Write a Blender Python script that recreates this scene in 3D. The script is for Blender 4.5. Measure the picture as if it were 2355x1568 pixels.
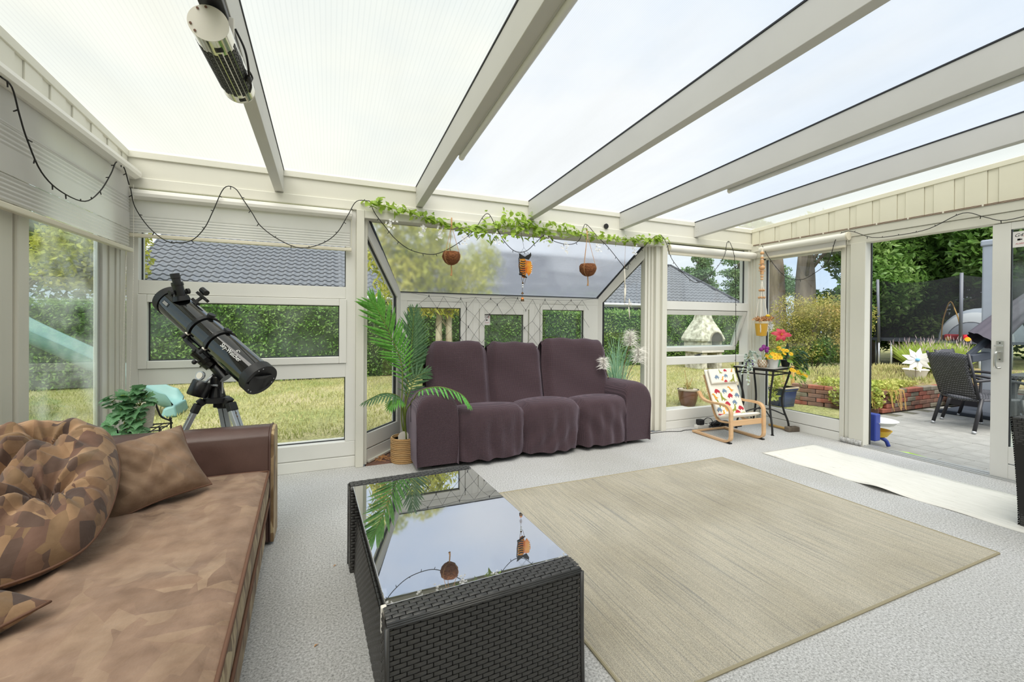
import bpy, bmesh, math, random
import numpy as np
from mathutils import Vector, Matrix

for o in list(bpy.data.objects):
    bpy.data.objects.remove(o, do_unlink=True)
SC = bpy.context.scene
COL = SC.collection
PI = math.pi
random.seed(7)
RNG = np.random.default_rng(11)

# ------------------------------------------------------------------ camera
cam_d = bpy.data.cameras.new('camera')
cam = bpy.data.objects.new('camera', cam_d)
COL.objects.link(cam)
SC.camera = cam
yaw, pitch, roll = 0.4017, -0.00573, 0.00682
_f = Vector((math.sin(yaw) * math.cos(pitch), math.cos(yaw) * math.cos(pitch), math.sin(pitch)))
_r = Vector((math.cos(yaw), -math.sin(yaw), 0))
_u = _r.cross(_f)
_R = _r * math.cos(roll) + _u * math.sin(roll)
_U = -_r * math.sin(roll) + _u * math.cos(roll)
cam.matrix_world = Matrix(((_R.x, _U.x, -_f.x, 0), (_R.y, _U.y, -_f.y, 0), (_R.z, _U.z, -_f.z, 1.2), (0, 0, 0, 1)))
cam_d.sensor_width = 36
cam_d.lens = 36 * 986.35 / 2355
cam_d.shift_y = -(784 - 744.54) / 2355
cam_d.clip_start = 0.02
cam_d.clip_end = 400

# ------------------------------------------------------------------ sky, sun, exposure
W = bpy.data.worlds.new('overcast_sky')
SC.world = W
W.use_nodes = True
nt = W.node_tree
nt.nodes.clear()
tc = nt.nodes.new('ShaderNodeTexCoord')
mp = nt.nodes.new('ShaderNodeMapping'); mp.inputs['Scale'].default_value = (1, 1, 2.5)
nz = nt.nodes.new('ShaderNodeTexNoise'); nz.inputs['Scale'].default_value = 1.6; nz.inputs['Detail'].default_value = 5
rp = nt.nodes.new('ShaderNodeValToRGB')
rp.color_ramp.elements[0].position = .40; rp.color_ramp.elements[0].color = (.62, .78, 1.0, 1)
rp.color_ramp.elements[1].position = .60; rp.color_ramp.elements[1].color = (.90, .95, 1.0, 1)
bg = nt.nodes.new('ShaderNodeBackground'); bg.inputs['Strength'].default_value = .86
wo = nt.nodes.new('ShaderNodeOutputWorld')
L = nt.links.new
L(tc.outputs['Generated'], mp.inputs['Vector']); L(mp.outputs['Vector'], nz.inputs['Vector'])
L(nz.outputs['Fac'], rp.inputs['Fac']); L(rp.outputs['Color'], bg.inputs['Color']); L(bg.outputs['Background'], wo.inputs['Surface'])
sun_d = bpy.data.lights.new('sun', 'SUN'); sun_d.energy = 6.0; sun_d.angle = math.radians(60); sun_d.color = (1, .96, .88)
sun = bpy.data.objects.new('sun', sun_d); COL.objects.link(sun)
sun.rotation_euler = Vector((-.28, -.62, 1.0)).to_track_quat('Z', 'Y').to_euler()
sun.location = (0, -5, 20)
vs = SC.view_settings
vs.view_transform = 'Standard'; vs.look = 'None'; vs.gamma = 1; vs.use_curve_mapping = False
vs.exposure = 0.34
SC.cycles.transparent_max_bounces = 20
SC.cycles.max_bounces = 8
SC.cycles.caustics_refractive = False
SC.cycles.caustics_reflective = False

# ------------------------------------------------------------------ materials
def srgb(h):
    if isinstance(h, str):
        h = h.lstrip('#'); c = [int(h[i:i + 2], 16) / 255 for i in (0, 2, 4)]
        return tuple(x / 12.92 if x <= .04045 else ((x + .055) / 1.055) ** 2.4 for x in c)
    return tuple(h)
MATS = {}
def new_mat(name):
    m = bpy.data.materials.new(name); m.use_nodes = True
    n = m.node_tree; b = n.nodes['Principled BSDF']
    MATS[name] = m
    return m, n, b
def coords(n, scale=(1, 1, 1), kind='Object', rot=(0, 0, 0)):
    t = n.nodes.new('ShaderNodeTexCoord'); p = n.nodes.new('ShaderNodeMapping')
    p.inputs['Scale'].default_value = scale; p.inputs['Rotation'].default_value = rot
    n.links.new(t.outputs[kind], p.inputs['Vector']); return p.outputs['Vector']
def noise(n, vec, scale, detail=3, rough=.5):
    t = n.nodes.new('ShaderNodeTexNoise'); t.inputs['Scale'].default_value = scale
    t.inputs['Detail'].default_value = detail; t.inputs['Roughness'].default_value = rough
    n.links.new(vec, t.inputs['Vector']); return t.outputs['Fac']
def ramp(n, fac, stops, interp='LINEAR'):
    r = n.nodes.new('ShaderNodeValToRGB'); cr = r.color_ramp; cr.interpolation = interp
    while len(cr.elements) < len(stops): cr.elements.new(.5)
    for e, (p, c) in zip(cr.elements, stops): e.position = p; e.color = (*srgb(c), 1)
    n.links.new(fac, r.inputs['Fac']); return r.outputs['Color']
def bump(n, b, height, strength=.3, dist=.01):
    k = n.nodes.new('ShaderNodeBump'); k.inputs['Strength'].default_value = strength; k.inputs['Distance'].default_value = dist
    n.links.new(height, k.inputs['Height']); n.links.new(k.outputs['Normal'], b.inputs['Normal'])
def mk(name, col, rough=.6, metal=0, var=0, vscale=8, bmp=0, bscale=60, spec=.5, col2=None, stretch=(1, 1, 1), bdist=.004, sheen=0, coat=0):
    m, n, b = new_mat(name)
    c = srgb(col)
    b.inputs['Base Color'].default_value = (*c, 1); b.inputs['Roughness'].default_value = rough
    b.inputs['Metallic'].default_value = metal; b.inputs['Specular IOR Level'].default_value = spec
    if sheen: b.inputs['Sheen Weight'].default_value = sheen
    if coat: b.inputs['Coat Weight'].default_value = coat; b.inputs['Coat Roughness'].default_value = .05
    if var or col2:
        v = coords(n, stretch)
        f = noise(n, v, vscale, 4)
        if col2: cc = srgb(col2); lo = c
        else: lo = tuple(x * (1 - var) for x in c); cc = tuple(min(1, x * (1 + var)) for x in c)
        n.links.new(ramp(n, f, [(.32, lo), (.68, cc)]), b.inputs['Base Color'])
    if bmp:
        v = coords(n, stretch); bump(n, b, noise(n, v, bscale, 3), bmp, bdist)
    return m
def glass_mat(name, tint=(1, 1, 1), refl=1.0, rough=0.0, dirt=0.0, dirt_col=(.8, .85, .85)):
    m, n, b = new_mat(name); n.nodes.remove(b)
    out = n.nodes['Material Output']
    tr = n.nodes.new('ShaderNodeBsdfTransparent'); tr.inputs['Color'].default_value = (*tint, 1)
    gl = n.nodes.new('ShaderNodeBsdfGlossy'); gl.inputs['Roughness'].default_value = rough
    fr = n.nodes.new('ShaderNodeFresnel'); fr.inputs['IOR'].default_value = 1.5
    mu = n.nodes.new('ShaderNodeMath'); mu.operation = 'MULTIPLY'; mu.inputs[1].default_value = refl
    mx = n.nodes.new('ShaderNodeMixShader')
    ge = n.nodes.new('ShaderNodeNewGeometry'); io = n.nodes.new('ShaderNodeMapRange'); io.inputs['To Min'].default_value = 1.5; io.inputs['To Max'].default_value = 1 / 1.5
    n.links.new(ge.outputs['Backfacing'], io.inputs['Value']); n.links.new(io.outputs[0], fr.inputs['IOR'])
    n.links.new(fr.outputs['Fac'], mu.inputs[0]); n.links.new(mu.outputs[0], mx.inputs['Fac'])
    n.links.new(tr.outputs[0], mx.inputs[1]); n.links.new(gl.outputs[0], mx.inputs[2])
    last = mx.outputs[0]
    if dirt:
        df = n.nodes.new('ShaderNodeBsdfTranslucent'); df.inputs['Color'].default_value = (*dirt_col, 1)
        v = coords(n, (1, 1, 1)); f = noise(n, v, 5, 5)
        mr = n.nodes.new('ShaderNodeMapRange'); mr.inputs['From Min'].default_value = .4; mr.inputs['From Max'].default_value = .75
        mr.inputs['To Min'].default_value = 0; mr.inputs['To Max'].default_value = dirt
        n.links.new(f, mr.inputs['Value'])
        m2 = n.nodes.new('ShaderNodeMixShader'); n.links.new(mr.outputs[0], m2.inputs['Fac'])
        n.links.new(last, m2.inputs[1]); n.links.new(df.outputs[0], m2.inputs[2]); last = m2.outputs[0]
    n.links.new(last, out.inputs['Surface'])
    return m
def leaf_mat(name, c1, c2, c3=None, rough=.45, scale=3.0, trans=.35):
    m, n, b = new_mat(name)
    v = coords(n); f = noise(n, v, scale, 4, .65)
    stops = [(.3, c1), (.7, c2)] if c3 is None else [(.25, c1), (.5, c2), (.75, c3)]
    col = ramp(n, f, stops)
    n.links.new(col, b.inputs['Base Color']); b.inputs['Roughness'].default_value = rough; b.inputs['Specular IOR Level'].default_value = .35
    t = n.nodes.new('ShaderNodeBsdfTranslucent'); n.links.new(col, t.inputs['Color'])
    mx = n.nodes.new('ShaderNodeMixShader'); mx.inputs['Fac'].default_value = trans
    out = n.nodes['Material Output']
    n.links.new(b.outputs[0], mx.inputs[1]); n.links.new(t.outputs[0], mx.inputs[2]); n.links.new(mx.outputs[0], out.inputs['Surface'])
    return m

# ------------------------------------------------------------------ mesh building
def root_loc(o):
    v = Vector((0, 0, 0))
    while o is not None:
        v += o.location; o = o.parent
    return v
class B:
    """Collects shapes; build() links them as one mesh object."""
    def __init__(s): s.v = []; s.f = []; s.mi = []
    def add(s, vs, fs, mi=0):
        k = len(s.v); s.v.extend([tuple(p) for p in vs]); s.f.extend([tuple(i + k for i in f) for f in fs]); s.mi.extend([mi] * len(fs)); return s
    def box(s, a, b, mi=0):
        x0, y0, z0 = [min(p, q) for p, q in zip(a, b)]; x1, y1, z1 = [max(p, q) for p, q in zip(a, b)]
        return s.add([(x0, y0, z0), (x1, y0, z0), (x1, y1, z0), (x0, y1, z0), (x0, y0, z1), (x1, y0, z1), (x1, y1, z1), (x0, y1, z1)],
                     [(0, 3, 2, 1), (4, 5, 6, 7), (0, 1, 5, 4), (1, 2, 6, 5), (2, 3, 7, 6), (3, 0, 4, 7)], mi)
    def hexa(s, p, mi=0):     # 8 corners: bottom ring then top ring
        return s.add(p, [(0, 3, 2, 1), (4, 5, 6, 7), (0, 1, 5, 4), (1, 2, 6, 5), (2, 3, 7, 6), (3, 0, 4, 7)], mi)
    def bar(s, p, q, w, h, up=(0, 0, 1), mi=0):   # rectangular bar from p to q
        p = Vector(p); q = Vector(q); d = (q - p).normalized(); u = Vector(up)
        r = d.cross(u)
        if r.length < 1e-4: r = d.cross(Vector((1, 0, 0)))
        r.normalize(); u = r.cross(d)
        c = [r * (w / 2) * a + u * (h / 2) * b for a, b in ((-1, -1), (1, -1), (1, 1), (-1, 1))]
        return s.add([p + k for k in c] + [q + k for k in c], [(0, 1, 2, 3), (7, 6, 5, 4), (0, 4, 5, 1), (1, 5, 6, 2), (2, 6, 7, 3), (3, 7, 4, 0)], mi)
    def cyl(s, p, q, r0, r1=None, n=16, cap=True, mi=0):
        r1 = r0 if r1 is None else r1
        return s.tube([p, q], [r0, r1], n, cap, mi)
    def tube(s, pts, r, n=8, cap=True, mi=0, closed=False):
        pts = [Vector(p) for p in pts]; m = len(pts)
        rs = r if isinstance(r, (list, tuple)) else [r] * m
        vs = []; u = None
        for i, p in enumerate(pts):
            if closed: d = (pts[(i + 1) % m] - pts[i - 1])
            else: d = (pts[min(i + 1, m - 1)] - pts[max(i - 1, 0)])
            d = d.normalized() if d.length > 1e-9 else (d_last if i else Vector((0, 0, 1)))
            d_last = d
            if u is None:
                u = d.orthogonal().normalized()
            else:
                u = (u - d * u.dot(d)); u = u.normalized() if u.length > 1e-6 else d.orthogonal().normalized()
            w = d.cross(u)
            for k in range(n):
                a = 2 * PI * k / n; vs.append(p + (u * math.cos(a) + w * math.sin(a)) * rs[i])
        fs = []
        for i in range(m if closed else m - 1):
            j = (i + 1) % m
            for k in range(n): fs.append((i * n + k, i * n + (k + 1) % n, j * n + (k + 1) % n, j * n + k))
        if cap and not closed: fs += [tuple(range(n - 1, -1, -1)), tuple((m - 1) * n + k for k in range(n))]
        return s.add(vs, fs, mi)
    def lathe(s, prof, n=24, c=(0, 0, 0), mi=0, axis='z'):   # prof: (radius, height)
        vs = []
        for r, h in prof:
            for k in range(n):
                a = 2 * PI * k / n; vs.append((c[0] + r * math.cos(a), c[1] + r * math.sin(a), c[2] + h))
        fs = [(i * n + k, i * n + (k + 1) % n, (i + 1) * n + (k + 1) % n, (i + 1) * n + k) for i in range(len(prof) - 1) for k in range(n)]
        if prof[0][0] > 1e-5: fs.append(tuple(range(n - 1, -1, -1)))
        if prof[-1][0] > 1e-5: fs.append(tuple((len(prof) - 1) * n + k for k in range(n)))
        return s.add(vs, fs, mi)
    def ball(s, c, r, n=12, m=8, mi=0):
        rx, ry, rz = r if isinstance(r, (tuple, list)) else (r, r, r)
        vs = [(c[0], c[1], c[2] - rz)]
        for i in range(1, m):
            t = -PI / 2 + PI * i / m
            for k in range(n):
                a = 2 * PI * k / n; vs.append((c[0] + rx * math.cos(t) * math.cos(a), c[1] + ry * math.cos(t) * math.sin(a), c[2] + rz * math.sin(t)))
        vs.append((c[0], c[1], c[2] + rz)); e = len(vs) - 1
        fs = [(0, 1 + (k + 1) % n, 1 + k) for k in range(n)]
        for i in range(m - 2):
            for k in range(n): fs.append((1 + i * n + k, 1 + i * n + (k + 1) % n, 1 + (i + 1) * n + (k + 1) % n, 1 + (i + 1) * n + k))
        fs += [(e, 1 + (m - 2) * n + k, 1 + (m - 2) * n + (k + 1) % n) for k in range(n)]
        return s.add(vs, fs, mi)
    def grid(s, fn, nu, nv, mi=0, wrap_u=False):
        vs = [fn(i / (nu if wrap_u else nu - 1), j / (nv - 1)) for j in range(nv) for i in range(nu)]
        fs = []
        for j in range(nv - 1):
            for i in range(nu if wrap_u else nu - 1):
                fs.append((j * nu + i, j * nu + (i + 1) % nu, (j + 1) * nu + (i + 1) % nu, (j + 1) * nu + i))
        return s.add(vs, fs, mi)
    def prism(s, poly, fn, depth, mi=0):    # polygon (2-D), fn(x, y, t) -> 3-D with t in 0..depth
        n = len(poly)
        return s.add([fn(x, y, 0) for x, y in poly] + [fn(x, y, depth) for x, y in poly],
                     [tuple(range(n - 1, -1, -1)), tuple(range(n, 2 * n))] + [(i, (i + 1) % n, n + (i + 1) % n, n + i) for i in range(n)], mi)
    def rot(s, deg, axis='Z', c=(0, 0, 0)):
        M = Matrix.Translation(c) @ Matrix.Rotation(math.radians(deg), 4, axis) @ Matrix.Translation(-Vector(c))
        s.v = [tuple(M @ Vector(p)) for p in s.v]; return s
    def move(s, d): s.v = [(p[0] + d[0], p[1] + d[1], p[2] + d[2]) for p in s.v]; return s
    def build(s, name, mat, parent=None, smooth=False, bevel=0, local=False, seg=2, label=None, kind=None):
        me = bpy.data.meshes.new(name)
        off = Vector((0, 0, 0)) if (local or parent is None) else root_loc(parent)
        me.from_pydata([(p[0] - off.x, p[1] - off.y, p[2] - off.z) for p in s.v], [], s.f)
        for m in (mat if isinstance(mat, (list, tuple)) else [mat]): me.materials.append(MATS[m] if isinstance(m, str) else m)
        if any(s.mi): me.polygons.foreach_set('material_index', s.mi)
        bm = bmesh.new(); bm.from_mesh(me); bmesh.ops.recalc_face_normals(bm, faces=bm.faces); bm.to_mesh(me); bm.free()
        if smooth:
            me.polygons.foreach_set('use_smooth', [True] * len(me.polygons))
            if smooth == 'auto': me.set_sharp_from_angle(angle=math.radians(40))
        o = bpy.data.objects.new(name, me); COL.objects.link(o)
        if parent is not None: o.parent = parent
        if bevel:
            md = o.modifiers.new('bevel', 'BEVEL'); md.width = bevel; md.segments = seg; md.limit_method = 'ANGLE'; md.angle_limit = .6
            md.harden_normals = False
        if label: o['label'] = label
        if kind: o['kind'] = kind
        return o
def tag(o, label, cat, group=None, kind=None):
    o['label'] = label; o['category'] = cat
    if group: o['group'] = group
    if kind: o['kind'] = kind
    return o
def thing(name, label, cat, loc=(0, 0, 0), rotz=0, group=None):
    o = bpy.data.objects.new(name, None); COL.objects.link(o); o.empty_display_size = .05
    o.location = loc; o.rotation_euler = (0, 0, rotz)
    return tag(o, label, cat, group)
def struct(o, label=None):
    o['kind'] = 'structure'
    if label: o['label'] = label
    return o
def struct_empty(name, label=None, loc=(0, 0, 0)):
    o = bpy.data.objects.new(name, None); COL.objects.link(o); o.location = loc
    return struct(o, label)
def inst(src, name, parent, loc=(0, 0, 0), rot=(0, 0, 0), scale=(1, 1, 1)):   # shares mesh data
    o = bpy.data.objects.new(name, src.data if hasattr(src, 'data') else src); COL.objects.link(o)
    o.parent = parent; o.location = loc; o.rotation_euler = rot; o.scale = scale
    return o
def copy_tree(src, parent=None):
    c = src.copy(); COL.objects.link(c); c.parent = parent
    for ch in list(src.children): copy_tree(ch, c)
    return c
def add_mat(o, *names):
    for m in names: o.data.materials.append(MATS[m])
def quads(name, C, U, V, mat, parent=None, smooth=False, tri=False, label=None, kind=None, mats=None, midx=None):
    """Many leaf cards with a fold: centre C, half axes U (along) and V (across) as numpy (n,3) arrays. Each leaf is a pointed rhomb of 2 tilted triangles."""
    n = len(C); N = np.cross(U, V); N /= (np.linalg.norm(N, axis=1, keepdims=True) + 1e-9)
    h = np.linalg.norm(V, axis=1, keepdims=True) * .35
    P = np.stack([C - U, C + V + N * h, C + U, C - V + N * h], 1).reshape(-1, 3)
    if parent is not None: P = P - np.array(root_loc(parent))
    me = bpy.data.meshes.new(name)
    me.vertices.add(4 * n); me.vertices.foreach_set('co', P.astype(np.float32).ravel())
    idx = np.arange(n)[:, None] * 4
    F = np.concatenate([idx + 0, idx + 1, idx + 2, idx + 0, idx + 2, idx + 3], 1).ravel()
    me.loops.add(6 * n); me.loops.foreach_set('vertex_index', F.astype(np.int32))
    me.polygons.add(2 * n); me.polygons.foreach_set('loop_start', np.arange(0, 6 * n, 3, dtype=np.int32))
    for m in (mats or [mat]): me.materials.append(MATS[m])
    if midx is not None: me.polygons.foreach_set('material_index', np.repeat(midx, 2).astype(np.int32))
    me.update(calc_edges=True)
    o = bpy.data.objects.new(name, me); COL.objects.link(o)
    if parent is not None: o.parent = parent
    if label: o['label'] = label
    if kind: o['kind'] = kind
    return o
def rand_dirs(n, up=0.0):
    d = RNG.normal(size=(n, 3)); d[:, 2] += up
    return d / np.linalg.norm(d, axis=1, keepdims=True)
def leaves_at(name, C, size, mat, parent=None, aspect=.45, up=.0, droop=0, **k):
    n = len(C); U = rand_dirs(n, -droop); T = rand_dirs(n, up)
    V = np.cross(U, T); V /= (np.linalg.norm(V, axis=1, keepdims=True) + 1e-9)
    s = size * RNG.uniform(.6, 1.25, (n, 1))
    return quads(name, C, U * s, V * s * aspect, mat, parent, **k)
def blob_points(centres, radii, n, shell=.55):
    centres = np.array(centres, float); radii = np.array(radii, float)
    if radii.ndim == 1: radii = np.repeat(radii[:, None], 3, 1)
    w = (radii.prod(1)) ** (2 / 3); w /= w.sum()
    k = RNG.choice(len(centres), n, p=w); d = rand_dirs(n)
    return centres[k] + d * radii[k] * (shell + (1 - shell) * RNG.random((n, 1)) ** .6)
def smoothstep(a, b, x):
    t = min(1, max(0, (x - a) / (b - a))); return t * t * (3 - 2 * t)
def lerp(a, b, t): return tuple(p + (q - p) * t for p, q in zip(a, b))
def catmull(pts, k=6):
    P = [Vector(p) for p in pts]; P = [P[0] * 2 - P[1]] + P + [P[-1] * 2 - P[-2]]; out = []
    for i in range(1, len(P) - 2):
        for j in range(k):
            t = j / k; a, b, c, d = P[i - 1:i + 3]
            out.append(.5 * ((2 * b) + (c - a) * t + (2 * a - 5 * b + 4 * c - d) * t * t + (3 * b - a - 3 * c + d) * t ** 3))
    out.append(P[-2]); return out
def sag(p, q, depth, n=14, jit=0):
    p = Vector(p); q = Vector(q)
    return [p.lerp(q, i / n) + Vector((random.uniform(-jit, jit), random.uniform(-jit, jit) * .3, -depth * 4 * (i / n) * (1 - i / n) + random.uniform(-jit, jit))) for i in range(n + 1)]
def text_mesh(txt, size, name, mat, M, parent, extrude=.0005, font=None, align='CENTER', shear=0):
    cu = bpy.data.curves.new(name, 'FONT'); cu.body = txt; cu.size = size; cu.extrude = extrude; cu.align_x = align; cu.align_y = 'CENTER'; cu.shear = shear
    o = bpy.data.objects.new(name, cu); COL.objects.link(o)
    dg = bpy.context.evaluated_depsgraph_get(); me = bpy.data.meshes.new_from_object(o.evaluated_get(dg))
    bpy.data.objects.remove(o); me.materials.clear(); me.materials.append(MATS[mat])
    off = Matrix.Translation(-root_loc(parent)) if parent else Matrix()
    me.transform(off @ M)
    k = bpy.data.objects.new(name, me); COL.objects.link(k); k.parent = parent
    return k

# ================================================================== surfaces
mk('white_paint', '#dcdace', .45, var=.02, vscale=3, bmp=.06, bscale=25, stretch=(1, 1, .2))
mk('white_frame', '#e4e3dd', .4, var=.015, vscale=4)
mk('cream_paint', '#e6e2cf', .5, var=.02, vscale=5)
mk('rafter_paint', '#cbcac5', .5, var=.02, vscale=4)
mk('gasket', '#23252a', .5)
mk('dark_gap', '#2a2521', .9)
mk('plaster', '#dedad0', .9, var=.03, bmp=.2, bscale=40)
mk('threshold_metal', '#c9cac8', .35, metal=.6)
glass_mat('clear_glass', (.97, .985, .975), refl=.75)
glass_mat('dusty_glass', (.93, .97, .94), refl=.8, dirt=.12)
glass_mat('wet_glass', (.9, .95, .92), refl=1.6, dirt=.22)
# misted sloping pane: condensation scatters what lies behind
m, n, b = new_mat('misted_glass'); n.nodes.remove(b)
rf = n.nodes.new('ShaderNodeBsdfRefraction'); rf.inputs['IOR'].default_value = 1.08; rf.inputs['Roughness'].default_value = .22; rf.inputs['Color'].default_value = (.97, .98, 1, 1)
tr = n.nodes.new('ShaderNodeBsdfTransparent')
tl = n.nodes.new('ShaderNodeBsdfTranslucent'); tl.inputs['Color'].default_value = (.85, .88, .92, 1)
gl = n.nodes.new('ShaderNodeBsdfGlossy'); gl.inputs['Roughness'].default_value = .02
v = coords(n); f1 = noise(n, v, 1.3, 4)
mr = n.nodes.new('ShaderNodeMapRange'); mr.inputs['From Min'].default_value = .42; mr.inputs['From Max'].default_value = .62
mr.inputs['To Min'].default_value = .0; mr.inputs['To Max'].default_value = .35
n.links.new(f1, mr.inputs['Value'])
a1 = n.nodes.new('ShaderNodeMixShader'); n.links.new(mr.outputs[0], a1.inputs['Fac']); n.links.new(rf.outputs[0], a1.inputs[1]); n.links.new(tr.outputs[0], a1.inputs[2])
a2 = n.nodes.new('ShaderNodeMixShader'); a2.inputs['Fac'].default_value = .10; n.links.new(a1.outputs[0], a2.inputs[1]); n.links.new(tl.outputs[0], a2.inputs[2])
a3 = n.nodes.new('ShaderNodeMixShader'); a3.inputs['Fac'].default_value = .04; n.links.new(a2.outputs[0], a3.inputs[1]); n.links.new(gl.outputs[0], a3.inputs[2])
n.links.new(a3.outputs[0], n.nodes['Material Output'].inputs['Surface'])

def poly_mat(name, col, ribs=95, clear=.5):
    m, n, b = new_mat(name); n.nodes.remove(b)
    v = coords(n)
    wv = n.nodes.new('ShaderNodeTexWave'); wv.wave_type = 'BANDS'; wv.bands_direction = 'X'; wv.inputs['Scale'].default_value = ribs / 6.28; wv.inputs['Distortion'].default_value = 0
    n.links.new(v, wv.inputs['Vector'])
    v2 = coords(n, (1.2, .25, 1)); st = noise(n, v2, 2.2, 4)
    c = srgb(col)
    lo = tuple(x * .93 for x in c)
    c1 = ramp(n, wv.outputs['Fac'], [(.0, lo), (.25, c)])
    c2 = ramp(n, st, [(.3, (.90, .90, .88)), (.62, (1, 1, 1))])
    mm = n.nodes.new('ShaderNodeMix'); mm.data_type = 'RGBA'; mm.blend_type = 'MULTIPLY'; mm.inputs['Factor'].default_value = 1
    n.links.new(c1, mm.inputs['A']); n.links.new(c2, mm.inputs['B'])
    t = n.nodes.new('ShaderNodeBsdfTranslucent'); d = n.nodes.new('ShaderNodeBsdfDiffuse')
    n.links.new(mm.outputs['Result'], t.inputs['Color']); n.links.new(mm.outputs['Result'], d.inputs['Color'])
    x = n.nodes.new('ShaderNodeMixShader'); x.inputs['Fac'].default_value = .45
    n.links.new(t.outputs[0], x.inputs[1]); n.links.new(d.outputs[0], x.inputs[2])
    tp = n.nodes.new('ShaderNodeBsdfTransparent'); y = n.nodes.new('ShaderNodeMixShader'); y.inputs['Fac'].default_value = clear
    n.links.new(x.outputs[0], y.inputs[1]); n.links.new(tp.outputs[0], y.inputs[2]); n.links.new(y.outputs[0], n.nodes['Material Output'].inputs['Surface'])
poly_mat('polycarbonate_cream', (.64, .632, .545), 95, .34)
poly_mat('polycarbonate_white', (.60, .605, .615), 220, .46)
m, n, b = new_mat('polycarbonate_top'); n.nodes.remove(b)
tr = n.nodes.new('ShaderNodeBsdfTransparent'); tr.inputs['Color'].default_value = (.97, .97, .97, 1); n.links.new(tr.outputs[0], n.nodes['Material Output'].inputs['Surface'])

# carpet
m, n, b = new_mat('carpet'); v = coords(n)
sp = noise(n, v, 115, 4, .85); lg = noise(n, v, 1.1, 4); md_ = noise(n, v, 45, 2)
ca = ramp(n, sp, [(.30, '#5f5f5e'), (.43, '#adadac'), (.58, '#d6d6d6'), (.75, '#f0f0ef')])
cb = ramp(n, lg, [(.3, '#efeeea'), (.6, '#ffffff')])
mm = n.nodes.new('ShaderNodeMix'); mm.data_type = 'RGBA'; mm.blend_type = 'MULTIPLY'; mm.inputs['Factor'].default_value = 1
n.links.new(ca, mm.inputs['A']); n.links.new(cb, mm.inputs['B']); n.links.new(mm.outputs['Result'], b.inputs['Base Color'])
b.inputs['Roughness'].default_value = .95; b.inputs['Specular IOR Level'].default_value = .1
bump(n, b, sp, .25, .004)
mk('plank_wood', '#8a6656', .6, col2='#5d4337', vscale=6, stretch=(1, 12, 1), bmp=.3, bscale=30)

# ================================================================== the room
XL, XR, YB, YH = -1.286, 4.81, 3.74, -1.0
def roof_z(y): return 2.352 + .054 * (YB - y)

fl = struct(B().box((XL - .1, YH, -.06), (XR + .02, 3.71, 0)).box((XL - .1, 3.71, -.06), (.255, 3.86, 0)).box((3.37, 3.71, -.06), (XR + .02, 3.86, 0)).build('floor', 'carpet'), 'grey speckled loop carpet')
fb = struct(B().box((.28, 3.712, -.05), (3.3, 4.24, -.02)).build('floor_bay', 'dark_gap'), 'brown boarded floor of the bay window')
for i in range(5):
    y0, y1 = 3.714 + i * .1, 3.714 + i * .1 + .096
    def ex(y, s): return (.27 + max(0, y - 3.78) * .85) if s < 0 else (3.27 - max(0, y - 3.78) * .85)
    B().hexa([(ex(y0, -1), y0, -.02), (ex(y0, 1), y0, -.02), (ex(y1, 1), y1, -.02), (ex(y1, -1), y1, -.02), (ex(y0, -1), y0, -.004), (ex(y0, 1), y0, -.004), (ex(y1, 1), y1, -.004), (ex(y1, -1), y1, -.004)]).build('plank', 'plank_wood', fb, bevel=.003)

# --- roof: sheets and rafters
ceil = struct_empty('ceiling', 'translucent ribbed roof sheets on white rafters')
RAF = [-.362, .71, 1.78, 2.845, 3.89]
edges = [XL - .05] + RAF + [XR + .05]
for i in range(6):
    a, c = edges[i] + (.0 if i == 0 else .02), edges[i + 1] - (.0 if i == 5 else .02)
    y0, y1 = YH - .05, 3.80
    p = [(a, y0, roof_z(y0) + .004), (c, y0, roof_z(y0) + .004), (c, y1, roof_z(y1) + .004), (a, y1, roof_z(y1) + .004)]
    q = [(x, y, z + .016) for x, y, z in p]
    bb = B(); bb.add(p + q, [(0, 1, 2, 3)], 0)
    bb.add(p + q, [(4, 7, 6, 5), (0, 4, 5, 1), (1, 5, 6, 2), (2, 6, 7, 3), (3, 7, 4, 0)], 1)
    o = bb.build('roof_sheet', ['polycarbonate_cream' if i in (0, 1, 5) else 'polycarbonate_white', 'polycarbonate_top'], ceil)
for x in RAF:
    def pr(y, dz): return roof_z(y) + dz
    h = .031
    bb = B().hexa([(x - h, YH, pr(YH, -.17)), (x + h, YH, pr(YH, -.17)), (x + h, YB, pr(YB, -.17)), (x - h, YB, pr(YB, -.17)),
                   (x - h, YH, pr(YH, -.004)), (x + h, YH, pr(YH, -.004)), (x + h, YB, pr(YB, -.004)), (x - h, YB, pr(YB, -.004))])
    r_ = bb.build('rafter', 'rafter_paint', ceil, bevel=.003)
    B().hexa([(x - h - .004, YH, pr(YH, -.004)), (x + h + .004, YH, pr(YH, -.004)), (x + h + .004, YB, pr(YB, -.004)), (x - h - .004, YB, pr(YB, -.004)),
              (x - h - .004, YH, pr(YH, .004)), (x + h + .004, YH, pr(YH, .004)), (x + h + .004, YB, pr(YB, .004)), (x - h - .004, YB, pr(YB, .004))]).build('gasket_strip', 'gasket', r_)
    for (dy, dz) in ((.035, .06), (.065, .06), (.035, .09), (.065, .09)):
        B().cyl((x - h - .0006, YB - dy, pr(YB, -.17) + dz), (x - h + .001, YB - dy, pr(YB, -.17) + dz), .0022, n=6).build('nail_head', 'gasket', r_)

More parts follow.
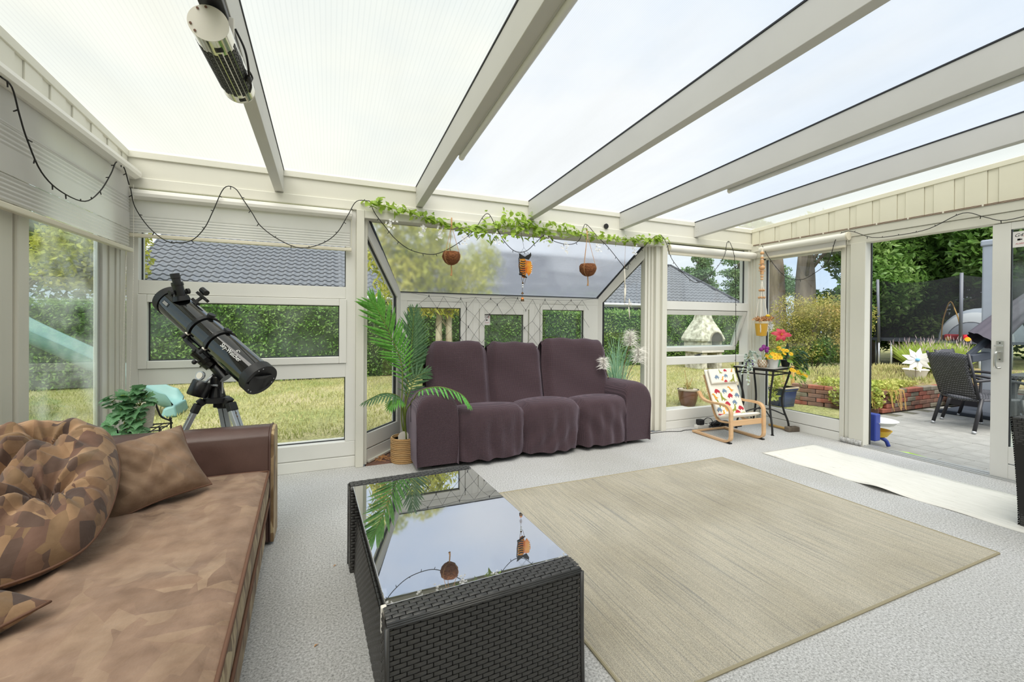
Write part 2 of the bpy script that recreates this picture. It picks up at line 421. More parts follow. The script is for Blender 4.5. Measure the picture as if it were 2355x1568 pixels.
# --- back wall
wb = struct(B().box((XL - .1, YB, 2.172), (XR + .1, 3.86, 2.37)).build('wall_back', 'white_paint', bevel=.003), 'white painted header beam and panels of the back wall')
B().box((XL, 3.722, 2.10), (XR, 3.86, 2.174)).build('lower_beam', 'white_paint', wb, bevel=.006)
for i in range(6):
    a, c = edges[i] + .031, edges[i + 1] - .031
    if i == 0: a = XL
    if i == 5: c = XR
    B().box((a, 3.725, 2.308), (c, 3.742, 2.352)).build('edge_trim', 'white_paint', wb, bevel=.002)
for a, c in ((XL, .196), (3.433, XR)):
    for z0, z1 in ((0, .086), (.094, .212)):
        B().box((a, YB, z0), (c, 3.80, z1)).build('sill_board', 'white_frame', wb, bevel=.004)
    B().box((a, 3.75, .0), (c, 3.80, .2)).build('sill_backing', 'white_frame', wb)
B().box((.196, 3.695, 0), (.257, 3.86, 2.10)).build('post', 'white_paint', wb, bevel=.004)
B().box((.257, 3.755, 0), (.287, 3.86, 2.05)).build('jamb', 'white_paint', wb, bevel=.003)
B().box((3.366, 3.695, 0), (3.433, 3.86, 2.10)).build('post', 'white_paint', wb, bevel=.004)
B().box((3.305, 3.73, 0), (3.366, 3.86, 2.05)).build('jamb', 'white_paint', wb, bevel=.003)
for k in range(3): B().box((3.205 + k * .034, 3.79 - k * .012, 0), (3.236 + k * .034, 3.86, 2.05)).build('jamb_strip', 'white_paint', wb, bevel=.002)
B().box((.257, 3.70, 2.036), (3.366, 3.85, 2.10)).build('bay_header', 'white_paint', wb, bevel=.004)

def pane_y(name, parent, x0, x1, z0, z1, y=3.80, mat='clear_glass'):   # a pane in a wall along X
    g = B().box((x0, y, z0), (x1, y + .008, z1)).build(name, mat, parent)
    s = B(); t = .006
    s.box((x0, y - .004, z0), (x0 + t, y + .012, z1)).box((x1 - t, y - .004, z0), (x1, y + .012, z1)).box((x0, y - .004, z0), (x1, y + .012, z0 + t)).box((x0, y - .004, z1 - t), (x1, y + .012, z1))
    s.build('glazing_seal', 'gasket', parent); return g
def ring_y(x0, x1, z0, z1, w, y0, y1):
    b_ = B(); b_.box((x0, y0, z0), (x0 + w, y1, z1)).box((x1 - w, y0, z0), (x1, y1, z1)).box((x0 + w, y0, z0), (x1 - w, y1, z0 + w)).box((x0 + w, y0, z1 - w), (x1 - w, y1, z1)); return b_

# window_1: left part of the back wall (three lights one above the other)
w1 = struct_empty('window_1', 'back wall window left of the bay, three panes one above the other')
B().box((XL, YB, .212), (-1.219, 3.86, 2.10)).box((.118, YB, .212), (.196, 3.86, 2.10)).build('stile', 'white_frame', w1, bevel=.003)
B().box((-1.219, YB, .738), (.118, 3.86, .85)).build('rail', 'white_frame', w1, bevel=.003)
B().box((-1.219, YB, 1.374), (.118, 3.86, 1.470)).build('rail', 'white_frame', w1, bevel=.003)
pane_y('pane', w1, -1.219, .118, .212, .738)
pane_y('pane', w1, -1.219, .118, 1.470, 2.10)
sa = ring_y(-1.223, .124, .852, 1.371, .054, 3.728, 3.80).build('sash', 'white_frame', w1, bevel=.004)
pane_y('pane', sa, -1.169, .070, .906, 1.317, 3.77, 'dusty_glass')

# window_2: right part of the back wall, its middle sash pushed open
w2 = struct_empty('window_2', 'back wall window right of the bay with its middle sash tilted open')
B().box((4.752, YB, .212), (XR + .05, 3.86, 2.10)).build('stile', 'white_frame', w2, bevel=.003)
B().box((3.433, YB, 1.345), (4.752, 3.86, 1.442)).build('rail', 'white_frame', w2, bevel=.003)
B().box((3.433, YB, .722), (4.752, 3.86, .805)).build('rail', 'white_frame', w2, bevel=.003)
pane_y('pane', w2, 3.433, 4.752, .20, .722)
pane_y('pane', w2, 3.433, 4.752, 1.442, 2.10)
sb = ring_y(3.437, 4.748, .83, 1.338, .052, 3.745, 3.80).rot(19, 'X', (4, 3.75, 1.338)).build('sash', 'white_frame', w2, bevel=.004)
g = B().box((3.489, 3.77, .882), (4.696, 3.778, 1.286)).rot(19, 'X', (4, 3.75, 1.338)).build('pane', 'dusty_glass', sb)
B().bar((4.73, 3.80, 1.20), (4.74, 3.86, .98), .012, .006).build('stay_arm', 'threshold_metal', sb)
B().box((4.02, 3.85, .80), (4.10, 3.87, .815)).cyl((4.03, 3.858, .81), (4.07, 3.80, .835), .006).build('latch', 'gasket', sb)

# --- the bay
bay = struct_empty('window_3', 'projecting bay window with a misted sloping roof pane')
YF, ZT = 4.20, 1.472
AL, BLc, AR, BRc = (.295, 3.80), (.625, YF), (3.205, 3.80), (2.865, YF)
def sp_(A, Bq, s, z, off=0):
    dx, dy = Bq[0] - A[0], Bq[1] - A[1]; l = math.hypot(dx, dy); sg = 1 if A is AR else -1
    return (A[0] + dx * s + off * sg * abs(dy) / l, A[1] + dy * s + off * dx / l * (sg if False else (-1 if dx < 0 else 1)) * 0 + off * abs(dx) / l, z)
def side_piece(A, Bq, s0, s1, zb0, zb1, zt0, zt1, name, mat, th=.06, o0=0.0, bevel=.003):
    P = [sp_(A, Bq, s0, zb0, o0), sp_(A, Bq, s1, zb1, o0), sp_(A, Bq, s1, zb1, o0 + th), sp_(A, Bq, s0, zb0, o0 + th),
         sp_(A, Bq, s0, zt0, o0), sp_(A, Bq, s1, zt1, o0), sp_(A, Bq, s1, zt1, o0 + th), sp_(A, Bq, s0, zt0, o0 + th)]
    return B().hexa(P).build(name, mat, bay, bevel=bevel)
def ztop(s): return 2.06 + (ZT - 2.06) * s
for A, Bq in ((AL, BLc), (AR, BRc)):
    side_piece(A, Bq, 0, 1, 0, 0, .02, .02, 'floor_bead', 'white_paint', .03, -.02)
    side_piece(A, Bq, 0, 1, 0, 0, .11, .11, 'lower_panel', 'white_frame')
    side_piece(A, Bq, 0, 1, .12, .12, .245, .245, 'lower_panel', 'white_frame')
    side_piece(A, Bq, .0, 1, .05, .05, .2, .2, 'panel_backing', 'white_frame', .03, .02, 0)
    side_piece(A, Bq, .90, 1.02, .245, .245, ztop(.9), ztop(1.02), 'corner_post', 'white_frame', .06)
    side_piece(A, Bq, 0, .9, ztop(0) - .15, ztop(.9) - .11, ztop(0), ztop(.9), 'slanting_rail', 'white_frame', .06)
    side_piece(A, Bq, 0, .9, .245, .245, ztop(0) - .15, ztop(.9) - .11, 'pane', 'clear_glass', .008, .025, 0)
    side_piece(A, Bq, .872, .9, .245, .245, ztop(.872) - .11, ztop(.9) - .11, 'glazing_seal', 'gasket', .02, .018, 0)
    side_piece(A, Bq, 0, .9, ztop(0) - .158, ztop(.9) - .118, ztop(0) - .148, ztop(.9) - .108, 'glazing_seal', 'gasket', .02, .018, 0)
    side_piece(A, Bq, 0, .9, .243, .243, .252, .252, 'glazing_seal', 'gasket', .02, .018, 0)
fx0, fx1 = .61, 2.88
B().box((fx0, YF, 1.392), (fx1, YF + .06, ZT)).build('top_beam', 'white_frame', bay, bevel=.003)
B().box((fx0, YF - .004, 1.464), (fx1, YF + .05, 1.478)).build('drip_edge', 'threshold_metal', bay)
B().box((fx0, YF, 0), (fx1, YF + .06, .12)).build('lower_panel', 'white_frame', bay, bevel=.003)
B().box((fx0, YF, .128), (fx1, YF + .06, .245)).build('lower_panel', 'white_frame', bay, bevel=.003)
for x0, x1 in ((fx0, .688), (1.221, 1.275), (1.281, 1.35), (2.053, 2.115), (2.12, 2.149), (2.679, fx1)):
    B().box((x0, YF, .245), (x1, YF + .06, 1.392)).build('mullion', 'white_frame', bay, bevel=.003)
for x0, x1 in ((.688, 1.221), (2.149, 2.679)):
    B().box((x0, YF, 1.33), (x1, YF + .06, 1.390)).build('rail', 'white_frame', bay, bevel=.003)
    pane_y('pane', bay, x0, x1, .245, 1.33, YF + .025)
sc_ = ring_y(1.418, 1.968, .42, 1.326, .055, YF - .012, YF + .05).build('sash', 'white_frame', bay, bevel=.004)
ring_y(1.35, 2.053, .36, 1.392, .066, YF, YF + .06).build('casement_frame', 'white_frame', bay, bevel=.003)
B().box((1.35, YF, .245), (2.053, YF + .06, .36)).build('lower_panel', 'white_frame', bay, bevel=.003)
pane_y('pane', sc_, 1.473, 1.913, .475, 1.271, YF + .015, 'dusty_glass')
# sloping pane and its glazing bars
P0, P1, P2, P3 = (.30, 3.80, 2.062), (3.20, 3.80, 2.062), (2.872, YF + .04, ZT + .006), (.618, YF + .04, ZT + .006)
B().hexa([P0, P1, P2, P3] + [(x, y + .006, z + .006) for x, y, z in (P0, P1, P2, P3)]).build('sloping_pane', 'misted_glass', bay)
for a, c in ((P0, P3), (P1, P2)):
    B().bar((a[0], a[1], a[2] - .012), (c[0], c[1], c[2] - .012), .018, .02).build('glazing_seal', 'gasket', bay)
    sgn = -1 if a is P0 else 1
    B().bar((a[0] + sgn * .02, a[1], a[2] + .0), (c[0] + sgn * .02, c[1], c[2] + .0), .03, .04).build('glazing_bar', 'white_frame', bay, bevel=.003)
B().box((.62, YF - .006, ZT - .002), (2.87, YF + .02, ZT + .008)).build('glazing_seal', 'gasket', bay)

# --- left wall
wl = struct(B().hexa([(XL - .08, YH, 2.10), (XL - .002, YH, 2.10), (XL - .002, 3.80, 2.10), (XL - .08, 3.80, 2.10), (XL - .08, YH, roof_z(YH)), (XL - .002, YH, roof_z(YH)), (XL - .002, 3.80, roof_z(3.8)), (XL - .08, 3.80, roof_z(3.8))]).build('wall_left', 'white_paint'), 'white boarded left wall with posts')
B().hexa([(XL, YH, roof_z(YH) - .045), (XL + .018, YH, roof_z(YH) - .045), (XL + .018, 3.725, roof_z(3.725) - .045), (XL, 3.725, roof_z(3.725) - .045),
          (XL, YH, roof_z(YH)), (XL + .018, YH, roof_z(YH)), (XL + .018, 3.725, roof_z(3.725)), (XL, 3.725, roof_z(3.725))]).build('edge_trim', 'white_paint', wl, bevel=.002)
def board(X, sg, ya, yb, parent, z0, mat, wide):
    ym = (ya + yb) / 2; zt = roof_z(yb) - .03; zt2 = roof_z(ya) - .03; d = .010 if wide else .003
    p = [(X, ya + .002, z0), (X + sg * d, ya + .002, z0), (X + sg * d, yb - .002, z0), (X, yb - .002, z0)]
    B().hexa(p + [(x, y, (zt2 if i in (0, 1) else zt)) for i, (x, y, z) in enumerate(p)]).build('plank', mat, parent)
y = 2.593 + .1985 * 6
ys = 2.593 - .1985 * 2
k = 0
yy = ys
while yy < 3.72:
    board(XL, 1, yy, min(yy + .066, 3.73), wl, 2.19, 'white_paint', False)
    if yy + .066 < 3.70: board(XL, 1, yy + .066, min(yy + .1985, 3.73), wl, 2.19, 'white_paint', True)
    yy += .1985
# posts of the left wall: corner post with grooves, broad panel, sill
B().box((XL - .06, 3.66, 0), (XL, 3.74, 2.10)).build('corner_post', 'white_paint', wl, bevel=.003)
for k in range(4): B().box((XL - .06, 3.47 + k * .048, 0), (XL - .012 + (k % 2) * .008, 3.512 + k * .048, 2.10)).build('jamb_strip', 'white_paint', wl, bevel=.004)
for k in range(5): B().box((XL - .06, 2.28 + k * .088, 0), (XL - (k % 2) * .012, 2.366 + k * .088, 2.10)).build('panel_strip', 'white_paint', wl, bevel=.008)
B().box((XL - .06, YH, 0), (XL, 3.66, .21)).build('sill_board', 'white_paint', wl, bevel=.003)
w4 = struct_empty('window_4', 'rain-spotted left wall window with reflections')
B().box((XL - .05, 3.425, .21), (XL - .004, 3.47, 2.10)).build('stile', 'white_frame', w4, bevel=.003)
B().box((XL - .035, 3.395, .21), (XL - .018, 3.425, 2.10)).build('glazing_seal', 'threshold_metal', w4)
B().box((XL - .03, 2.72, .21), (XL - .022, 3.425, 2.10)).build('pane', 'wet_glass', w4)
for a, c in ((1.2, 2.28), (.1, 1.15), (YH, .05)):
    B().box((XL - .03, a, .21), (XL - .022, c, 2.10)).build('pane', 'clear_glass', w4)
    B().box((XL - .06, a - .06, .21), (XL, a, 2.10)).build('mullion', 'white_frame', w4)

# --- right wall
wr = struct(B().hexa([(XR + .002, YH, 2.13), (XR + .08, YH, 2.13), (XR + .08, 3.80, 2.13), (XR + .002, 3.80, 2.13), (XR + .002, YH, roof_z(YH)), (XR + .08, YH, roof_z(YH)), (XR + .08, 3.80, roof_z(3.8)), (XR + .002, 3.80, roof_z(3.8))]).build('wall_right', 'cream_paint'), 'cream boarded right wall above the sliding door')
B().hexa([(XR - .018, YH, roof_z(YH) - .04), (XR, YH, roof_z(YH) - .04), (XR, 3.725, roof_z(3.725) - .04), (XR - .018, 3.725, roof_z(3.725) - .04),
          (XR - .018, YH, roof_z(YH)), (XR, YH, roof_z(YH)), (XR, 3.725, roof_z(3.725)), (XR - .018, 3.725, roof_z(3.725))]).build('edge_trim', 'cream_paint', wr, bevel=.002)
yy = 2.195 - .1965 * 6
while yy < 3.72:
    if yy + .062 < 3.73:
        board(XR, -1, yy, yy + .062, wr, 2.13, 'cream_paint', False)
        board(XR, -1, yy + .062, min(3.73, yy + .1965), wr, 2.13, 'cream_paint', True)
    yy += .1965
B().box((XR - .02, YH, 2.068), (XR + .08, 3.74, 2.148)).build('lower_beam', 'white_paint', wr, bevel=.004)
B().box((XR - .012, YH, 1.99), (XR + .08, 3.74, 2.066)).build('lower_beam', 'white_paint', wr, bevel=.004)
B().box((XR, 3.62, 0), (XR + .08, 3.80, 2.0)).build('corner_post', 'white_paint', wr, bevel=.003)
for k in range(3): B().box((XR - .05 + k * .018, 3.742 - k * .03, 0), (XR + .05, 3.775 - k * .03, 2.07)).build('jamb_strip', 'white_paint', wr, bevel=.003)
B().box((XR - .012, 2.68, 0), (XR + .08, 2.72, 2.0)).build('post', 'white_paint', wr, bevel=.003)
B().box((XR - .004, 2.635, 0), (XR + .08, 2.676, 2.0)).build('jamb_strip', 'white_paint', wr, bevel=.003)
B().box((XR - .02, 2.50, 0), (XR + .09, 2.631, 2.0)).build('post', 'white_paint', wr, bevel=.003)
B().box((XR + .07, 2.492, .012), (XR + .085, 2.50, 2.0)).build('glazing_seal', 'gasket', wr)
w5 = struct_empty('window_5', 'tall fixed right wall window looking onto the garden')
for z0, z1 in ((0, .086), (.092, .212)): B().box((XR - .008, 2.72, z0), (XR + .05, 3.60, z1)).build('sill_board', 'white_frame', w5, bevel=.003)
B().box((XR + .005, 3.555, .212), (XR + .07, 3.62, 2.0)).box((XR + .005, 2.718, .212), (XR + .07, 2.73, 2.0)).box((XR + .005, 2.72, 1.955), (XR + .07, 3.6, 2.0)).build('frame', 'white_frame', w5)
B().box((XR + .03, 2.73, .212), (XR + .038, 3.555, 1.955)).build('pane', 'clear_glass', w5)
B().box((XR + .022, 3.545, .212), (XR + .045, 3.557, 1.955)).box((XR + .022, 2.726, .206), (XR + .045, 3.555, .214)).box((XR + .022, 2.728, .212), (XR + .045, 2.735, 1.955)).build('glazing_seal', 'gasket', w5)
# sliding door leaf, pushed open to the right
d1 = struct_empty('door_1', 'white sliding glass door slid open')
dx0, dx1 = XR - .006, XR + .034
B().box((dx0, 1.537, .012), (dx1, 1.636, 1.985)).box((dx0, .62, .012), (dx1, .72, 1.985)).build('stile', 'white_frame', d1, bevel=.003)
for z0, z1 in ((.012, .125), (.133, .262)): B().box((dx0, .72, z0), (dx1, 1.537, z1)).build('lower_panel', 'white_frame', d1, bevel=.003)
B().box((dx0, .72, 1.93), (dx1, 1.537, 1.985)).build('rail', 'white_frame', d1, bevel=.003)
B().box((dx0 + .012, .72, .262), (dx0 + .02, 1.537, 1.93)).build('pane', 'dusty_glass', d1)
B().box((dx0 + .006, 1.531, .262), (dx0 + .026, 1.538, 1.93)).build('glazing_seal', 'gasket', d1)
mk('brushed_steel', '#d6d5d0', .28, metal=.9)
hp = B().box((dx0 - .006, 1.566, .915), (dx0, 1.606, 1.075)).build('handle_plate', 'brushed_steel', d1, bevel=.002)
B().tube(catmull([(dx0 - .004, 1.592, .985), (dx0 - .05, 1.592, .985), (dx0 - .055, 1.594, .95), (dx0 - .055, 1.596, .885), (dx0 - .045, 1.588, .865), (dx0 - .035, 1.57, .868)], 5), .0085, 8).build('lever', 'brushed_steel', hp, smooth=True)
B().tube([(dx0 - .004, 1.586, 1.035), (dx0 - .025, 1.586, 1.035)], .007, 8).box((dx0 - .034, 1.562, 1.028), (dx0 - .022, 1.61, 1.042)).build('thumb_turn', 'brushed_steel', hp, bevel=.003)
for z in (.93, 1.058): B().cyl((dx0 - .0075, 1.586, z), (dx0 - .005, 1.586, z), .005, n=8).build('screw', 'gasket', hp)
struct(B().box((XR - .03, -.2, -.02), (XR + .10, 2.50, .012)).box((XR - .012, -.2, .012), (XR + .002, 2.5, .018)).box((XR + .045, -.2, .012), (XR + .06, 2.5, .018)).build('trim_1', 'threshold_metal', bevel=.002), 'pale metal threshold of the sliding door')
w6 = struct_empty('window_6', 'right wall glazing next to the sliding door')
B().box((XR + .05, YH, .262), (XR + .058, 1.45, 1.99)).build('pane', 'clear_glass', w6)
B().box((XR + .04, YH, 0), (XR + .08, 1.45, .262)).build('lower_panel', 'white_frame', w6)
B().box((XR + .04, 1.45, 0), (XR + .08, 1.47, 1.99)).build('stile', 'white_frame', w6)
# --- house wall behind
struct(B().box((XL - .1, YH - .25, -.1), (XR + .1, YH, 2.9)).build('wall_house', 'plaster'), 'plastered house wall that the sunroom leans on')

# ================================================================== outdoors
GZ = -.06
m, n, b = new_mat('lawn'); v = coords(n)
g1 = noise(n, v, .9, 5); g2 = noise(n, v, 40, 3, .7)
ca = ramp(n, g1, [(.3, '#99a35e'), (.5, '#b3af78'), (.7, '#c8bc92')]); cb = ramp(n, g2, [(.3, '#8f8f80'), (.7, '#ffffff')])
mm = n.nodes.new('ShaderNodeMix'); mm.data_type = 'RGBA'; mm.blend_type = 'MULTIPLY'; mm.inputs['Factor'].default_value = 1
n.links.new(ca, mm.inputs['A']); n.links.new(cb, mm.inputs['B']); n.links.new(mm.outputs['Result'], b.inputs['Base Color']); b.inputs['Roughness'].default_value = .95
bump(n, b, g2, .8, .03)
leaf_mat('grass_blade', '#8f9c55', '#aeac70', '#d0c597', .6, 1.1)
leaf_mat('hedge_leaf', '#3e6128', '#6b8f45', '#9aac66', .4, 1.6)
leaf_mat('tree_leaf', '#3c5e27', '#62863d', '#8ea65e', .4, 1.2, .45)
leaf_mat('dark_tree_leaf', '#2d4c20', '#4b6c30', '#6e8440', .45, .7, .35)
leaf_mat('yellow_leaf', '#8c9c3e', '#b4b650', '#d2c774', .5, 1.5, .45)
leaf_mat('shrub_leaf', '#76823f', '#a3a055', '#bd9a62', .5, 1.3, .4)
leaf_mat('pine_leaf', '#3f5c3c', '#5d7a52', '#86996a', .5, .5, .3)
leaf_mat('creeper_leaf', '#7c9440', '#b3bb5e', '#d2c886', .45, 4, .4)
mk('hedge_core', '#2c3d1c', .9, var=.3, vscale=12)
mk('bark', '#857a6c', .9, col2='#4f463c', vscale=5, stretch=(1, 1, .15), bmp=.8, bscale=14, bdist=.03)
mk('birch_bark', '#c4bba6', .85, col2='#82775f', vscale=7, stretch=(1, 1, .4), bmp=.5, bscale=20, bdist=.02)
mk('concrete', '#b9b7b0', .9, var=.08, vscale=14, bmp=.3, bscale=60)
mk('paver', '#8e8e8a', .9, var=.12, vscale=7, bmp=.35, bscale=70)
mk('paver_joint', '#5f5f52', .95, var=.2, vscale=18)
mk('soil', '#6d5a44', .95, col2='#8e8252', vscale=9, bmp=.7, bscale=25, bdist=.03)
for nm, c1, c2 in (('brick_red', '#9a5d4c', '#7a4638'), ('brick_brown', '#836050', '#62493e'), ('brick_grey', '#857d70', '#66604f')):
    mk(nm, c1, .9, col2=c2, vscale=9, bmp=.5, bscale=45, bdist=.006)
mk('roof_tile', '#5f6268', .6, var=.10, vscale=1.5)
mk('tile_shadow_and_ridge', '#34373e', .7)  # tile lips painted dark for the missing row shadows; ridge caps share it
mk('house_wall', '#4a453f', .8)
mk('house_trim', '#b9bcc2', .6)
mk('teal_plastic', '#6b8f8c', .5, var=.06, vscale=4)
mk('whitewash', '#d2cec1', .9, col2='#857f70', vscale=9, bmp=.4, bscale=25, bdist=.01)
mk('soot', '#3a332e', .9)
mk('netting_pole', '#5a5e66', .5)
mk('galvanised', '#b4b7ba', .4, metal=.5)
m, n, b = new_mat('safety_net'); b.inputs['Base Color'].default_value = (.012, .013, .017, 1); b.inputs['Roughness'].default_value = .8
tr = n.nodes.new('ShaderNodeBsdfTransparent'); mx = n.nodes.new('ShaderNodeMixShader'); mx.inputs['Fac'].default_value = .55
n.links.new(tr.outputs[0], mx.inputs[1]); n.links.new(b.outputs[0], mx.inputs[2]); n.links.new(mx.outputs[0], n.nodes['Material Output'].inputs['Surface'])
mk('black_fabric', '#1d1f25', .8)
mk('tent_grey', '#b7c3d0', .7); mk('tent_pale', '#e2eaf0', .7); mk('dark_mesh', '#343a44', .8)
mk('red_plastic', '#d2313f', .4); mk('yellow_plastic', '#efc23a', .4); mk('blue_plastic', '#2c3f93', .4); mk('white_plastic', '#eceae4', .4); mk('lime_plastic', '#a4d43a', .5)
mk('sky_blue', '#6fa8d8', .5)
mk('parasol_grey', '#9097a2', .5, var=.03); mk('parasol_cloth', '#4a4650', .85, bmp=.3, bscale=18, bdist=.01)
mk('glazed_blue', '#2c3c6b', .25, col2='#1c2846', vscale=5, coat=.4); mk('glazed_brown', '#7a4c36', .3, col2='#523527', vscale=4, coat=.4); mk('glazed_rim', '#b9a994', .4)
mk('dry_stalk', '#b9955a', .8); mk('lavender_spike', '#a08d90', .8); leaf_mat('lavender_leaf', '#8ba345', '#a8bc58', '#c6cf7e', .5, 4)

struct(B().box((-40, 3.9, GZ - .2), (4.9, 60, GZ)).box((4.9, 3.56, GZ - .2), (60, 60, GZ)).box((-40, -30, GZ - .2), (XL - .06, 3.9, GZ)).build('ground_lawn', 'lawn'), 'lawn around the sunroom')
# grass blades
n_ = 26000
xy = np.stack([RNG.uniform(-6.5, 9.5, n_), 5.05 + 4.9 * RNG.random(n_) ** 1.3], 1)
C = np.c_[xy, np.full(n_, GZ + .02)]
U = np.c_[RNG.normal(0, .012, (n_, 2)), RNG.uniform(.018, .04, n_)]
a = RNG.uniform(0, PI, n_); V = np.c_[np.cos(a), np.sin(a), np.zeros(n_)] * .006
tag(quads('grass', C, U, V, 'grass_blade'), 'short yellowing grass of the lawn', 'grass', kind='stuff')
struct(B().box((XL - 1, 3.87, GZ - .05), (4.88, 4.92, GZ + .012)).build('ground_strip', 'concrete', bevel=.004), 'concrete strip along the back wall')
# patio
pt = struct(B().box((4.88, -3, GZ - .1), (14, 3.58, GZ - .012)).build('ground_patio', 'paver_joint'), 'grey paved patio outside the sliding door')
pv = B().box((-.0985, -.148, -.02), (.0985, .148, .012)).build('paver', 'paver', pt, local=True, bevel=.004)
first = True
for i in range(22):
    for j in range(13):
        loc = (5.0 + i * .2, .02 + j * .3 + (i % 2) * .15, GZ - .012 + random.uniform(-.002, .002))
        if loc[1] > 3.42: continue
        if first: pv.location = loc; first = False
        else:
            q = pv.copy(); COL.objects.link(q); q.location = loc
# hedge behind the lawn
hd = thing('hedge', 'long clipped green hedge at the far side of the lawn', 'hedge', (2, 10.4, GZ))
hb = B()
def hedge_sec(x): return .06 * math.sin(x * 1.7) + .04 * math.sin(x * 4.1)
hb.grid(lambda u, v: (-14 + 26.9 * u, [10.12, 10.05, 10.1, 10.75, 11.0][round(v * 4)] + hedge_sec(-14 + 26.9 * u), [GZ, GZ + .7, 1.42, 1.46, GZ][round(v * 4)] + .03 * math.sin(u * 90)), 90, 5)
hb.build('core', 'hedge_core', hd)
n_ = 85000
x = RNG.uniform(-13.8, 12.8, n_); z = RNG.uniform(GZ + .02, 1.53, n_); y = 10.08 + RNG.normal(0, .09, n_) + .06 * np.sin(x * 1.7)
top = RNG.random(n_) < .15; y[top] = RNG.uniform(10.0, 10.9, top.sum()); z[top] = RNG.normal(1.5, .05, top.sum())
leaves_at('foliage', np.c_[x, y, z], .034, 'hedge_leaf', hd, .5, up=.3, kind='stuff')

# neighbouring house with tiled roof
hs = thing('neighbour_house', 'low house with a dark tiled roof behind the hedge', 'house', (6, 17, GZ))
EY, EZ, RY, RZ, XG, XE, XRG = 15.0, 2.0, 19.0, 4.39, -5.42, 19.0, 17.9
B().box((XG + .3, EY + .5, GZ), (XE - .6, 23, 2.05)).build('wall', 'house_wall', hs)
for wx in (-3.5, 1.0, 5.5, 10.0, 14.5):
    wn = B().box((wx, EY + .44, .95), (wx + 1.6, EY + .5, 1.9)).build('window', 'house_trim', hs)
    B().box((wx + .08, EY + .42, 1.02), (wx + 1.52, EY + .45, 1.84)).build('pane', 'gasket', wn)
B().box((XG, EY - .05, EZ - .16), (XE, EY + .05, EZ - .02)).build('fascia', 'house_trim', hs)
B().tube([(XG, EY - .1, EZ - .05), (XE, EY - .1, EZ - .05)], .06, 8).build('gutter', 'house_trim', hs)
rb = B(); rb.add([(XG, EY, EZ - .06), (XE, EY, EZ - .06), (XRG, RY, RZ - .06), (XG, RY, RZ - .06), (XG, 23, EZ), (XE, 23, EZ)], [(0, 1, 2, 3), (3, 2, 5, 4), (1, 5, 2)])
roof = rb.build('roof', 'roof_tile', hs)
sl = math.hypot(RY - EY, RZ - EZ); sx = (RY - EY) / sl; sz = (RZ - EZ) / sl
TW, TL, NR = .245, .37, 15
def tile_mesh():
    pr_ = [(0, .0), (.15, .034), (.3, .045), (.45, .03), (.6, .004), (.8, -.004), (1, .004)]
    bb = B(); k = len(pr_)
    P = [(p * TW, 0, h + .045) for p, h in pr_] + [(p * TW, TL * sx, h + TL * sz) for p, h in pr_] + [(p * TW, 0, h - .005) for p, h in pr_]
    bb.add(P, [(i, i + 1, k + i + 1, k + i) for i in range(k - 1)], 0)
    bb.add(P, [(i + 2 * k, i + 1 + 2 * k, i + 1, i) for i in range(k - 1)], 1)
    return bb
tm = tile_mesh(); rest = B(); cnt = 0; tsrc = None; exposure = sl / NR
for r_ in range(NR):
    for c_ in range(int((XE - XG) / TW)):
        x = XG + .05 + c_ * TW; y = EY + r_ * exposure * sx; z = EZ + r_ * exposure * sz
        if x + TW > XE - (XE - XRG) * (r_ / NR) - .02: continue
        if c_ < 23 and r_ < 13:
            cnt += 1
            if tsrc is None:
                tsrc = tile_mesh().build('tile', ['roof_tile', 'tile_shadow_and_ridge'], roof, local=True, smooth='auto'); tsrc.location = Vector((x, y, z)) - root_loc(roof)
            else:
                q = tsrc.copy(); COL.objects.link(q); q.location = Vector((x, y, z)) - root_loc(roof)
        else:
            rest.add([(p[0] + x, p[1] + y, p[2] + z) for p in tm.v], tm.f)
rest.build('tiles', ['roof_tile', 'tile_shadow_and_ridge'], roof, kind='stuff', smooth='auto')
B().tube([(XG, RY, RZ + .03), (XRG, RY, RZ + .03)], .09, 8).build('ridge_cap', 'tile_shadow_and_ridge', roof)
B().tube([(XRG, RY, RZ + .03), (XE, EY, EZ + .03)], .08, 8).build('ridge_cap', 'tile_shadow_and_ridge', roof)
B().bar((XG - .04, EY - .1, EZ - .02), (XG - .04, RY, RZ + .04), .16, .1).build('verge_board', 'house_trim', roof)

# trees
def tree(name, label, base, trunk_h, trunk_r, blobs, nl, size, leaf, bark='bark', group=None, lean=(0, 0), aspect=.45, extra_trunks=(), droop=0, shell=.45):
    t = thing(name, label, 'tree', base, group=group)
    bb = B()
    for dx, dy in [(0, 0)] + list(extra_trunks):
        p0 = Vector((base[0] + dx, base[1] + dy, base[2])); p1 = p0 + Vector((lean[0], lean[1], trunk_h))
        bb.tube([p0, p0.lerp(p1, .35) + Vector((.03, .02, 0)), p0.lerp(p1, .7), p1], [trunk_r, trunk_r * .85, trunk_r * .7, trunk_r * .45], 10)
        top_ = p1
    bb.build('trunk', bark, t, smooth=True)
    br = B()
    for c, r in blobs:
        c = Vector(c); st = p0.lerp(p1, random.uniform(.6, .98))
        br.tube([st, st.lerp(c, .5) + Vector((0, 0, .08)), c], [trunk_r * .16, trunk_r * .12, trunk_r * .05], 6)
    br.build('branches', bark, t, smooth=True)
    pts = blob_points([c for c, r in blobs], [(r if isinstance(r, (tuple, list)) else (r, r, r)) for c, r in blobs], nl, shell)
    leaves_at('foliage', pts, size, leaf, t, aspect, up=.4, droop=droop, kind='stuff')
    return t
def rb_(cx, cy, cz, sx_, sy_, sz_, k, r0, r1):
    return [((cx + random.uniform(-sx_, sx_), cy + random.uniform(-sy_, sy_), cz + random.uniform(-sz_, sz_)), random.uniform(r0, r1)) for _ in range(k)]
TG = 'garden trees beyond the windows'
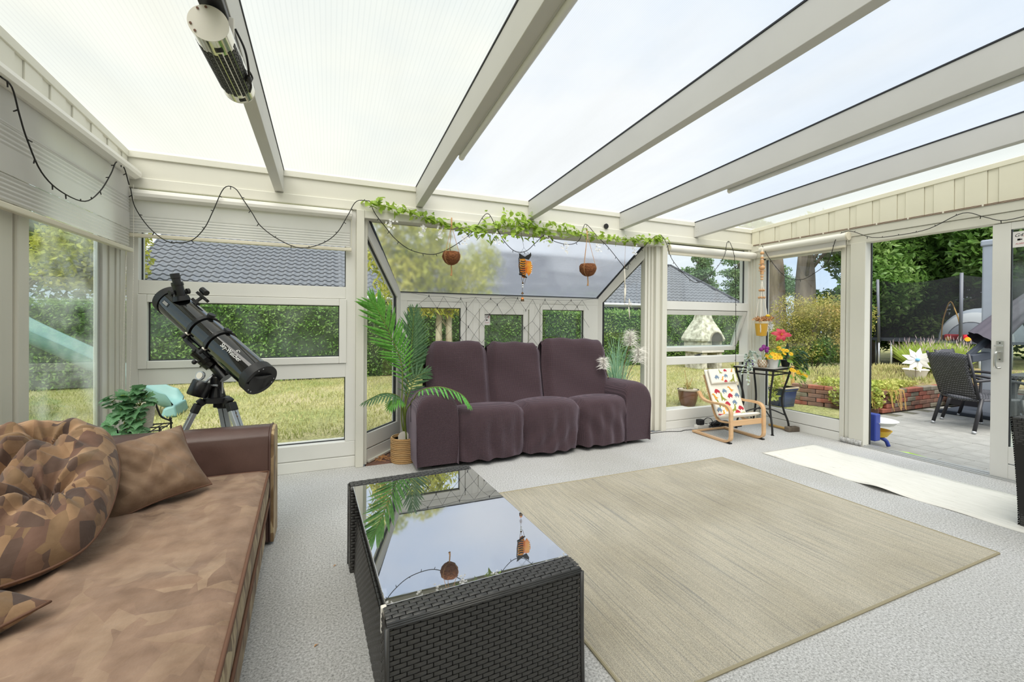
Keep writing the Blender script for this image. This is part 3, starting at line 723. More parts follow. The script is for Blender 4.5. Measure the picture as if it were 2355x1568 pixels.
tree('garden_tree', 'small two-stemmed tree with drooping yellow-green leaves outside the bay', (1.86, 8, GZ), 1.7, .085,
     [((1.2, 7.9, 1.9), .5), ((1.8, 7.9, 2.15), .6), ((2.4, 7.8, 1.95), .5), ((.95, 8.1, 2.4), .45), ((2.75, 8, 2.4), .4), ((1.6, 8, 2.75), .55), ((1.55, 7.9, 1.5), (.35, .3, .25)), ((2.05, 7.9, 1.5), (.3, .3, .22)), ((1.0, 8, 3.1), .4)], 5200, .085, 'yellow_leaf', 'birch_bark', TG, (.05, 0), .25, [(.2, .02)], droop=.8, shell=.3)
tree('broad_tree', 'broad yellow-green tree above the hedge seen through the left window', (-7.2, 14, GZ), 2.0, .2,
     rb_(-7.0, 14, 2.7, 2.0, .8, .7, 12, .6, .95), 15000, .075, 'yellow_leaf', 'bark', TG)
tree('broad_tree', 'dark green tree behind the yellow-green one at the far left', (-10, 18, GZ), 3, .3, rb_(-9.6, 18, 3.6, 2.6, 1, 1.0, 10, 1.0, 1.5), 6000, .16, 'dark_tree_leaf', 'bark', TG)
# conifers behind the house roof
def conifer(label, x, y, h, r, k):
    blobs = []
    for i in range(k):
        t_ = i / (k - 1); z = h * (.35 + .65 * t_); rr = r * (1 - t_ * .75) * random.uniform(.75, 1.1)
        a = random.uniform(0, 6.28); blobs.append(((x + rr * .7 * math.cos(a), y + rr * .7 * math.sin(a), z), (rr * .8, rr * .8, h * .055)))
    return tree('pine_tree', label, (x, y, GZ), h * .97, .3, blobs, 9000, .15, 'pine_leaf', 'bark', TG, shell=.2)
conifer('tall pine rising behind the tiled roof, left of the two pines', 31.6, 30, 7.4, 2.6, 26)
conifer('tall spruce rising behind the roof end, right of the two pines', 37.4, 30.2, 8.6, 2.9, 26)
conifer('dark spruce far behind the garden shrubs', 46, 33, 9, 3, 24)
# big trunks and foliage seen through the right wall window
tree('trunk_tree', 'tree with a thick grey trunk seen through the right wall window, left one', (14, 10.0, GZ), 4.0, .42, rb_(14, 10.2, 4.1, 1, 1, .15, 6, .4, .5), 900, .15, 'dark_tree_leaf', 'bark', TG)
tree('trunk_tree', 'tree with a thick grey trunk seen through the right wall window, right one', (14.2, 9.1, GZ), 4.0, .38, rb_(14.3, 8.7, 4.1, 1, 1, .15, 6, .4, .5), 900, .15, 'dark_tree_leaf', 'bark', TG)
tree('leafy_tree', 'leafy dark green tree behind the shrubs in the right wall window', (16, 8.2, GZ), 4, .25, rb_(15.6, 7.9, 2.6, 1.0, 1.2, 1.7, 18, .6, 1.0), 20000, .075, 'tree_leaf', 'bark', TG)
tree('leafy_tree', 'dark tree to the left of the trampoline', (17.5, 8.0, GZ), 4, .28, rb_(16.9, 7.9, 2.2, .9, .7, 1.7, 16, .6, .95), 20000, .075, 'dark_tree_leaf', 'bark', TG)
tree('leafy_tree', 'large leafy tree spreading its branches over the trampoline', (19, 8.6, GZ), 3.2, .36, rb_(17.6, 6.2, 3.5, 2.6, 2.2, .75, 26, .7, 1.0) + rb_(17.5, 7.0, 3.2, 1.0, .6, .4, 8, .6, .9), 30000, .105, 'tree_leaf', 'bark', TG)
tree('leafy_tree', 'background tree behind the trampoline net', (23, 6.5, GZ), 3, .3, rb_(22, 7, 2.2, 2.5, 2.5, 1.4, 18, 1.0, 1.5), 14000, .12, 'dark_tree_leaf', 'bark', TG)
# shrubs
def shrub(name, label, base, blobs, nl, size, leaf, aspect=.45, group=None, droop=0):
    t = thing(name, label, 'shrub', base, group=group)
    st = B()
    for c, r in blobs:
        for k in range(3): st.tube([base, lerp(base, c, .5), (c[0] + random.uniform(-.1, .1), c[1] + random.uniform(-.1, .1), c[2] + .1)], [.014, .01, .004], 5)
    st.build('stems', 'bark', t)
    leaves_at('foliage', blob_points([c for c, r in blobs], [(r if isinstance(r, (tuple, list)) else (r, r, r)) for c, r in blobs], nl, .3), size, leaf, t, aspect, up=.4, droop=droop, kind='stuff')
    return t
shrub('garden_shrub', 'yellowing twiggy shrub in the right wall window', (10.9, 7.2, GZ), rb_(11, 7.0, 1.1, .5, .55, .5, 12, .3, .5), 12000, .028, 'shrub_leaf')
shrub('garden_shrub', 'fresh green low shrub below the yellowing one', (10.8, 6.7, GZ), rb_(10.8, 6.8, .45, .3, .35, .2, 6, .22, .36), 5000, .028, 'tree_leaf')
shrub('garden_shrub', 'reddish-tipped shrub beside the post in the right wall window', (11.6, 6.4, GZ), rb_(11.4, 6.3, .95, .35, .3, .5, 8, .28, .42), 7000, .028, 'shrub_leaf')
shrub('garden_shrub', 'golden shrub partly hidden behind the flower table', (9.6, 7.4, GZ), rb_(9.7, 7.3, .8, .4, .4, .4, 7, .25, .4), 5000, .028, 'shrub_leaf')

# masonry barbecue
bq = thing('masonry_barbecue', 'whitewashed masonry garden fireplace with a tapering hood', 'barbecue', (9.45, 8.8, GZ))
def rect_lathe(rings, c):
    bb = B(); vs = []
    for hx, hy, z in rings: vs += [(c[0] - hx, c[1] - hy, z), (c[0] + hx, c[1] - hy, z), (c[0] + hx, c[1] + hy, z), (c[0] - hx, c[1] + hy, z)]
    fs = [(i * 4 + k, i * 4 + (k + 1) % 4, i * 4 + 4 + (k + 1) % 4, i * 4 + 4 + k) for i in range(len(rings) - 1) for k in range(4)]
    fs += [(3, 2, 1, 0), tuple(len(vs) - 4 + k for k in range(4))]; return bb.add(vs, fs)
for dx in (-.34, .2): B().box((9.45 + dx, 8.5, GZ), (9.45 + dx + .18, 9.1, .42)).build('pillar', 'whitewash', bq, bevel=.01)
B().box((9.05, 8.45, .40), (9.85, 9.15, .48)).build('hearth_slab', 'concrete', bq, bevel=.01)
B().box((9.08, 8.5, .48), (9.45, 9.12, .72)).box((9.45, 8.9, .48), (9.82, 9.12, .72)).box((9.75, 8.5, .48), (9.82, 9.12, .72)).build('firebox', 'whitewash', bq, bevel=.006)
hood = rect_lathe([(.42, .36, .70), (.43, .37, .76), (.36, .31, .95), (.27, .24, 1.12), (.19, .17, 1.28), (.17, .155, 1.36)], (9.45, 8.81)).build('hood', 'whitewash', bq, bevel=.01)
arch = B(); pl = [(.22 * math.cos(a_), .24 * math.sin(a_)) for a_ in np.linspace(0, PI, 14)]
arch.prism(pl, lambda x, y, t: (9.56 + x, 8.452 - .02 + t + y * .06, .70 + y), .06); arch.build('fire_opening', 'soot', hood)
arch = B(); arch.tube([(9.56 + .225 * math.cos(a_), 8.44 + .24 * math.sin(a_) * .06, .70 + .245 * math.sin(a_)) for a_ in np.linspace(0, PI, 14)], .022, 6); arch.build('arch_rim', 'brick_grey', hood)
rect_lathe([(.175, .16, 1.34), (.165, .15, 1.40), (.16, .145, 1.72)], (9.45, 8.81)).build('chimney', 'whitewash', bq, bevel=.01)

# brick retaining wall with raised bed
bw = thing('brick_wall', 'low retaining wall of red and brown bricks around the raised bed', 'wall', (7.2, 3.5, GZ))
brs = {}
for mname in ('brick_red', 'brick_brown', 'brick_grey'):
    brs[mname] = B().box((-.1, -.05, 0), (.1, .05, .058)).build('brick', mname, bw, local=True, bevel=.007)
used = set()
def lay(p, q, courses=5):
    p = Vector(p); q = Vector(q); d = q - p; ln = d.length; ang = math.atan2(d.y, d.x); nb = int(ln / .21)
    for c_ in range(courses):
        for i in range(nb + 1):
            s = (i + (.5 if c_ % 2 else 0)) * .21 + .1
            if s > ln: continue
            mname = random.choice(['brick_red', 'brick_brown', 'brick_brown', 'brick_grey'])
            loc = p + d.normalized() * s + Vector((random.uniform(-.004, .004), random.uniform(-.006, .006), GZ + c_ * .064 + .002)) - root_loc(bw)
            if mname not in used: o = brs[mname]; used.add(mname)
            else: o = brs[mname].copy(); COL.objects.link(o)
            o.location = loc; o.rotation_euler = (0, 0, ang + random.uniform(-.02, .02))
lay((7.15, 3.55, 0), (9.25, 3.55, 0)); lay((6.74, 4.5, 0), (7.1, 3.6, 0)); lay((9.3, 3.5, 0), (9.3, 1.6, 0))
B().box((7.12, 3.575, GZ), (9.3, 3.60, GZ + .31)).box((9.33, 1.6, GZ), (9.36, 3.6, GZ + .31)).build('mortar_backing', 'soil', bw)
struct(B().hexa([(6.86, 4.6, GZ), (7.2, 3.6, GZ), (13, 3.6, GZ), (13, 7, GZ), (6.9, 4.65, .2), (7.22, 3.6, .24), (12.8, 3.62, .3), (12.5, 6.2, .2)]).hexa([(9.36, 1.4, GZ), (13, 1.4, GZ), (13, 3.6, GZ), (9.36, 3.6, GZ), (9.36, 1.4, .25), (13, 1.4, .25), (13, 3.6, .27), (9.36, 3.6, .27)]).build('ground_bed', 'soil'), 'raised soil bed behind the brick wall')
t = thing('groundcover_plant', 'pale green creeper spilling over the brick wall corner', 'plant', (7.3, 3.7, .24))
pts = np.concatenate([blob_points([(7.2, 3.8, .32), (7.1, 4.1, .30), (7.35, 3.65, .3), (7.7, 3.7, .3), (8.1, 3.75, .3), (7.0, 3.5, .18), (6.85, 3.85, .15), (7.35, 3.48, .2)], [(.3, .3, .08), (.25, .3, .08), (.3, .2, .08), (.3, .2, .06), (.3, .2, .05), (.1, .1, .16), (.08, .2, .16), (.12, .05, .12)], 2600, .2)])
leaves_at('foliage', pts, .028, 'creeper_leaf', t, .6, up=.5, kind='stuff')
st = B()
for k in range(22):
    x0 = random.uniform(6.9, 7.6); y0 = 3.5 if x0 > 7.15 else 3.6; st.tube([(x0, y0 + .1, .28), (x0, y0 - .07, .26), (x0 + random.uniform(-.06, .06), y0 - .1, random.uniform(-.02, .15))], .004, 4)
st.build('stems', 'dry_stalk', t)
# meadow of dry grass and small plants on the bed
pts = np.c_[RNG.uniform(7.3, 12.2, 3500), RNG.uniform(3.65, 5.9, 3500), np.zeros(3500)]; pts[:, 2] = .26 - (pts[:, 1] - 3.6) * .02 + RNG.uniform(0, .05, 3500)
U = np.c_[RNG.normal(0, .015, (3500, 2)), RNG.uniform(.03, .07, 3500)]; a = RNG.uniform(0, PI, 3500); V = np.c_[np.cos(a), np.sin(a), np.zeros(3500)] * .008
tag(quads('dry_grass', pts, U, V, 'grass_blade'), 'dry grass growing on the raised bed', 'grass', kind='stuff')
# lavender
lv = thing('lavender_bush', 'lavender bush with faded purple spikes on the raised bed', 'lavender', (10.6, 4.35, .26))
n_ = 1500
ang = RNG.uniform(0, 2 * PI, n_); rad = np.sqrt(RNG.random(n_)) * .75; base = np.c_[10.6 + .35 * rad * np.cos(ang), 4.35 + .35 * rad * np.sin(ang), np.full(n_, .3)]
tip = np.c_[10.6 + 1.0 * rad * np.cos(ang), 4.35 + .9 * rad * np.sin(ang), .72 + .22 * RNG.random(n_) - .22 * rad ** 2]
U = (tip - base) / 2; V = np.cross(U, rand_dirs(n_)); V /= np.linalg.norm(V, axis=1, keepdims=True); quads('leaves', (tip + base) / 2, U, V * .008, 'lavender_leaf', lv, kind='stuff')
quads('flower_spikes', tip[:260] + [0, 0, .04], np.c_[RNG.normal(0, .01, (260, 2)), np.full(260, .05)], V[:260] * .006, 'lavender_spike', lv, kind='stuff')
# pinwheel in a white bowl planter
pl_ = thing('planter_bowl', 'white footed planter bowl on the raised bed', 'planter', (9.35, 4.1, .255))
B().lathe([(.10, 0), (.12, .02), (.16, .14), (.18, .16), (.17, .17), (.15, .14), (0, .13)], 20, (9.35, 4.1, .255)).build('bowl', 'white_plastic', pl_, smooth='auto')
leaves_at('plant', blob_points([(9.4, 4.1, .46)], [(.13, .1, .06)], 60, .2), .03, 'shrub_leaf', pl_)
pw = thing('pinwheel', 'white pinwheel flower beside the planter bowl', 'pinwheel', (9.12, 4.0, .25))
B().cyl((9.12, 4.0, .25), (9.12, 4.0, .60), .006, n=6).build('stick', 'bark', pw)
c0 = Vector((9.10, 3.97, .60)); nrm = Vector((-.86, -.5, .1)).normalized(); e1 = nrm.orthogonal().normalized(); e2 = nrm.cross(e1)
for k in range(9):
    a_ = k * 2 * PI / 9; d = e1 * math.cos(a_) + e2 * math.sin(a_); s = e1 * -math.sin(a_) + e2 * math.cos(a_)
    pb = B(); pb.add([c0, c0 + d * .10 + s * .05 + nrm * .02, c0 + d * .21 + s * .01 + nrm * .015, c0 + d * .12 - s * .035 - nrm * .01], [(0, 1, 2, 3)])
    ob = pb.build('petal', 'white_plastic', pw); mdf = ob.modifiers.new('thick', 'SOLIDIFY'); mdf.thickness = .004
B().ball(c0 + nrm * .02, .03).build('hub', 'sky_blue', pw, smooth=True)

# trampoline with net, tent and toys
tp = thing('trampoline', 'round trampoline with a black safety net', 'trampoline', (15.3, 5.95, GZ))
TC, TR_ = Vector((15.3, 5.95, 0)), 1.65
poles = [a_ for a_ in np.linspace(0, 2 * PI, 7)[:-1] + 2.55]
B().lathe([(0, 0), (TR_ - .25, 0), (TR_ - .25, .01), (0, .01)], 36, (TC.x, TC.y, .76)).build('jumping_mat', 'black_fabric', tp)
B().lathe([(TR_ - .25, .03), (TR_ + .02, .03), (TR_ + .02, -.03), (TR_ - .25, -.01)], 36, (TC.x, TC.y, .77)).build('edge_pad', 'dark_mesh', tp)
for a_ in poles:
    p = TC + Vector((math.cos(a_), math.sin(a_), 0)) * (TR_ + .05)
    B().cyl((p.x, p.y, .7), (p.x * 1 + math.cos(a_) * .05, p.y + math.sin(a_) * .05, 2.42), .035, n=8).build('net_pole', 'netting_pole', tp, smooth=True)
    B().cyl((p.x, p.y, GZ), (p.x, p.y, .72), .022, n=8).build('leg', 'galvanised', tp, smooth=True)
    q = TC + Vector((math.cos(a_ + .2), math.sin(a_ + .2), 0)) * (TR_ - .02)
    B().cyl((q.x, q.y, GZ), (q.x, q.y, .72), .022, n=8).build('leg', 'galvanised', tp, smooth=True)
nb = B()
def netp(u, v):
    a_ = poles[0] + 2 * PI * u; k = (u * 6) % 1; z = .8 + 1.58 * v - (.12 * math.sin(PI * k) * (v > .99)); r = TR_ - .06 * math.sin(PI * k)
    return (TC.x + r * math.cos(a_), TC.y + r * math.sin(a_), z)
nb.grid(netp, 49, 5); nb.build('safety_net', 'safety_net', tp, smooth=True)
tn = thing('play_tent', 'grey-blue dome play tent pitched on the trampoline', 'tent', (14.9, 5.3, .79))
B().grid(lambda u, v: (14.9 + .62 * math.cos(u * 2 * PI) * math.cos(v * PI / 2), 5.25 + .78 * math.sin(u * 2 * PI) * math.cos(v * PI / 2), .79 + .82 * math.sin(v * PI / 2)), 24, 10).build('canopy', 'tent_grey', tn, smooth=True)
B().grid(lambda u, v: (14.9 - .63 * math.sin(PI * u * 0 + 1.57) * (.52 + .3 * v), 5.25 + .79 * math.cos(PI * u) * math.cos(math.asin(.52 + .3 * v)) * 1.0, .79 + .83 * math.sin(PI * u) * math.cos(math.asin(.52 + .3 * v))), 20, 4).build('brim', 'tent_pale', tn, smooth=True)
B().box((14.25, 4.75, .79), (14.3, 5.75, .93)).build('mesh_opening', 'dark_mesh', tn)
rt = thing('toy_car', 'red toy car in front of the play tent', 'toy', (13.95, 5.3, .80))
B().box((13.85, 5.02, .82), (14.05, 5.55, .96)).build('body', 'red_plastic', rt, bevel=.04)
for yy in (5.1, 5.45): B().cyl((13.82, yy, .85), (14.08, yy, .85), .05, n=12).build('wheel', 'yellow_plastic', rt)
tb = thing('toy_boat', 'green and blue toy lying on the trampoline edge', 'toy', (13.98, 4.72, .80)); B().box((13.9, 4.55, .80), (14.06, 4.9, .86)).build('hull', 'lime_plastic', tb, bevel=.02); B().box((13.92, 4.6, .86), (14.02, 4.85, .92)).build('deck', 'sky_blue', tb, bevel=.02)
rp_ = thing('rope_toy', 'pale rope loop hanging in the trampoline entrance', 'rope', (13.8, 5.40, .79))
B().tube(catmull([(13.80, 5.56, .79), (13.79, 5.54, 1.2), (13.8, 5.49, 1.5), (13.8, 5.40, 1.75), (13.8, 5.30, 1.5), (13.82, 5.24, 1.2), (13.82, 5.24, .79)], 5), .013, 6).build('rope', 'dry_stalk', rp_, smooth=True)

# parasol
ps = thing('cantilever_parasol', 'closed grey cantilever parasol beside the garden chairs', 'parasol', (8.4, 2.87, GZ))
B().box((8.0, 2.5, GZ), (8.8, 3.25, GZ + .05)).build('base_plate', 'dark_mesh', ps, bevel=.01)
B().box((8.33, 2.8, GZ), (8.47, 2.94, 2.30)).build('mast', 'parasol_grey', ps, bevel=.02)
B().box((8.315, 2.785, 2.28), (8.485, 2.955, 2.37)).build('mast_cap', 'parasol_grey', ps, bevel=.02)
cb_ = B(); prof = [(.16, 0), (.15, .25), (.12, .6), (.08, 1.0), (.03, 1.3)]
A0 = Vector((8.1, 2.85, .98)); D0 = Vector((.55, -.42, .72)).normalized(); e1 = D0.orthogonal().normalized(); e2 = D0.cross(e1)
vs = [A0 + D0 * h + (e1 * math.cos(a_) + e2 * math.sin(a_)) * r * (1 + .10 * math.cos(a_ * 8)) for r, h in prof for a_ in np.linspace(0, 2 * PI, 33)[:-1]]
cb_.add(vs, [(i * 32 + k, i * 32 + (k + 1) % 32, i * 32 + 32 + (k + 1) % 32, i * 32 + 32 + k) for i in range(4) for k in range(32)]); cb_.build('folded_canopy', 'parasol_cloth', ps, smooth=True)
B().bar((7.98, 2.93, .78), (8.2, 2.78, 1.05), .06, .06).bar((7.9, 2.9, .74), (8.25, 2.85, .78), .09, .1).build('crank_joint', 'dark_mesh', ps, bevel=.01)

# rattan garden chairs and table
mk('rattan_grey', '#4b4c55', .55)
m = MATS['rattan_grey']; n = m.node_tree; b = n.nodes['Principled BSDF']
sx1 = n.nodes.new('ShaderNodeSeparateXYZ'); cx1 = n.nodes.new('ShaderNodeCombineXYZ'); n.links.new(coords(n), sx1.inputs[0]); ad1 = n.nodes.new('ShaderNodeMath'); n.links.new(sx1.outputs['X'], ad1.inputs[0]); n.links.new(sx1.outputs['Z'], ad1.inputs[1]); n.links.new(sx1.outputs['Y'], cx1.inputs['X']); n.links.new(ad1.outputs[0], cx1.inputs['Y'])
ck = n.nodes.new('ShaderNodeTexBrick'); ck.inputs['Scale'].default_value = 9; ck.inputs['Brick Width'].default_value = .30; ck.inputs['Row Height'].default_value = .14; ck.inputs['Color1'].default_value = (.16, .16, .18, 1); ck.inputs['Color2'].default_value = (.10, .10, .115, 1); ck.inputs['Mortar'].default_value = (.008, .008, .01, 1); ck.inputs['Mortar Size'].default_value = .035
n.links.new(cx1.outputs[0], ck.inputs['Vector']); n.links.new(ck.outputs['Color'], b.inputs['Base Color'])
mk('dark_metal', '#26262b', .45)
def garden_chair(label, loc, rz):
    t = thing('garden_chair', label, 'chair', loc, rz, 'rattan garden chairs on the patio')     # faces local +X
    B().grid(lambda u, v: (.0 - .14 * v - .03 * math.sin(PI * v), -.23 - .03 * v + (.46 + .06 * v) * u, .38 + .52 * v + .02 * math.sin(PI * u)), 12, 10).build('backrest', 'rattan_grey', t, local=True, smooth=True).modifiers.new('t', 'SOLIDIFY').thickness = .02
    B().grid(lambda u, v: (.0 + .48 * v, -.24 + .48 * u, .39 + .015 * v - .02 * math.sin(PI * u)), 8, 8).build('seat', 'rattan_grey', t, local=True, smooth=True).modifiers.new('t', 'SOLIDIFY').thickness = .025
    for s in (-1, 1):
        B().tube([(.0, s * .245, .40), (-.14, s * .275, .92)], .014, 8).build('back_post', 'dark_metal', t, local=True, smooth=True)
        B().tube(catmull([(-.06, s * .265, .60), (.15, s * .285, .625), (.38, s * .285, .60), (.50, s * .275, .56)], 4), .017, 8).build('armrest', 'dark_metal', t, local=True, smooth=True)
        for p, q in (((.45, s * .25, .40), (.49, s * .27, 0)), ((.03, s * .25, .40), (-.07, s * .27, 0))):
            l_ = B().tube([p, lerp(p, q, .93)], .019, 8).build('leg', 'dark_metal', t, local=True, smooth=True)
            B().tube([lerp(p, q, .93), q], .0195, 8).build('foot_cap', 'galvanised', l_, local=True, smooth=True)
        B().tube([(.46, s * .25, .40), (.49, s * .277, .565)], .014, 8).build('arm_post', 'dark_metal', t, local=True)
    return t
garden_chair('grey woven garden chair in full view through the open door', (7.02, 2.66, GZ + .002), -.5)
garden_chair('grey woven garden chair half hidden behind the nearer one', (7.75, 2.95, GZ + .002), -1.5)
gt = thing('garden_table', 'dark garden table beside the woven chairs', 'table', (7.75, 2.0, GZ))
B().box((7.42, 1.4, .56), (8.2, 2.45, .60)).build('table_top', 'rattan_grey', gt, bevel=.006)
for x_, y_ in ((7.5, 1.48), (8.12, 1.48), (7.5, 2.37), (8.12, 2.37)): B().box((x_ - .03, y_ - .03, GZ), (x_ + .03, y_ + .03, .56)).build('leg', 'dark_metal', gt)
bn = thing('low_bench', 'black low bench standing along the brick wall', 'bench', (9.0, 2.7, GZ))
B().box((8.72, 2.0, GZ + .04), (9.2, 3.42, .13)).build('body', 'dark_metal', bn, bevel=.01); B().box((8.7, 1.98, .13), (9.22, 3.44, .19)).build('cushion', 'black_fabric', bn, bevel=.02)
# toy water table outside the door jamb
ty = thing('toy_water_table', 'colourful plastic toy water table beside the door', 'toy', (5.12, 2.62, GZ))
B().tube(catmull([(5.0, 2.55, GZ + .02), (5.05, 2.62, .02), (5.14, 2.58, .05), (5.2, 2.52, .02), (5.22, 2.5, GZ + .02)], 4), .018, 8).build('leg', 'blue_plastic', ty, smooth=True)
B().tube(catmull([(5.05, 2.75, GZ + .02), (5.1, 2.7, .03), (5.2, 2.68, GZ + .02)], 4), .018, 8).build('leg', 'blue_plastic', ty, smooth=True)
B().box((4.99, 2.5, .03), (5.08, 2.74, .3)).build('tower', 'blue_plastic', ty, bevel=.01)
B().lathe([(0, 0), (.09, .01), (.13, .07), (.12, .07), (.08, .02), (0, .015)], 16, (5.2, 2.6, .04)).build('scoop_tray', 'yellow_plastic', ty, smooth='auto')
B().ball((5.12, 2.6, .14), .035).build('knob', 'red_plastic', ty, smooth=True)
B().lathe([(0, 0), (.16, .0), (.2, .04), (.19, .04), (.15, .012), (0, .012)], 20, (5.2, 2.62, .17)).build('top_tray', 'white_plastic', ty, smooth='auto')
tag(B().tube([(5.05, 2.45, GZ + .012), (5.15, 2.3, GZ + .012), (5.1, 2.1, GZ + .012)], .012, 6).build('toy_rake', 'lime_plastic'), 'lime green toy stick lying at the threshold', 'toy')

# glazed pots
def pot(name, label, loc, r, h, mat, square=False, cat='pot', plant=None):
    t = thing(name, label, cat, loc)
    x, y, z = loc
    if square:
        rect_lathe([(r * .72, r * .72, z), (r * .9, r * .9, z + h * .8), (r, r, z + h * .86), (r, r, z + h)], (x, y)).build('body', mat, t, bevel=.01)
        rect_lathe([(r * 1.02, r * 1.02, z + h * .93), (r * 1.03, r * 1.03, z + h)], (x, y)).build('rim', 'glazed_rim', t, bevel=.004)
    else:
        B().lathe([(r * .65, 0), (r * .82, h * .3), (r * .93, h * .7), (r * .95, h * .9), (r, h * .93), (r, h), (r * .88, h), (r * .85, h * .88), (0, h * .87)], 24, loc).build('body', mat, t, smooth='auto')
        B().lathe([(r * 1.0, h * .94), (r * 1.03, h * .96), (r * 1.02, h * 1.0), (r * .9, h * 1.0)], 24, loc).build('rim', 'glazed_rim', t, smooth='auto')
    if plant:
        leaf, blobs, nl, sz = plant
        leaves_at('plant', blob_points([(x + a_, y + b_, z + c_) for a_, b_, c_, _ in blobs], [q for *_, q in blobs], nl, .2), sz, leaf, t, up=.3)
        st = B()
        for k in range(6): st.tube([(x, y, z + h * .85), (x + random.uniform(-.08, .08), y, z + h + random.uniform(.05, .3))], .004, 4)
        st.build('stems', 'dry_stalk', t)
    return t
pot('glazed_pot', 'brown glazed pot outside behind the child armchair', (5.02, 4.95, GZ + .0), .155, .25, 'glazed_brown', plant=('grass_blade', [(0, 0, .28, (.08, .08, .05))], 40, .03))
pot('glazed_pot', 'round dark blue glazed pot outside right of the child armchair', (5.95, 4.98, GZ), .2, .3, 'glazed_blue', plant=('creeper_leaf', [(0, 0, .36, (.14, .14, .06)), (.05, 0, .5, (.06, .06, .1))], 120, .04))
pot('glazed_pot', 'square blue glazed pot outside the right wall window', (6.36, 4.4, GZ), .15, .3, 'glazed_blue', True, plant=('creeper_leaf', [(-.12, 0, .36, (.1, .1, .1)), (-.2, 0, .18, (.08, .08, .1))], 90, .045))
tag(B().tube([(7.5, 5.0, GZ), (7.48, 5.0, .45)], .03, 8).build('wooden_stake', 'dry_stalk'), 'short wooden stake on the lawn behind the square pot', 'stake')

# slide
sd = thing('garden_slide', 'teal plastic wavy slide ending on the lawn', 'slide', (-2.4, 7.1, GZ))
cl = catmull([(-4.6, 7.05, 1.75), (-4.0, 7.05, 1.42), (-3.4, 7.05, 1.0), (-2.95, 7.05, .72), (-2.6, 7.05, .50), (-2.25, 7.02, .26), (-2.0, 7.0, .10), (-1.86, 7.0, .07)], 6)
def chute(u, v):
    i = min(len(cl) - 1, round(u * (len(cl) - 1))); c = cl[i]
    w, h = [(-.27, .17), (-.25, .175), (-.235, .16), (-.19, .02), (-.1, 0), (.1, 0), (.19, .02), (.235, .16), (.25, .175), (.27, .17), (.26, .10), (.22, -.03), (0, -.05), (-.22, -.03), (-.26, .1)][round(v * 15) % 15]
    sc = min(1, (len(cl) - 1 - i) / 5 + .35) if h > .05 else 1
    return (c.x, c.y + w, c.z + h * sc)
o = B().grid(chute, len(cl), 16).build('chute', 'teal_plastic', sd, smooth=True); q = o.modifiers.new('s', 'SUBSURF'); q.levels = q.render_levels = 1
B().hexa([(-1.98, 6.74, GZ), (-1.80, 6.74, GZ), (-1.80, 7.26, GZ), (-1.98, 7.26, GZ), (-1.95, 6.75, .06), (-1.83, 6.75, .10), (-1.83, 7.25, .10), (-1.95, 7.25, .06)]).build('end_lip', 'teal_plastic', sd, bevel=.03, seg=3)
for yy in (6.85, 7.25): B().cyl((-4.55, yy, GZ), (-4.5, yy, 1.75), .035, n=8).build('support_post', 'dry_stalk', sd)

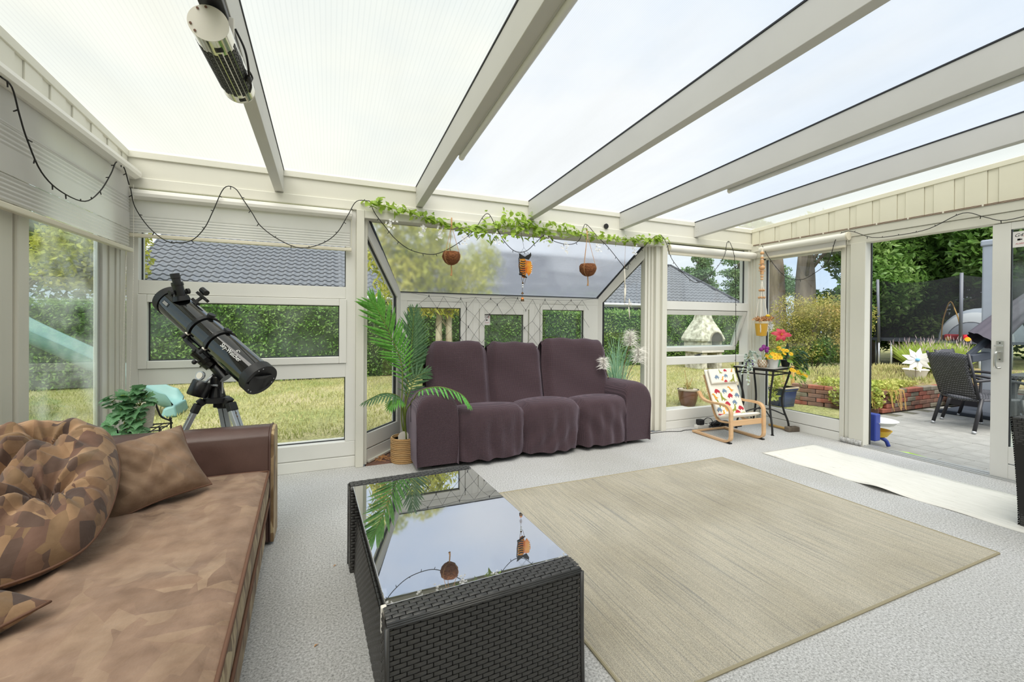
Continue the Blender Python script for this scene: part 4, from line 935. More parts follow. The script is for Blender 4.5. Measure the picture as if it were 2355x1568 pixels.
# ================================================================== furniture
def patch_mat(name, cols, scale=5, contrast=1.0, wear=None, stretch=(1, 1, 1), bmp=.35, wrinkle=9):
    """Patchwork print: angular shards from two stretched cell patterns, chosen by a third, with thin darker outlines."""
    m, n, b = new_mat(name)
    def cells(st, rot, sc):
        v = coords(n, tuple(a_ * c_ for a_, c_ in zip(st, stretch)), rot=rot)
        w = n.nodes.new('ShaderNodeTexNoise'); w.inputs['Scale'].default_value = 3; n.links.new(v, w.inputs['Vector'])
        ma = n.nodes.new('ShaderNodeVectorMath'); ma.operation = 'MULTIPLY_ADD'; ma.inputs[1].default_value = (.07, .07, .07); n.links.new(w.outputs['Color'], ma.inputs[0]); n.links.new(v, ma.inputs[2])
        vo = n.nodes.new('ShaderNodeTexVoronoi'); vo.inputs['Scale'].default_value = sc; n.links.new(ma.outputs[0], vo.inputs['Vector'])
        s_ = n.nodes.new('ShaderNodeSeparateColor'); n.links.new(vo.outputs['Color'], s_.inputs[0]); return s_.outputs[0], ma.outputs[0]
    f1, _ = cells((1, 2.6, 1.4), (.3, .2, .6), scale); f2, _ = cells((2.6, 1, 1.2), (.1, .5, -.5), scale); f3, vv = cells((1, 1, 1), (0, 0, .2), scale * .6)
    gt = n.nodes.new('ShaderNodeMath'); gt.operation = 'GREATER_THAN'; gt.inputs[1].default_value = .5; n.links.new(f3, gt.inputs[0])
    k = len(cols); st_ = [(i / k, c) for i, c in enumerate(cols)]
    mx = n.nodes.new('ShaderNodeMix'); mx.data_type = 'RGBA'; n.links.new(gt.outputs[0], mx.inputs['Factor']); n.links.new(ramp(n, f1, st_, 'CONSTANT'), mx.inputs['A']); n.links.new(ramp(n, f2, st_, 'CONSTANT'), mx.inputs['B']); col = mx.outputs['Result']
    if wear:
        f = noise(n, coords(n), 2.2, 5); mr = n.nodes.new('ShaderNodeMapRange'); mr.inputs['From Min'].default_value = .35; mr.inputs['From Max'].default_value = .6; mr.inputs['To Min'].default_value = wear[1]; mr.inputs['To Max'].default_value = wear[2]
        n.links.new(f, mr.inputs['Value']); w = n.nodes.new('ShaderNodeMix'); w.data_type = 'RGBA'; n.links.new(mr.outputs[0], w.inputs['Factor']); n.links.new(col, w.inputs['A']); w.inputs['B'].default_value = (*srgb(wear[0]), 1); col = w.outputs['Result']
    fz = noise(n, coords(n), 14, 4); mv = n.nodes.new('ShaderNodeMix'); mv.data_type = 'RGBA'; mv.blend_type = 'MULTIPLY'; mv.inputs['Factor'].default_value = 1; n.links.new(col, mv.inputs['A']); n.links.new(ramp(n, fz, [(.3, '#d9d4d0'), (.65, '#ffffff')]), mv.inputs['B'])
    n.links.new(mv.outputs['Result'], b.inputs['Base Color']); b.inputs['Roughness'].default_value = .85; b.inputs['Sheen Weight'].default_value = .12; b.inputs['Specular IOR Level'].default_value = .2
    bump(n, b, noise(n, coords(n), wrinkle, 5, .6), bmp, .02)
TAN = ['#634f45', '#83694f', '#98795c', '#72574a', '#8c6e55', '#584841', '#a38466', '#7a5f4e']
patch_mat('patchwork', TAN, 12)
patch_mat('patchwork_worn', ['#8d7260', '#a58b72', '#7d6454', '#ab9279', '#967a66', '#8a6f5e'], 7, wear=('#987e6a', .4, .85), bmp=.7, wrinkle=6)
patch_mat('patchwork_side', ['#a58d6b', '#8d7353', '#b9a27c', '#c2ad86', '#7d6549'], 9, stretch=(1, 2.2, .5))
patch_mat('patchwork_soft', ['#7d6653', '#8b7260', '#745d4d', '#957c66'], 6, wear=('#846c58', .4, .8))
mk('brown_leather', '#56403a', .38, var=.06, vscale=20, bmp=.25, bscale=160, bdist=.002, spec=.5)
mk('brown_piping', '#6a4a38', .7); mk('dark_recess', '#211a18', .9); mk('pearl', '#efe9dc', .3)

def xr(y): return -.295 + (2.58 - y) * .045
def make_wrinkle(seed, k=9):
    r = random.Random(seed); W_ = [(r.uniform(.1, .9), r.uniform(.1, .9), r.uniform(-.5, .5), r.uniform(.05, .16), r.uniform(.012, .03), r.uniform(.4, 1)) for _ in range(k)]
    def f(u, v):
        s = 0
        for cu, cv, an, ln, wd, am in W_:
            du, dv = u - cu, v - cv; a_ = du * math.cos(an) + dv * math.sin(an); c_ = -du * math.sin(an) + dv * math.cos(an)
            c_ += .04 * math.sin(a_ * 14)
            s += am * math.exp(-(a_ / ln) ** 2 - (c_ / wd) ** 2)
        return s
    return f
sbd = thing('sofa_bed', 'brown patchwork sofa bed with a leather end panel along the left wall', 'sofa bed', (-.78, 1.2, 0))
YN, YE = -.35, 2.575
B().hexa([(-1.26, YN, .03), (xr(YN) - .012, YN, .03), (xr(YE) - .012, YE + .01, .03), (-1.26, YE + .01, .03), (-1.26, YN, .235), (xr(YN) - .012, YN, .235), (xr(YE) - .012, YE + .01, .235), (-1.26, YE + .01, .235)]).build('base', 'patchwork_side', sbd, bevel=.012)
B().hexa([(-1.25, YN, .235), (xr(YN) - .03, YN, .235), (xr(YE) - .03, YE, .235), (-1.25, YE, .235), (-1.25, YN, .25), (xr(YN) - .03, YN, .25), (xr(YE) - .03, YE, .25), (-1.25, YE, .25)]).build('gap', 'dark_recess', sbd)
for x0, y0 in ((-1.2, YN + .1), (-.35, YN + .1), (-1.2, 2.45), (-.40, 2.45)): B().box((x0, y0, 0), (x0 + .05, y0 + .05, .04)).build('foot', 'dark_recess', sbd)
wf = make_wrinkle(3, 40)
def mat_top(u, v):
    y = YN + (YE - YN) * v; x0, x1 = -1.25, xr(y)
    x = x0 + (x1 - x0) * u
    e = min(u * (x1 - x0), (1 - u) * (x1 - x0), v * (YE - YN), (1 - v) * (YE - YN))
    z = .418 - .022 * (1 - smoothstep(0, .045, e)) + .017 * wf(u, v) + .004 * math.sin(u * 9 + v * 13)
    return (x, y, z)
mb = B(); NU, NV = 48, 110; mb.grid(mat_top, NU, NV)
def skirt(pts):   # side walls of the mattress
    k = len(pts); vs = list(pts) + [(p[0] + .006 * (1 if i < 0 else 1), p[1], .33) for i, p in enumerate(pts)] + [(p[0], p[1], .25) for p in pts]
    mb.add(vs, [(i, i + 1, k + i + 1, k + i) for i in range(k - 1)] + [(k + i, k + i + 1, 2 * k + i + 1, 2 * k + i) for i in range(k - 1)], 1)
skirt([mat_top(1, j / (NV - 1)) for j in range(NV)]); skirt([mat_top(i / (NU - 1), 1) for i in range(NU)]); skirt([mat_top(i / (NU - 1), 0) for i in range(NU)])
mt = mb.build('mattress', ['patchwork_worn', 'patchwork_side'], sbd, smooth='auto')
B().tube([(p[0] + .003, p[1], p[2] + .004) for p in [mat_top(1, j / 40) for j in range(41)]], .006, 6).tube([(p[0], p[1] + .003, p[2] + .004) for p in [mat_top(i / 20, 1) for i in range(21)]], .006, 6).build('piping', 'brown_piping', mt, smooth=True)
B().tube([(xr(YN + (YE - YN) * j / 30) + .006, YN + (YE - YN) * j / 30, .258) for j in range(31)], .006, 6).build('piping', 'brown_piping', mt, smooth=True)
# padded end panel
def arm_prof(t):
    P = [(2.592, .02), (2.590, .3), (2.592, .54), (2.60, .585), (2.63, .612), (2.68, .622), (2.74, .618), (2.775, .60), (2.785, .55), (2.785, .02)]
    return P[t]
pb = B(); pb.add([(-1.255, y_, z_) for y_, z_ in map(arm_prof, range(10))] + [(-.292, y_, z_) for y_, z_ in map(arm_prof, range(10))], [(i, i + 1, 11 + i, 10 + i) for i in range(9)] + [tuple(range(10)), tuple(range(19, 9, -1))])
ap = pb.build('end_panel', 'brown_leather', sbd, smooth='auto', bevel=.008)
pb = B(); pr_ = [(y_ , z_ ) for y_, z_ in map(arm_prof, range(10))]
pb.add([(-.292, y_, z_) for y_, z_ in pr_] + [(-.272, y_ + .004 * (1 if y_ < 2.68 else -1), z_ - .004) for y_, z_ in pr_], [(i, i + 1, 11 + i, 10 + i) for i in range(9)] + [tuple(range(10)), tuple(range(19, 9, -1))]); pb.build('side_welt', 'patchwork_side', ap, bevel=.004)
B().tube([(-.291, y_, z_ + .001) for y_, z_ in pr_], .005, 6).build('piping', 'brown_leather', ap, smooth=True)

def pillow(c, ex, ey, L_, H_, T_, tufts=(), seed=1, nu=70, nv=46, nfold=11, fold=.012, rnd=3.0, pinch=.05, cr=0, back=1.0):
    c = Vector(c); ex = Vector(ex).normalized(); ey = Vector(ey); ey = (ey - ex * ey.dot(ex)).normalized(); ez = ex.cross(ey)
    r = random.Random(seed); ph = [r.uniform(0, 6.28) for _ in range(8)]
    bb = B()
    for side in (1, -1):
        def fn(u, v):
            a_, b_ = u * 2 - 1, v * 2 - 1
            w = max(0, 1 - abs(a_) ** rnd) ** .5 * max(0, 1 - abs(b_) ** rnd) ** .5
            z = T_ / 2 * w
            for k, (tu, tv) in enumerate(tufts):
                du, dv = (a_ - tu) * L_ / 2, (b_ - tv) * H_ / 2; d = math.hypot(du, dv); th = math.atan2(dv, du)
                z *= 1 - .62 * math.exp(-(d / .065) ** 2)
                z += fold * w * math.exp(-d / .13) * (math.cos(th * nfold + ph[k % 8]) + .5 * math.cos(th * (nfold * 2 - 3) + ph[(k + 3) % 8])) * min(1, d / .03)
            z += w * .006 * (math.sin(a_ * 7 + ph[0] + b_ * 3) + math.sin(b_ * 9 + ph[1] - a_ * 4) + .6 * math.sin(a_ * 19 + b_ * 11 + ph[2]))
            px = a_ * L_ / 2 * (1 - pinch * (1 - b_ * b_)) if False else a_ * L_ / 2 * (1 - pinch * math.cos(b_ * PI / 2))
            py = b_ * H_ / 2 * (1 - pinch * math.cos(a_ * PI / 2))
            g = 1 - cr * a_ * a_ * b_ * b_
            return c + ex * px * g + ey * py * g + ez * (z if side > 0 else -z * back)
        bb.grid(fn, nu, nv)
    return bb
def cushion(name, label, c, ex, ey, L_, H_, T_, mat, tufts=(), seed=1, button=False, **k):
    t = thing(name, label, 'cushion', (c[0], c[1], .42))
    pillow(c, ex, ey, L_, H_, T_, tufts, seed, **k).build('cover', mat, t, smooth=True)
    e1 = Vector(ex).normalized(); e2 = Vector(ey); e2 = (e2 - e1 * e2.dot(e1)).normalized(); ez = e1.cross(e2)
    pinch = k.get('pinch', .05); cr = k.get('cr', 0); q = []
    for i in range(81):
        s = i / 80 * 4; sd_, f = int(min(3.999, s)), s - int(min(3.999, s))
        a_, b_ = [(-1 + 2 * f, -1), (1, -1 + 2 * f), (1 - 2 * f, 1), (-1, 1 - 2 * f)][sd_]
        g = 1 - cr * a_ * a_ * b_ * b_; q.append(Vector(c) + e1 * (g * a_ * L_ / 2 * (1 - pinch * math.cos(b_ * PI / 2))) + e2 * (g * b_ * H_ / 2 * (1 - pinch * math.cos(a_ * PI / 2))))
    B().tube(q[:-1], .004, 6, closed=True).build('seam', 'brown_piping', t, smooth=True)
    if button:
        for tu, tv in tufts:
            p = Vector(c) + e1 * (tu * L_ / 2) + e2 * (tv * H_ / 2) + ez * (T_ / 2 * .34)
            B().ball(p, .010 if (tu, tv) == tufts[0] else .008, 10, 6).build('button', 'pearl' if (tu, tv) == tufts[0] else 'brown_piping', t, smooth=True)
    return t
cushion('tufted_cushion', 'large tufted brown patchwork cushion slumped in the back corner of the sofa bed', (-1.0, 2.0, .585), (.95, .27, .0), (-.28, .9, .30), .55, .84, .34, 'patchwork', ((.25, .42), (-.12, -.05), (.42, -.38), (-.5, .45), (-.35, -.55)), 4, True, nfold=9, fold=.03, nu=96, nv=110, cr=.2, rnd=2.6, pinch=.0, back=.45)
cushion('throw_cushion', 'plain brown suede throw cushion propped against the leather end panel', (-.715, 2.29, .555), (.66, .45, .10), (-.30, .50, .58), .36, .34, .16, 'patchwork_soft', (), 8, fold=.01, pinch=.10)
cushion('throw_cushion', 'brown cushion cut off by the left edge of the picture', (-.92, 1.40, .475), (.5, 1, 0), (-1, .5, .10), .40, .36, .13, 'patchwork', (), 12, pinch=.1)

# ---- wicker coffee table
mk('wicker', '#3a3937', .34, var=.1, vscale=30, spec=.55); mk('wicker_dark', '#1a1918', .5)
m, n, b = new_mat('table_glass'); b.inputs['Base Color'].default_value = (.02, .022, .025, 1); b.inputs['Roughness'].default_value = .3
gl = n.nodes.new('ShaderNodeBsdfGlossy'); gl.inputs['Roughness'].default_value = .012; gl.inputs['Color'].default_value = (.98, .98, 1, 1)
lw = n.nodes.new('ShaderNodeLayerWeight'); lw.inputs['Blend'].default_value = .35
mr = n.nodes.new('ShaderNodeMapRange'); mr.inputs['To Min'].default_value = .62; mr.inputs['To Max'].default_value = .95; n.links.new(lw.outputs['Fresnel'], mr.inputs['Value'])
sm = noise(n, coords(n), 14, 5, .7); rr_ = n.nodes.new('ShaderNodeMapRange'); rr_.inputs['From Min'].default_value = .55; rr_.inputs['From Max'].default_value = .8; rr_.inputs['To Min'].default_value = .008; rr_.inputs['To Max'].default_value = .09; n.links.new(sm, rr_.inputs['Value']); n.links.new(rr_.outputs[0], gl.inputs['Roughness'])
mx = n.nodes.new('ShaderNodeMixShader'); n.links.new(mr.outputs[0], mx.inputs['Fac']); n.links.new(b.outputs[0], mx.inputs[1]); n.links.new(gl.outputs[0], mx.inputs[2]); n.links.new(mx.outputs[0], n.nodes['Material Output'].inputs['Surface'])
def weave(fn, nrm, w, h, cu=.036, cv=.0135, amp=.0045, bb=None):
    """Woven strands: staggered flat strand segments that bulge out and dip at their ends; fn(s, t) is the point s along and t across."""
    bb = bb or B(); nrm = Vector(nrm); rows = max(1, round(h / cv)); cv = h / rows; prof = (0, .75, 1, .75, 0); us = (0, .12, .35, .65, .88, 1)
    for r_ in range(rows):
        s0 = -cu * (.5 if r_ % 2 else 0)
        while s0 < w - 1e-4:
            a_, e = max(0, s0), min(w, s0 + cu * .93)
            if e - a_ > .004:
                vs = []
                for u in us:
                    s_ = a_ + (e - a_) * u; hu = math.sin(PI * (.12 + .76 * u)) ** 1.2
                    for k, p_ in enumerate(prof):
                        t_ = (r_ + .06 + .88 * k / 4) * cv; vs.append(Vector(fn(s_, t_)) + nrm * (amp * (.15 + .85 * hu) * (.25 + .75 * p_)))
                bb.add(vs, [(i * 5 + k, i * 5 + k + 1, i * 5 + k + 6, i * 5 + k + 5) for i in range(5) for k in range(4)])
            s0 += cu
    return bb
ct = thing('wicker_coffee_table', 'black wicker coffee table with a mirror-dark glass top', 'table', (.42, 1.71, 0), .045)
# local frame: x across (-.31...31), y along (-.55...55)
TWd, TLn, TH = .305, .545, .412
def panel(sy, name):
    bb = B(); y_out, y_in = sy * TLn, sy * (TLn - .078)
    core = B().box((-TWd + .006, min(y_in, y_out) + .006, 0.01), (TWd - .006, max(y_in, y_out) - .006, TH - .008)).build('end_core', 'wicker_dark', ct, local=True)
    flare = lambda z: .012 * (1 - z / TH) ** 2
    weave(lambda s, t_: (-TWd + s, y_out + sy * flare(t_), t_), (0, sy, 0), 2 * TWd, TH - .012, bb=bb)
    weave(lambda s, t_: (-TWd + s, y_in, t_), (0, -sy, 0), 2 * TWd, TH - .012, bb=bb)
    weave(lambda s, t_: (-TWd + s, min(y_in, y_out) + t_, TH - .012 + .010 * min(1, min(t_, .078 - t_) / .015)), (0, 0, 1), 2 * TWd, .078, bb=bb)
    for sx_ in (-1, 1):
        weave(lambda s, t_: (sx_ * TWd, min(y_in, y_out) + s, t_), (sx_, 0, 0), .078, TH - .012, cu=.026, bb=bb)
    o = bb.build(name, 'wicker', ct, local=True, smooth=True); o['kind'] = 'stuff'
    for s in (-1, 1):
        B().tube([(s * TWd, y_out + sy * (flare(0) + .003), .0), (s * TWd, y_out + sy * (flare(TH / 2) + .003), TH / 2), (s * TWd, y_out + sy * .003, TH - .014)], .0075, 6).build('corner_strand', 'wicker', ct, local=True, smooth=True)
    for k in range(3): B().tube([(-TWd, y_out + sy * (.003 - k * .003), TH - .016 + k * .004), (TWd, y_out + sy * (.003 - k * .003), TH - .016 + k * .004)], .0035, 6).build('edge_strand', 'wicker', ct, local=True, smooth=True)
panel(-1, 'end_weave'); panel(1, 'end_weave')
yi = TLn - .078
bb = B()
for sx_ in (-1, 1):
    weave(lambda s, t_: (sx_ * (TWd - .03 + .012 * (1 - t_ / .25)), -yi + s, t_), (sx_, 0, 0), 2 * yi, .25, bb=bb)
    weave(lambda s, t_: (sx_ * (TWd - .03 - t_), -yi + s, .25), (0, 0, 1), 2 * yi, .10, cv=.0125, bb=bb)
o = bb.build('side_weave', 'wicker', ct, local=True, smooth=True); o['kind'] = 'stuff'
B().box((-TWd + .04, -yi, .01), (TWd - .04, yi, .246)).build('body_core', 'wicker_dark', ct, local=True)
B().box((-TWd + .012, -yi, TH - .022), (-TWd + .04, yi, TH - .012)).box((TWd - .04, -yi, TH - .022), (TWd - .012, yi, TH - .012)).build('glass_rail', 'wicker_dark', ct, local=True)
B().box((-TWd + .010, -yi - .002, TH - .011), (TWd + .002, yi + .002, TH - .003)).build('glass_top', 'table_glass', ct, local=True, bevel=.0015)
B().box((-TWd - .004, -yi - .012, TH - .075), (-TWd + .012, -yi + .004, TH - .002)).build('corner_clip', 'pearl', ct, local=True, bevel=.003)

# ---- rug and runner
m, n, b = new_mat('rug_weave'); v = coords(n, (1, .012, 1)); f1 = noise(n, v, 120, 2, .6); v2 = coords(n, (1, 1, 1)); f2 = noise(n, v2, 320, 2)
f3 = noise(n, v2, 1.2, 3)
c1 = ramp(n, f1, [(.30, '#a3a29b'), (.42, '#bdb7a8'), (.52, '#cfc7b4'), (.62, '#b3afa3'), (.72, '#d8d0bf')]); c2 = ramp(n, f2, [(.3, '#c8c8c8'), (.6, '#ffffff')])
mm = n.nodes.new('ShaderNodeMix'); mm.data_type = 'RGBA'; mm.blend_type = 'MULTIPLY'; mm.inputs['Factor'].default_value = 1; n.links.new(c1, mm.inputs['A']); n.links.new(c2, mm.inputs['B'])
m3 = n.nodes.new('ShaderNodeMix'); m3.data_type = 'RGBA'; m3.blend_type = 'MULTIPLY'; m3.inputs['Factor'].default_value = 1; n.links.new(mm.outputs['Result'], m3.inputs['A']); n.links.new(ramp(n, f3, [(.35, '#e6e4df'), (.6, '#ffffff')]), m3.inputs['B'])
n.links.new(m3.outputs['Result'], b.inputs['Base Color']); b.inputs['Roughness'].default_value = .95; b.inputs['Specular IOR Level'].default_value = .1; bump(n, b, f1, .35, .004)
rug = thing('floor_rug', 'beige woven rug with fine grey-blue stripes', 'rug', (2.03, 1.9, 0))
def rugf(u, v):
    x = .868 + 2.34 * u + .02 * (1 - v); y = 1.06 + 1.705 * v
    z = .007 + .007 * math.exp(-((x - 2.85) / .12) ** 2 - ((y - 2.62) / .02) ** 2)
    return (x, y, z)
rbm = B().grid(rugf, 60, 60); e = [rugf(i / 59, 0) for i in range(60)]
rbm.add(e + [(p[0], p[1], 0) for p in e], [(i, i + 1, 61 + i, 60 + i) for i in range(59)])
for uu in (0, 1):
    e = [rugf(uu, i / 59) for i in range(60)]; rbm.add(e + [(p[0], p[1], 0) for p in e], [(i, i + 1, 61 + i, 60 + i) for i in range(59)])
rbm.build('weave', 'rug_weave', rug)
mk('rug_binding', '#a39a80', .9)
for p, q in (((.868, 1.06), (3.228, 1.06)), ((3.228, 1.06), (3.208, 2.765)), ((3.208, 2.765), (.868, 2.765)), ((.888, 1.06), (.868, 2.765))): B().tube([(p[0], p[1], .005), (q[0], q[1], .005)], .006, 6).build('binding', 'rug_binding', rug)
m, n, b = new_mat('runner_white'); v = coords(n, (14, 1.6, 1), rot=(0, 0, .25)); f = noise(n, v, 3.2, 5, .75)
n.links.new(ramp(n, f, [(.30, '#8d8578'), (.37, '#e3e1d8'), (.6, '#eeece4')]), b.inputs['Base Color']); b.inputs['Roughness'].default_value = .7
rn = thing('runner_mat', 'white runner mat with faint cracks beside the sliding door', 'mat', (4.03, 1.9, 0))
def runf(u, v):
    y = 2.735 - 2.6 * v; x = 3.675 + .735 * u - .012 * math.sin(v * 9)
    bulge = math.exp(-((y - 1.80) / .10) ** 2) * (1 - u) ** 3
    return (x - .05 * bulge, y, .004 + .028 * bulge + .002 * math.sin(v * 40))
rb2 = B().grid(runf, 12, 90); o = rb2.build('sheet', 'runner_white', rn, smooth=True); sm_ = o.modifiers.new('t', 'SOLIDIFY'); sm_.thickness = .003

# ---- recliner sofa in a waffle-knit cover
m, n, b = new_mat('waffle_knit'); v = coords(n)
def wave(n, v, axis, sc):
    w = n.nodes.new('ShaderNodeTexWave'); w.bands_direction = axis; w.inputs['Scale'].default_value = sc; n.links.new(v, w.inputs['Vector']); return w.outputs['Fac']
wx, wz = wave(n, v, 'X', 33), wave(n, v, 'Z', 33)
mu = n.nodes.new('ShaderNodeMath'); mu.operation = 'MAXIMUM'; n.links.new(wx, mu.inputs[0]); n.links.new(wz, mu.inputs[1])
n.links.new(ramp(n, mu.outputs[0], [(.35, '#2a1f23'), (.9, '#524045')]), b.inputs['Base Color']); b.inputs['Roughness'].default_value = .85; b.inputs['Sheen Weight'].default_value = .35; b.inputs['Sheen Tint'].default_value = (.8, .7, .85, 1); b.inputs['Specular IOR Level'].default_value = .2
bump(n, b, mu.outputs[0], .5, .004)
sf = thing('recliner_sofa', 'three-seat recliner sofa in a dark plum waffle-knit cover', 'sofa', (1.77, 3.75, 0))
def drape(x, z, k=0): return .007 * math.sin(x * 31 + 4 * math.sin(z * 7 + k)) + .005 * math.sin(x * 53 + 2.3 * k + 5 * z)
def seat_f(x0, x1, bulge, lift, k):
    prof = [(3.88, .40), (3.74, .43), (3.62, .455), (3.52, .468), (3.45, .462), (3.405, .44), (3.385, .40), (3.378, .33), (3.385, .25), (3.392, .17), (3.395, .10), (3.40, .045)]
    cp = catmull([(0, y_, z_) for y_, z_ in prof], 3)
    def f(u, v):
        i = min(len(cp) - 1, round(v * (len(cp) - 1))); p = cp[i]
        e = min(u, 1 - u) * (x1 - x0); cr = 1 - smoothstep(0, .07, e)
        t_ = i / (len(cp) - 1); w = smoothstep(.45, .75, t_); x = x0 + (x1 - x0) * u
        y = p.y + cr * .055 * (.35 + .65 * w) - bulge * math.sin(PI * u) * smoothstep(.2, .5, t_) - w * drape(x, p.z, k) * 1.4
        z = p.z + (lift * math.sin(PI * u) - cr * .035) * (1 - w) - .05 * (1 - smoothstep(0, .04, t_)) + (.006 * math.sin(x * 40 + k) * smoothstep(.9, 1, t_))
        return (x, y, z)
    return B().grid(f, 40, len(cp))
for i, (x0, x1, bu, li) in enumerate(((.94, 1.58, .04, .022), (1.56, 2.145, .055, .038), (2.125, 2.69, .045, .028))):
    seat_f(x0, x1, bu, li, i * 2.1).build('seat', 'waffle_knit', sf, smooth=True)
def back_f(x0, x1, zt, dy, k, tw=.02):
    prof = [(3.70, .40), (3.735, .50), (3.765, .62), (3.79, .74), (3.80, .84), (3.81, .92), (3.835, .975), (3.885, 1.0), (3.945, .985), (3.985, .93), (4.0, .8), (4.03, .6), (4.05, .3), (4.05, .06)]
    cp = catmull([(0, y_, .40 + (z_ - .40) * (zt - .40) / .60) for y_, z_ in prof], 3)
    def f(u, v):
        i = min(len(cp) - 1, round(v * (len(cp) - 1))); p = cp[i]; x = x0 + (x1 - x0) * u
        e = min(u, 1 - u) * (x1 - x0); cr = 1 - smoothstep(0, .075, e); t_ = i / (len(cp) - 1)
        top = math.exp(-((t_ - .52) / .16) ** 2)
        y = p.y + dy + cr * .07 * (1 - smoothstep(.5, .6, t_)) - cr * .03 * smoothstep(.55, .65, t_) + .006 * math.sin(p.z * 17 + x * 9 + k) * (1 - cr)
        z = p.z - cr * .05 * top + tw * (u - .5) * top + .006 * math.sin(x * 22 + k) * top
        xx = x + (.5 - u) * .05 * top
        return (xx, y, z)
    return B().grid(f, 36, len(cp))
for i, (x0, x1, zt, dy, tw) in enumerate(((.80, 1.40, 1.01, .02, .0), (1.385, 1.98, .995, .03, -.02), (1.96, 2.74, 1.025, -.005, -.03))):
    back_f(x0, x1, zt, dy, i * 1.7, tw).build('backrest', 'waffle_knit', sf, smooth=True)
def arm_f(x0, x1, zt, k, yf=3.37):
    xm, hw = (x0 + x1) / 2, (x1 - x0) / 2
    sec = [(1.0, .04), (1.02, .2), (1.04, .38), (1.03, .49), (.90, .55), (.66, .59), (.34, .608), (0, .612), (-.34, .608), (-.66, .59), (-.90, .55), (-1.03, .49), (-1.02, .38), (-1.0, .2), (-.98, .04)]
    ys = [yf + .03, yf + .004, yf - .012, yf - .004, yf + .02, yf + .07, yf + .14, yf + .25, yf + .4, yf + .55, yf + .66]
    sc = [.0, .45, .85, .94, .98, 1.0, 1.0, 1.0, 1.0, .99, .97]
    dz = [-.03, -.015, -.008, 0, .0, .0, 0, -.004, -.008, -.01, -.02]
    def f(u, v):
        s_ = sec[round(u * 14)]; j = round(v * 10); c = sc[j]
        z = .04 + (s_[1] * zt / .612 - .04) * c + dz[j] * (s_[1] / .6)
        z = max(.04, z); x = xm + s_[0] * hw * (.93 + .07 * min(1, c))
        return (x + drape(x, z, k) * (.6 if s_[1] < .5 else .1), ys[j] + drape(x, z, k + 1) * .8 * (s_[1] < .5), z)
    o = B().grid(f, 15, 11)
    return o
for x0, x1, k in ((.63, .965, .5), (2.63, 2.925, 3)):
    o = arm_f(x0, x1, .615, k).build('armrest', 'waffle_knit', sf, smooth=True); sd_ = o.modifiers.new('s', 'SUBSURF'); sd_.levels = 2; sd_.render_levels = 2
B().box((.72, 3.46, .035), (2.84, 4.03, .38)).build('carcass', 'dark_recess', sf)
for x0, y0 in ((.78, 3.5), (2.72, 3.5), (.78, 3.95), (2.72, 3.95)): B().box((x0, y0, 0), (x0 + .07, y0 + .07, .04)).build('foot', 'dark_recess', sf)
B().tube([(.628, 3.55, .56), (.622, 3.60, .53), (.622, 3.60, .36)], .0025, 5).build('seam', 'dark_recess', sf)

# ---- child's bentwood armchair with dinosaur fabric
mk('birch_wood', '#d9b184', .4, var=.08, vscale=5, stretch=(.6, .6, 6), coat=.2); mk('cream_fabric', '#efeadd', .8, var=.02, vscale=20, bmp=.15, bscale=120)
for nm, c in (('dino_green', '#95993f'), ('dino_red', '#b93444'), ('dino_blue', '#7289a3'), ('dino_orange', '#e3a23c')): mk(nm, c, .85)
mk('black_rubber', '#18181a', .6)
kc = thing('child_armchair', "child's bentwood armchair with a dinosaur-print cushion", 'chair', (3.88, 3.06, 0), -.03)
# local: x right (-.235...235), y back (+)
def strip(path, w, th, sidex):   # bent laminated strip following path (y, z), of thickness th, width w centred at sidex
    P = catmull([(0, y_, z_) for y_, z_ in path], 6); vs = []
    for i, p in enumerate(P):
        d = (P[min(i + 1, len(P) - 1)] - P[max(i - 1, 0)]).normalized(); nn = Vector((0, -d.z, d.y))
        for sx_, sn in ((-1, -1), (1, -1), (1, 1), (-1, 1)): vs.append((sidex + sx_ * w / 2, p.y + nn.y * sn * th / 2, p.z + nn.z * sn * th / 2))
    k = len(P); fs = [(i * 4 + j, i * 4 + (j + 1) % 4, i * 4 + 4 + (j + 1) % 4, i * 4 + 4 + j) for i in range(k - 1) for j in range(4)] + [(3, 2, 1, 0), tuple(4 * (k - 1) + j for j in range(4))]
    return B().add(vs, fs)
for s in (-1, 1):
    strip([(.47, .018), (.30, .016), (.12, .014), (.03, .018), (-.015, .05), (-.02, .13), (-.018, .25), (-.012, .325), (.03, .368), (.12, .375), (.25, .372), (.345, .395), (.40, .46)], .04, .02, s * .225).build('side_frame', 'birch_wood', kc, local=True, smooth='auto')
    B().box((s * .225 - .018, -.02, 0), (s * .225 + .018, .02, .012)).build('foot_pad', 'black_rubber', kc, local=True, bevel=.003)
    strip([(-.01, .205), (.10, .188), (.18, .19), (.225, .23), (.27, .34), (.33, .50), (.38, .64)], .03, .015, s * .165).build('seat_rail', 'birch_wood', kc, local=True, smooth='auto')
B().box((-.205, -.012, .17), (.205, .008, .225)).build('front_rail', 'birch_wood', kc, local=True, bevel=.004)
B().box((-.205, .45, .008), (.205, .472, .028)).build('rear_rail', 'birch_wood', kc, local=True, bevel=.004)
spine = catmull([(0, -.015, .245), (0, .06, .222), (0, .13, .205), (0, .19, .215), (0, .235, .29), (0, .28, .40), (0, .325, .52), (0, .365, .63), (0, .385, .685)], 6)
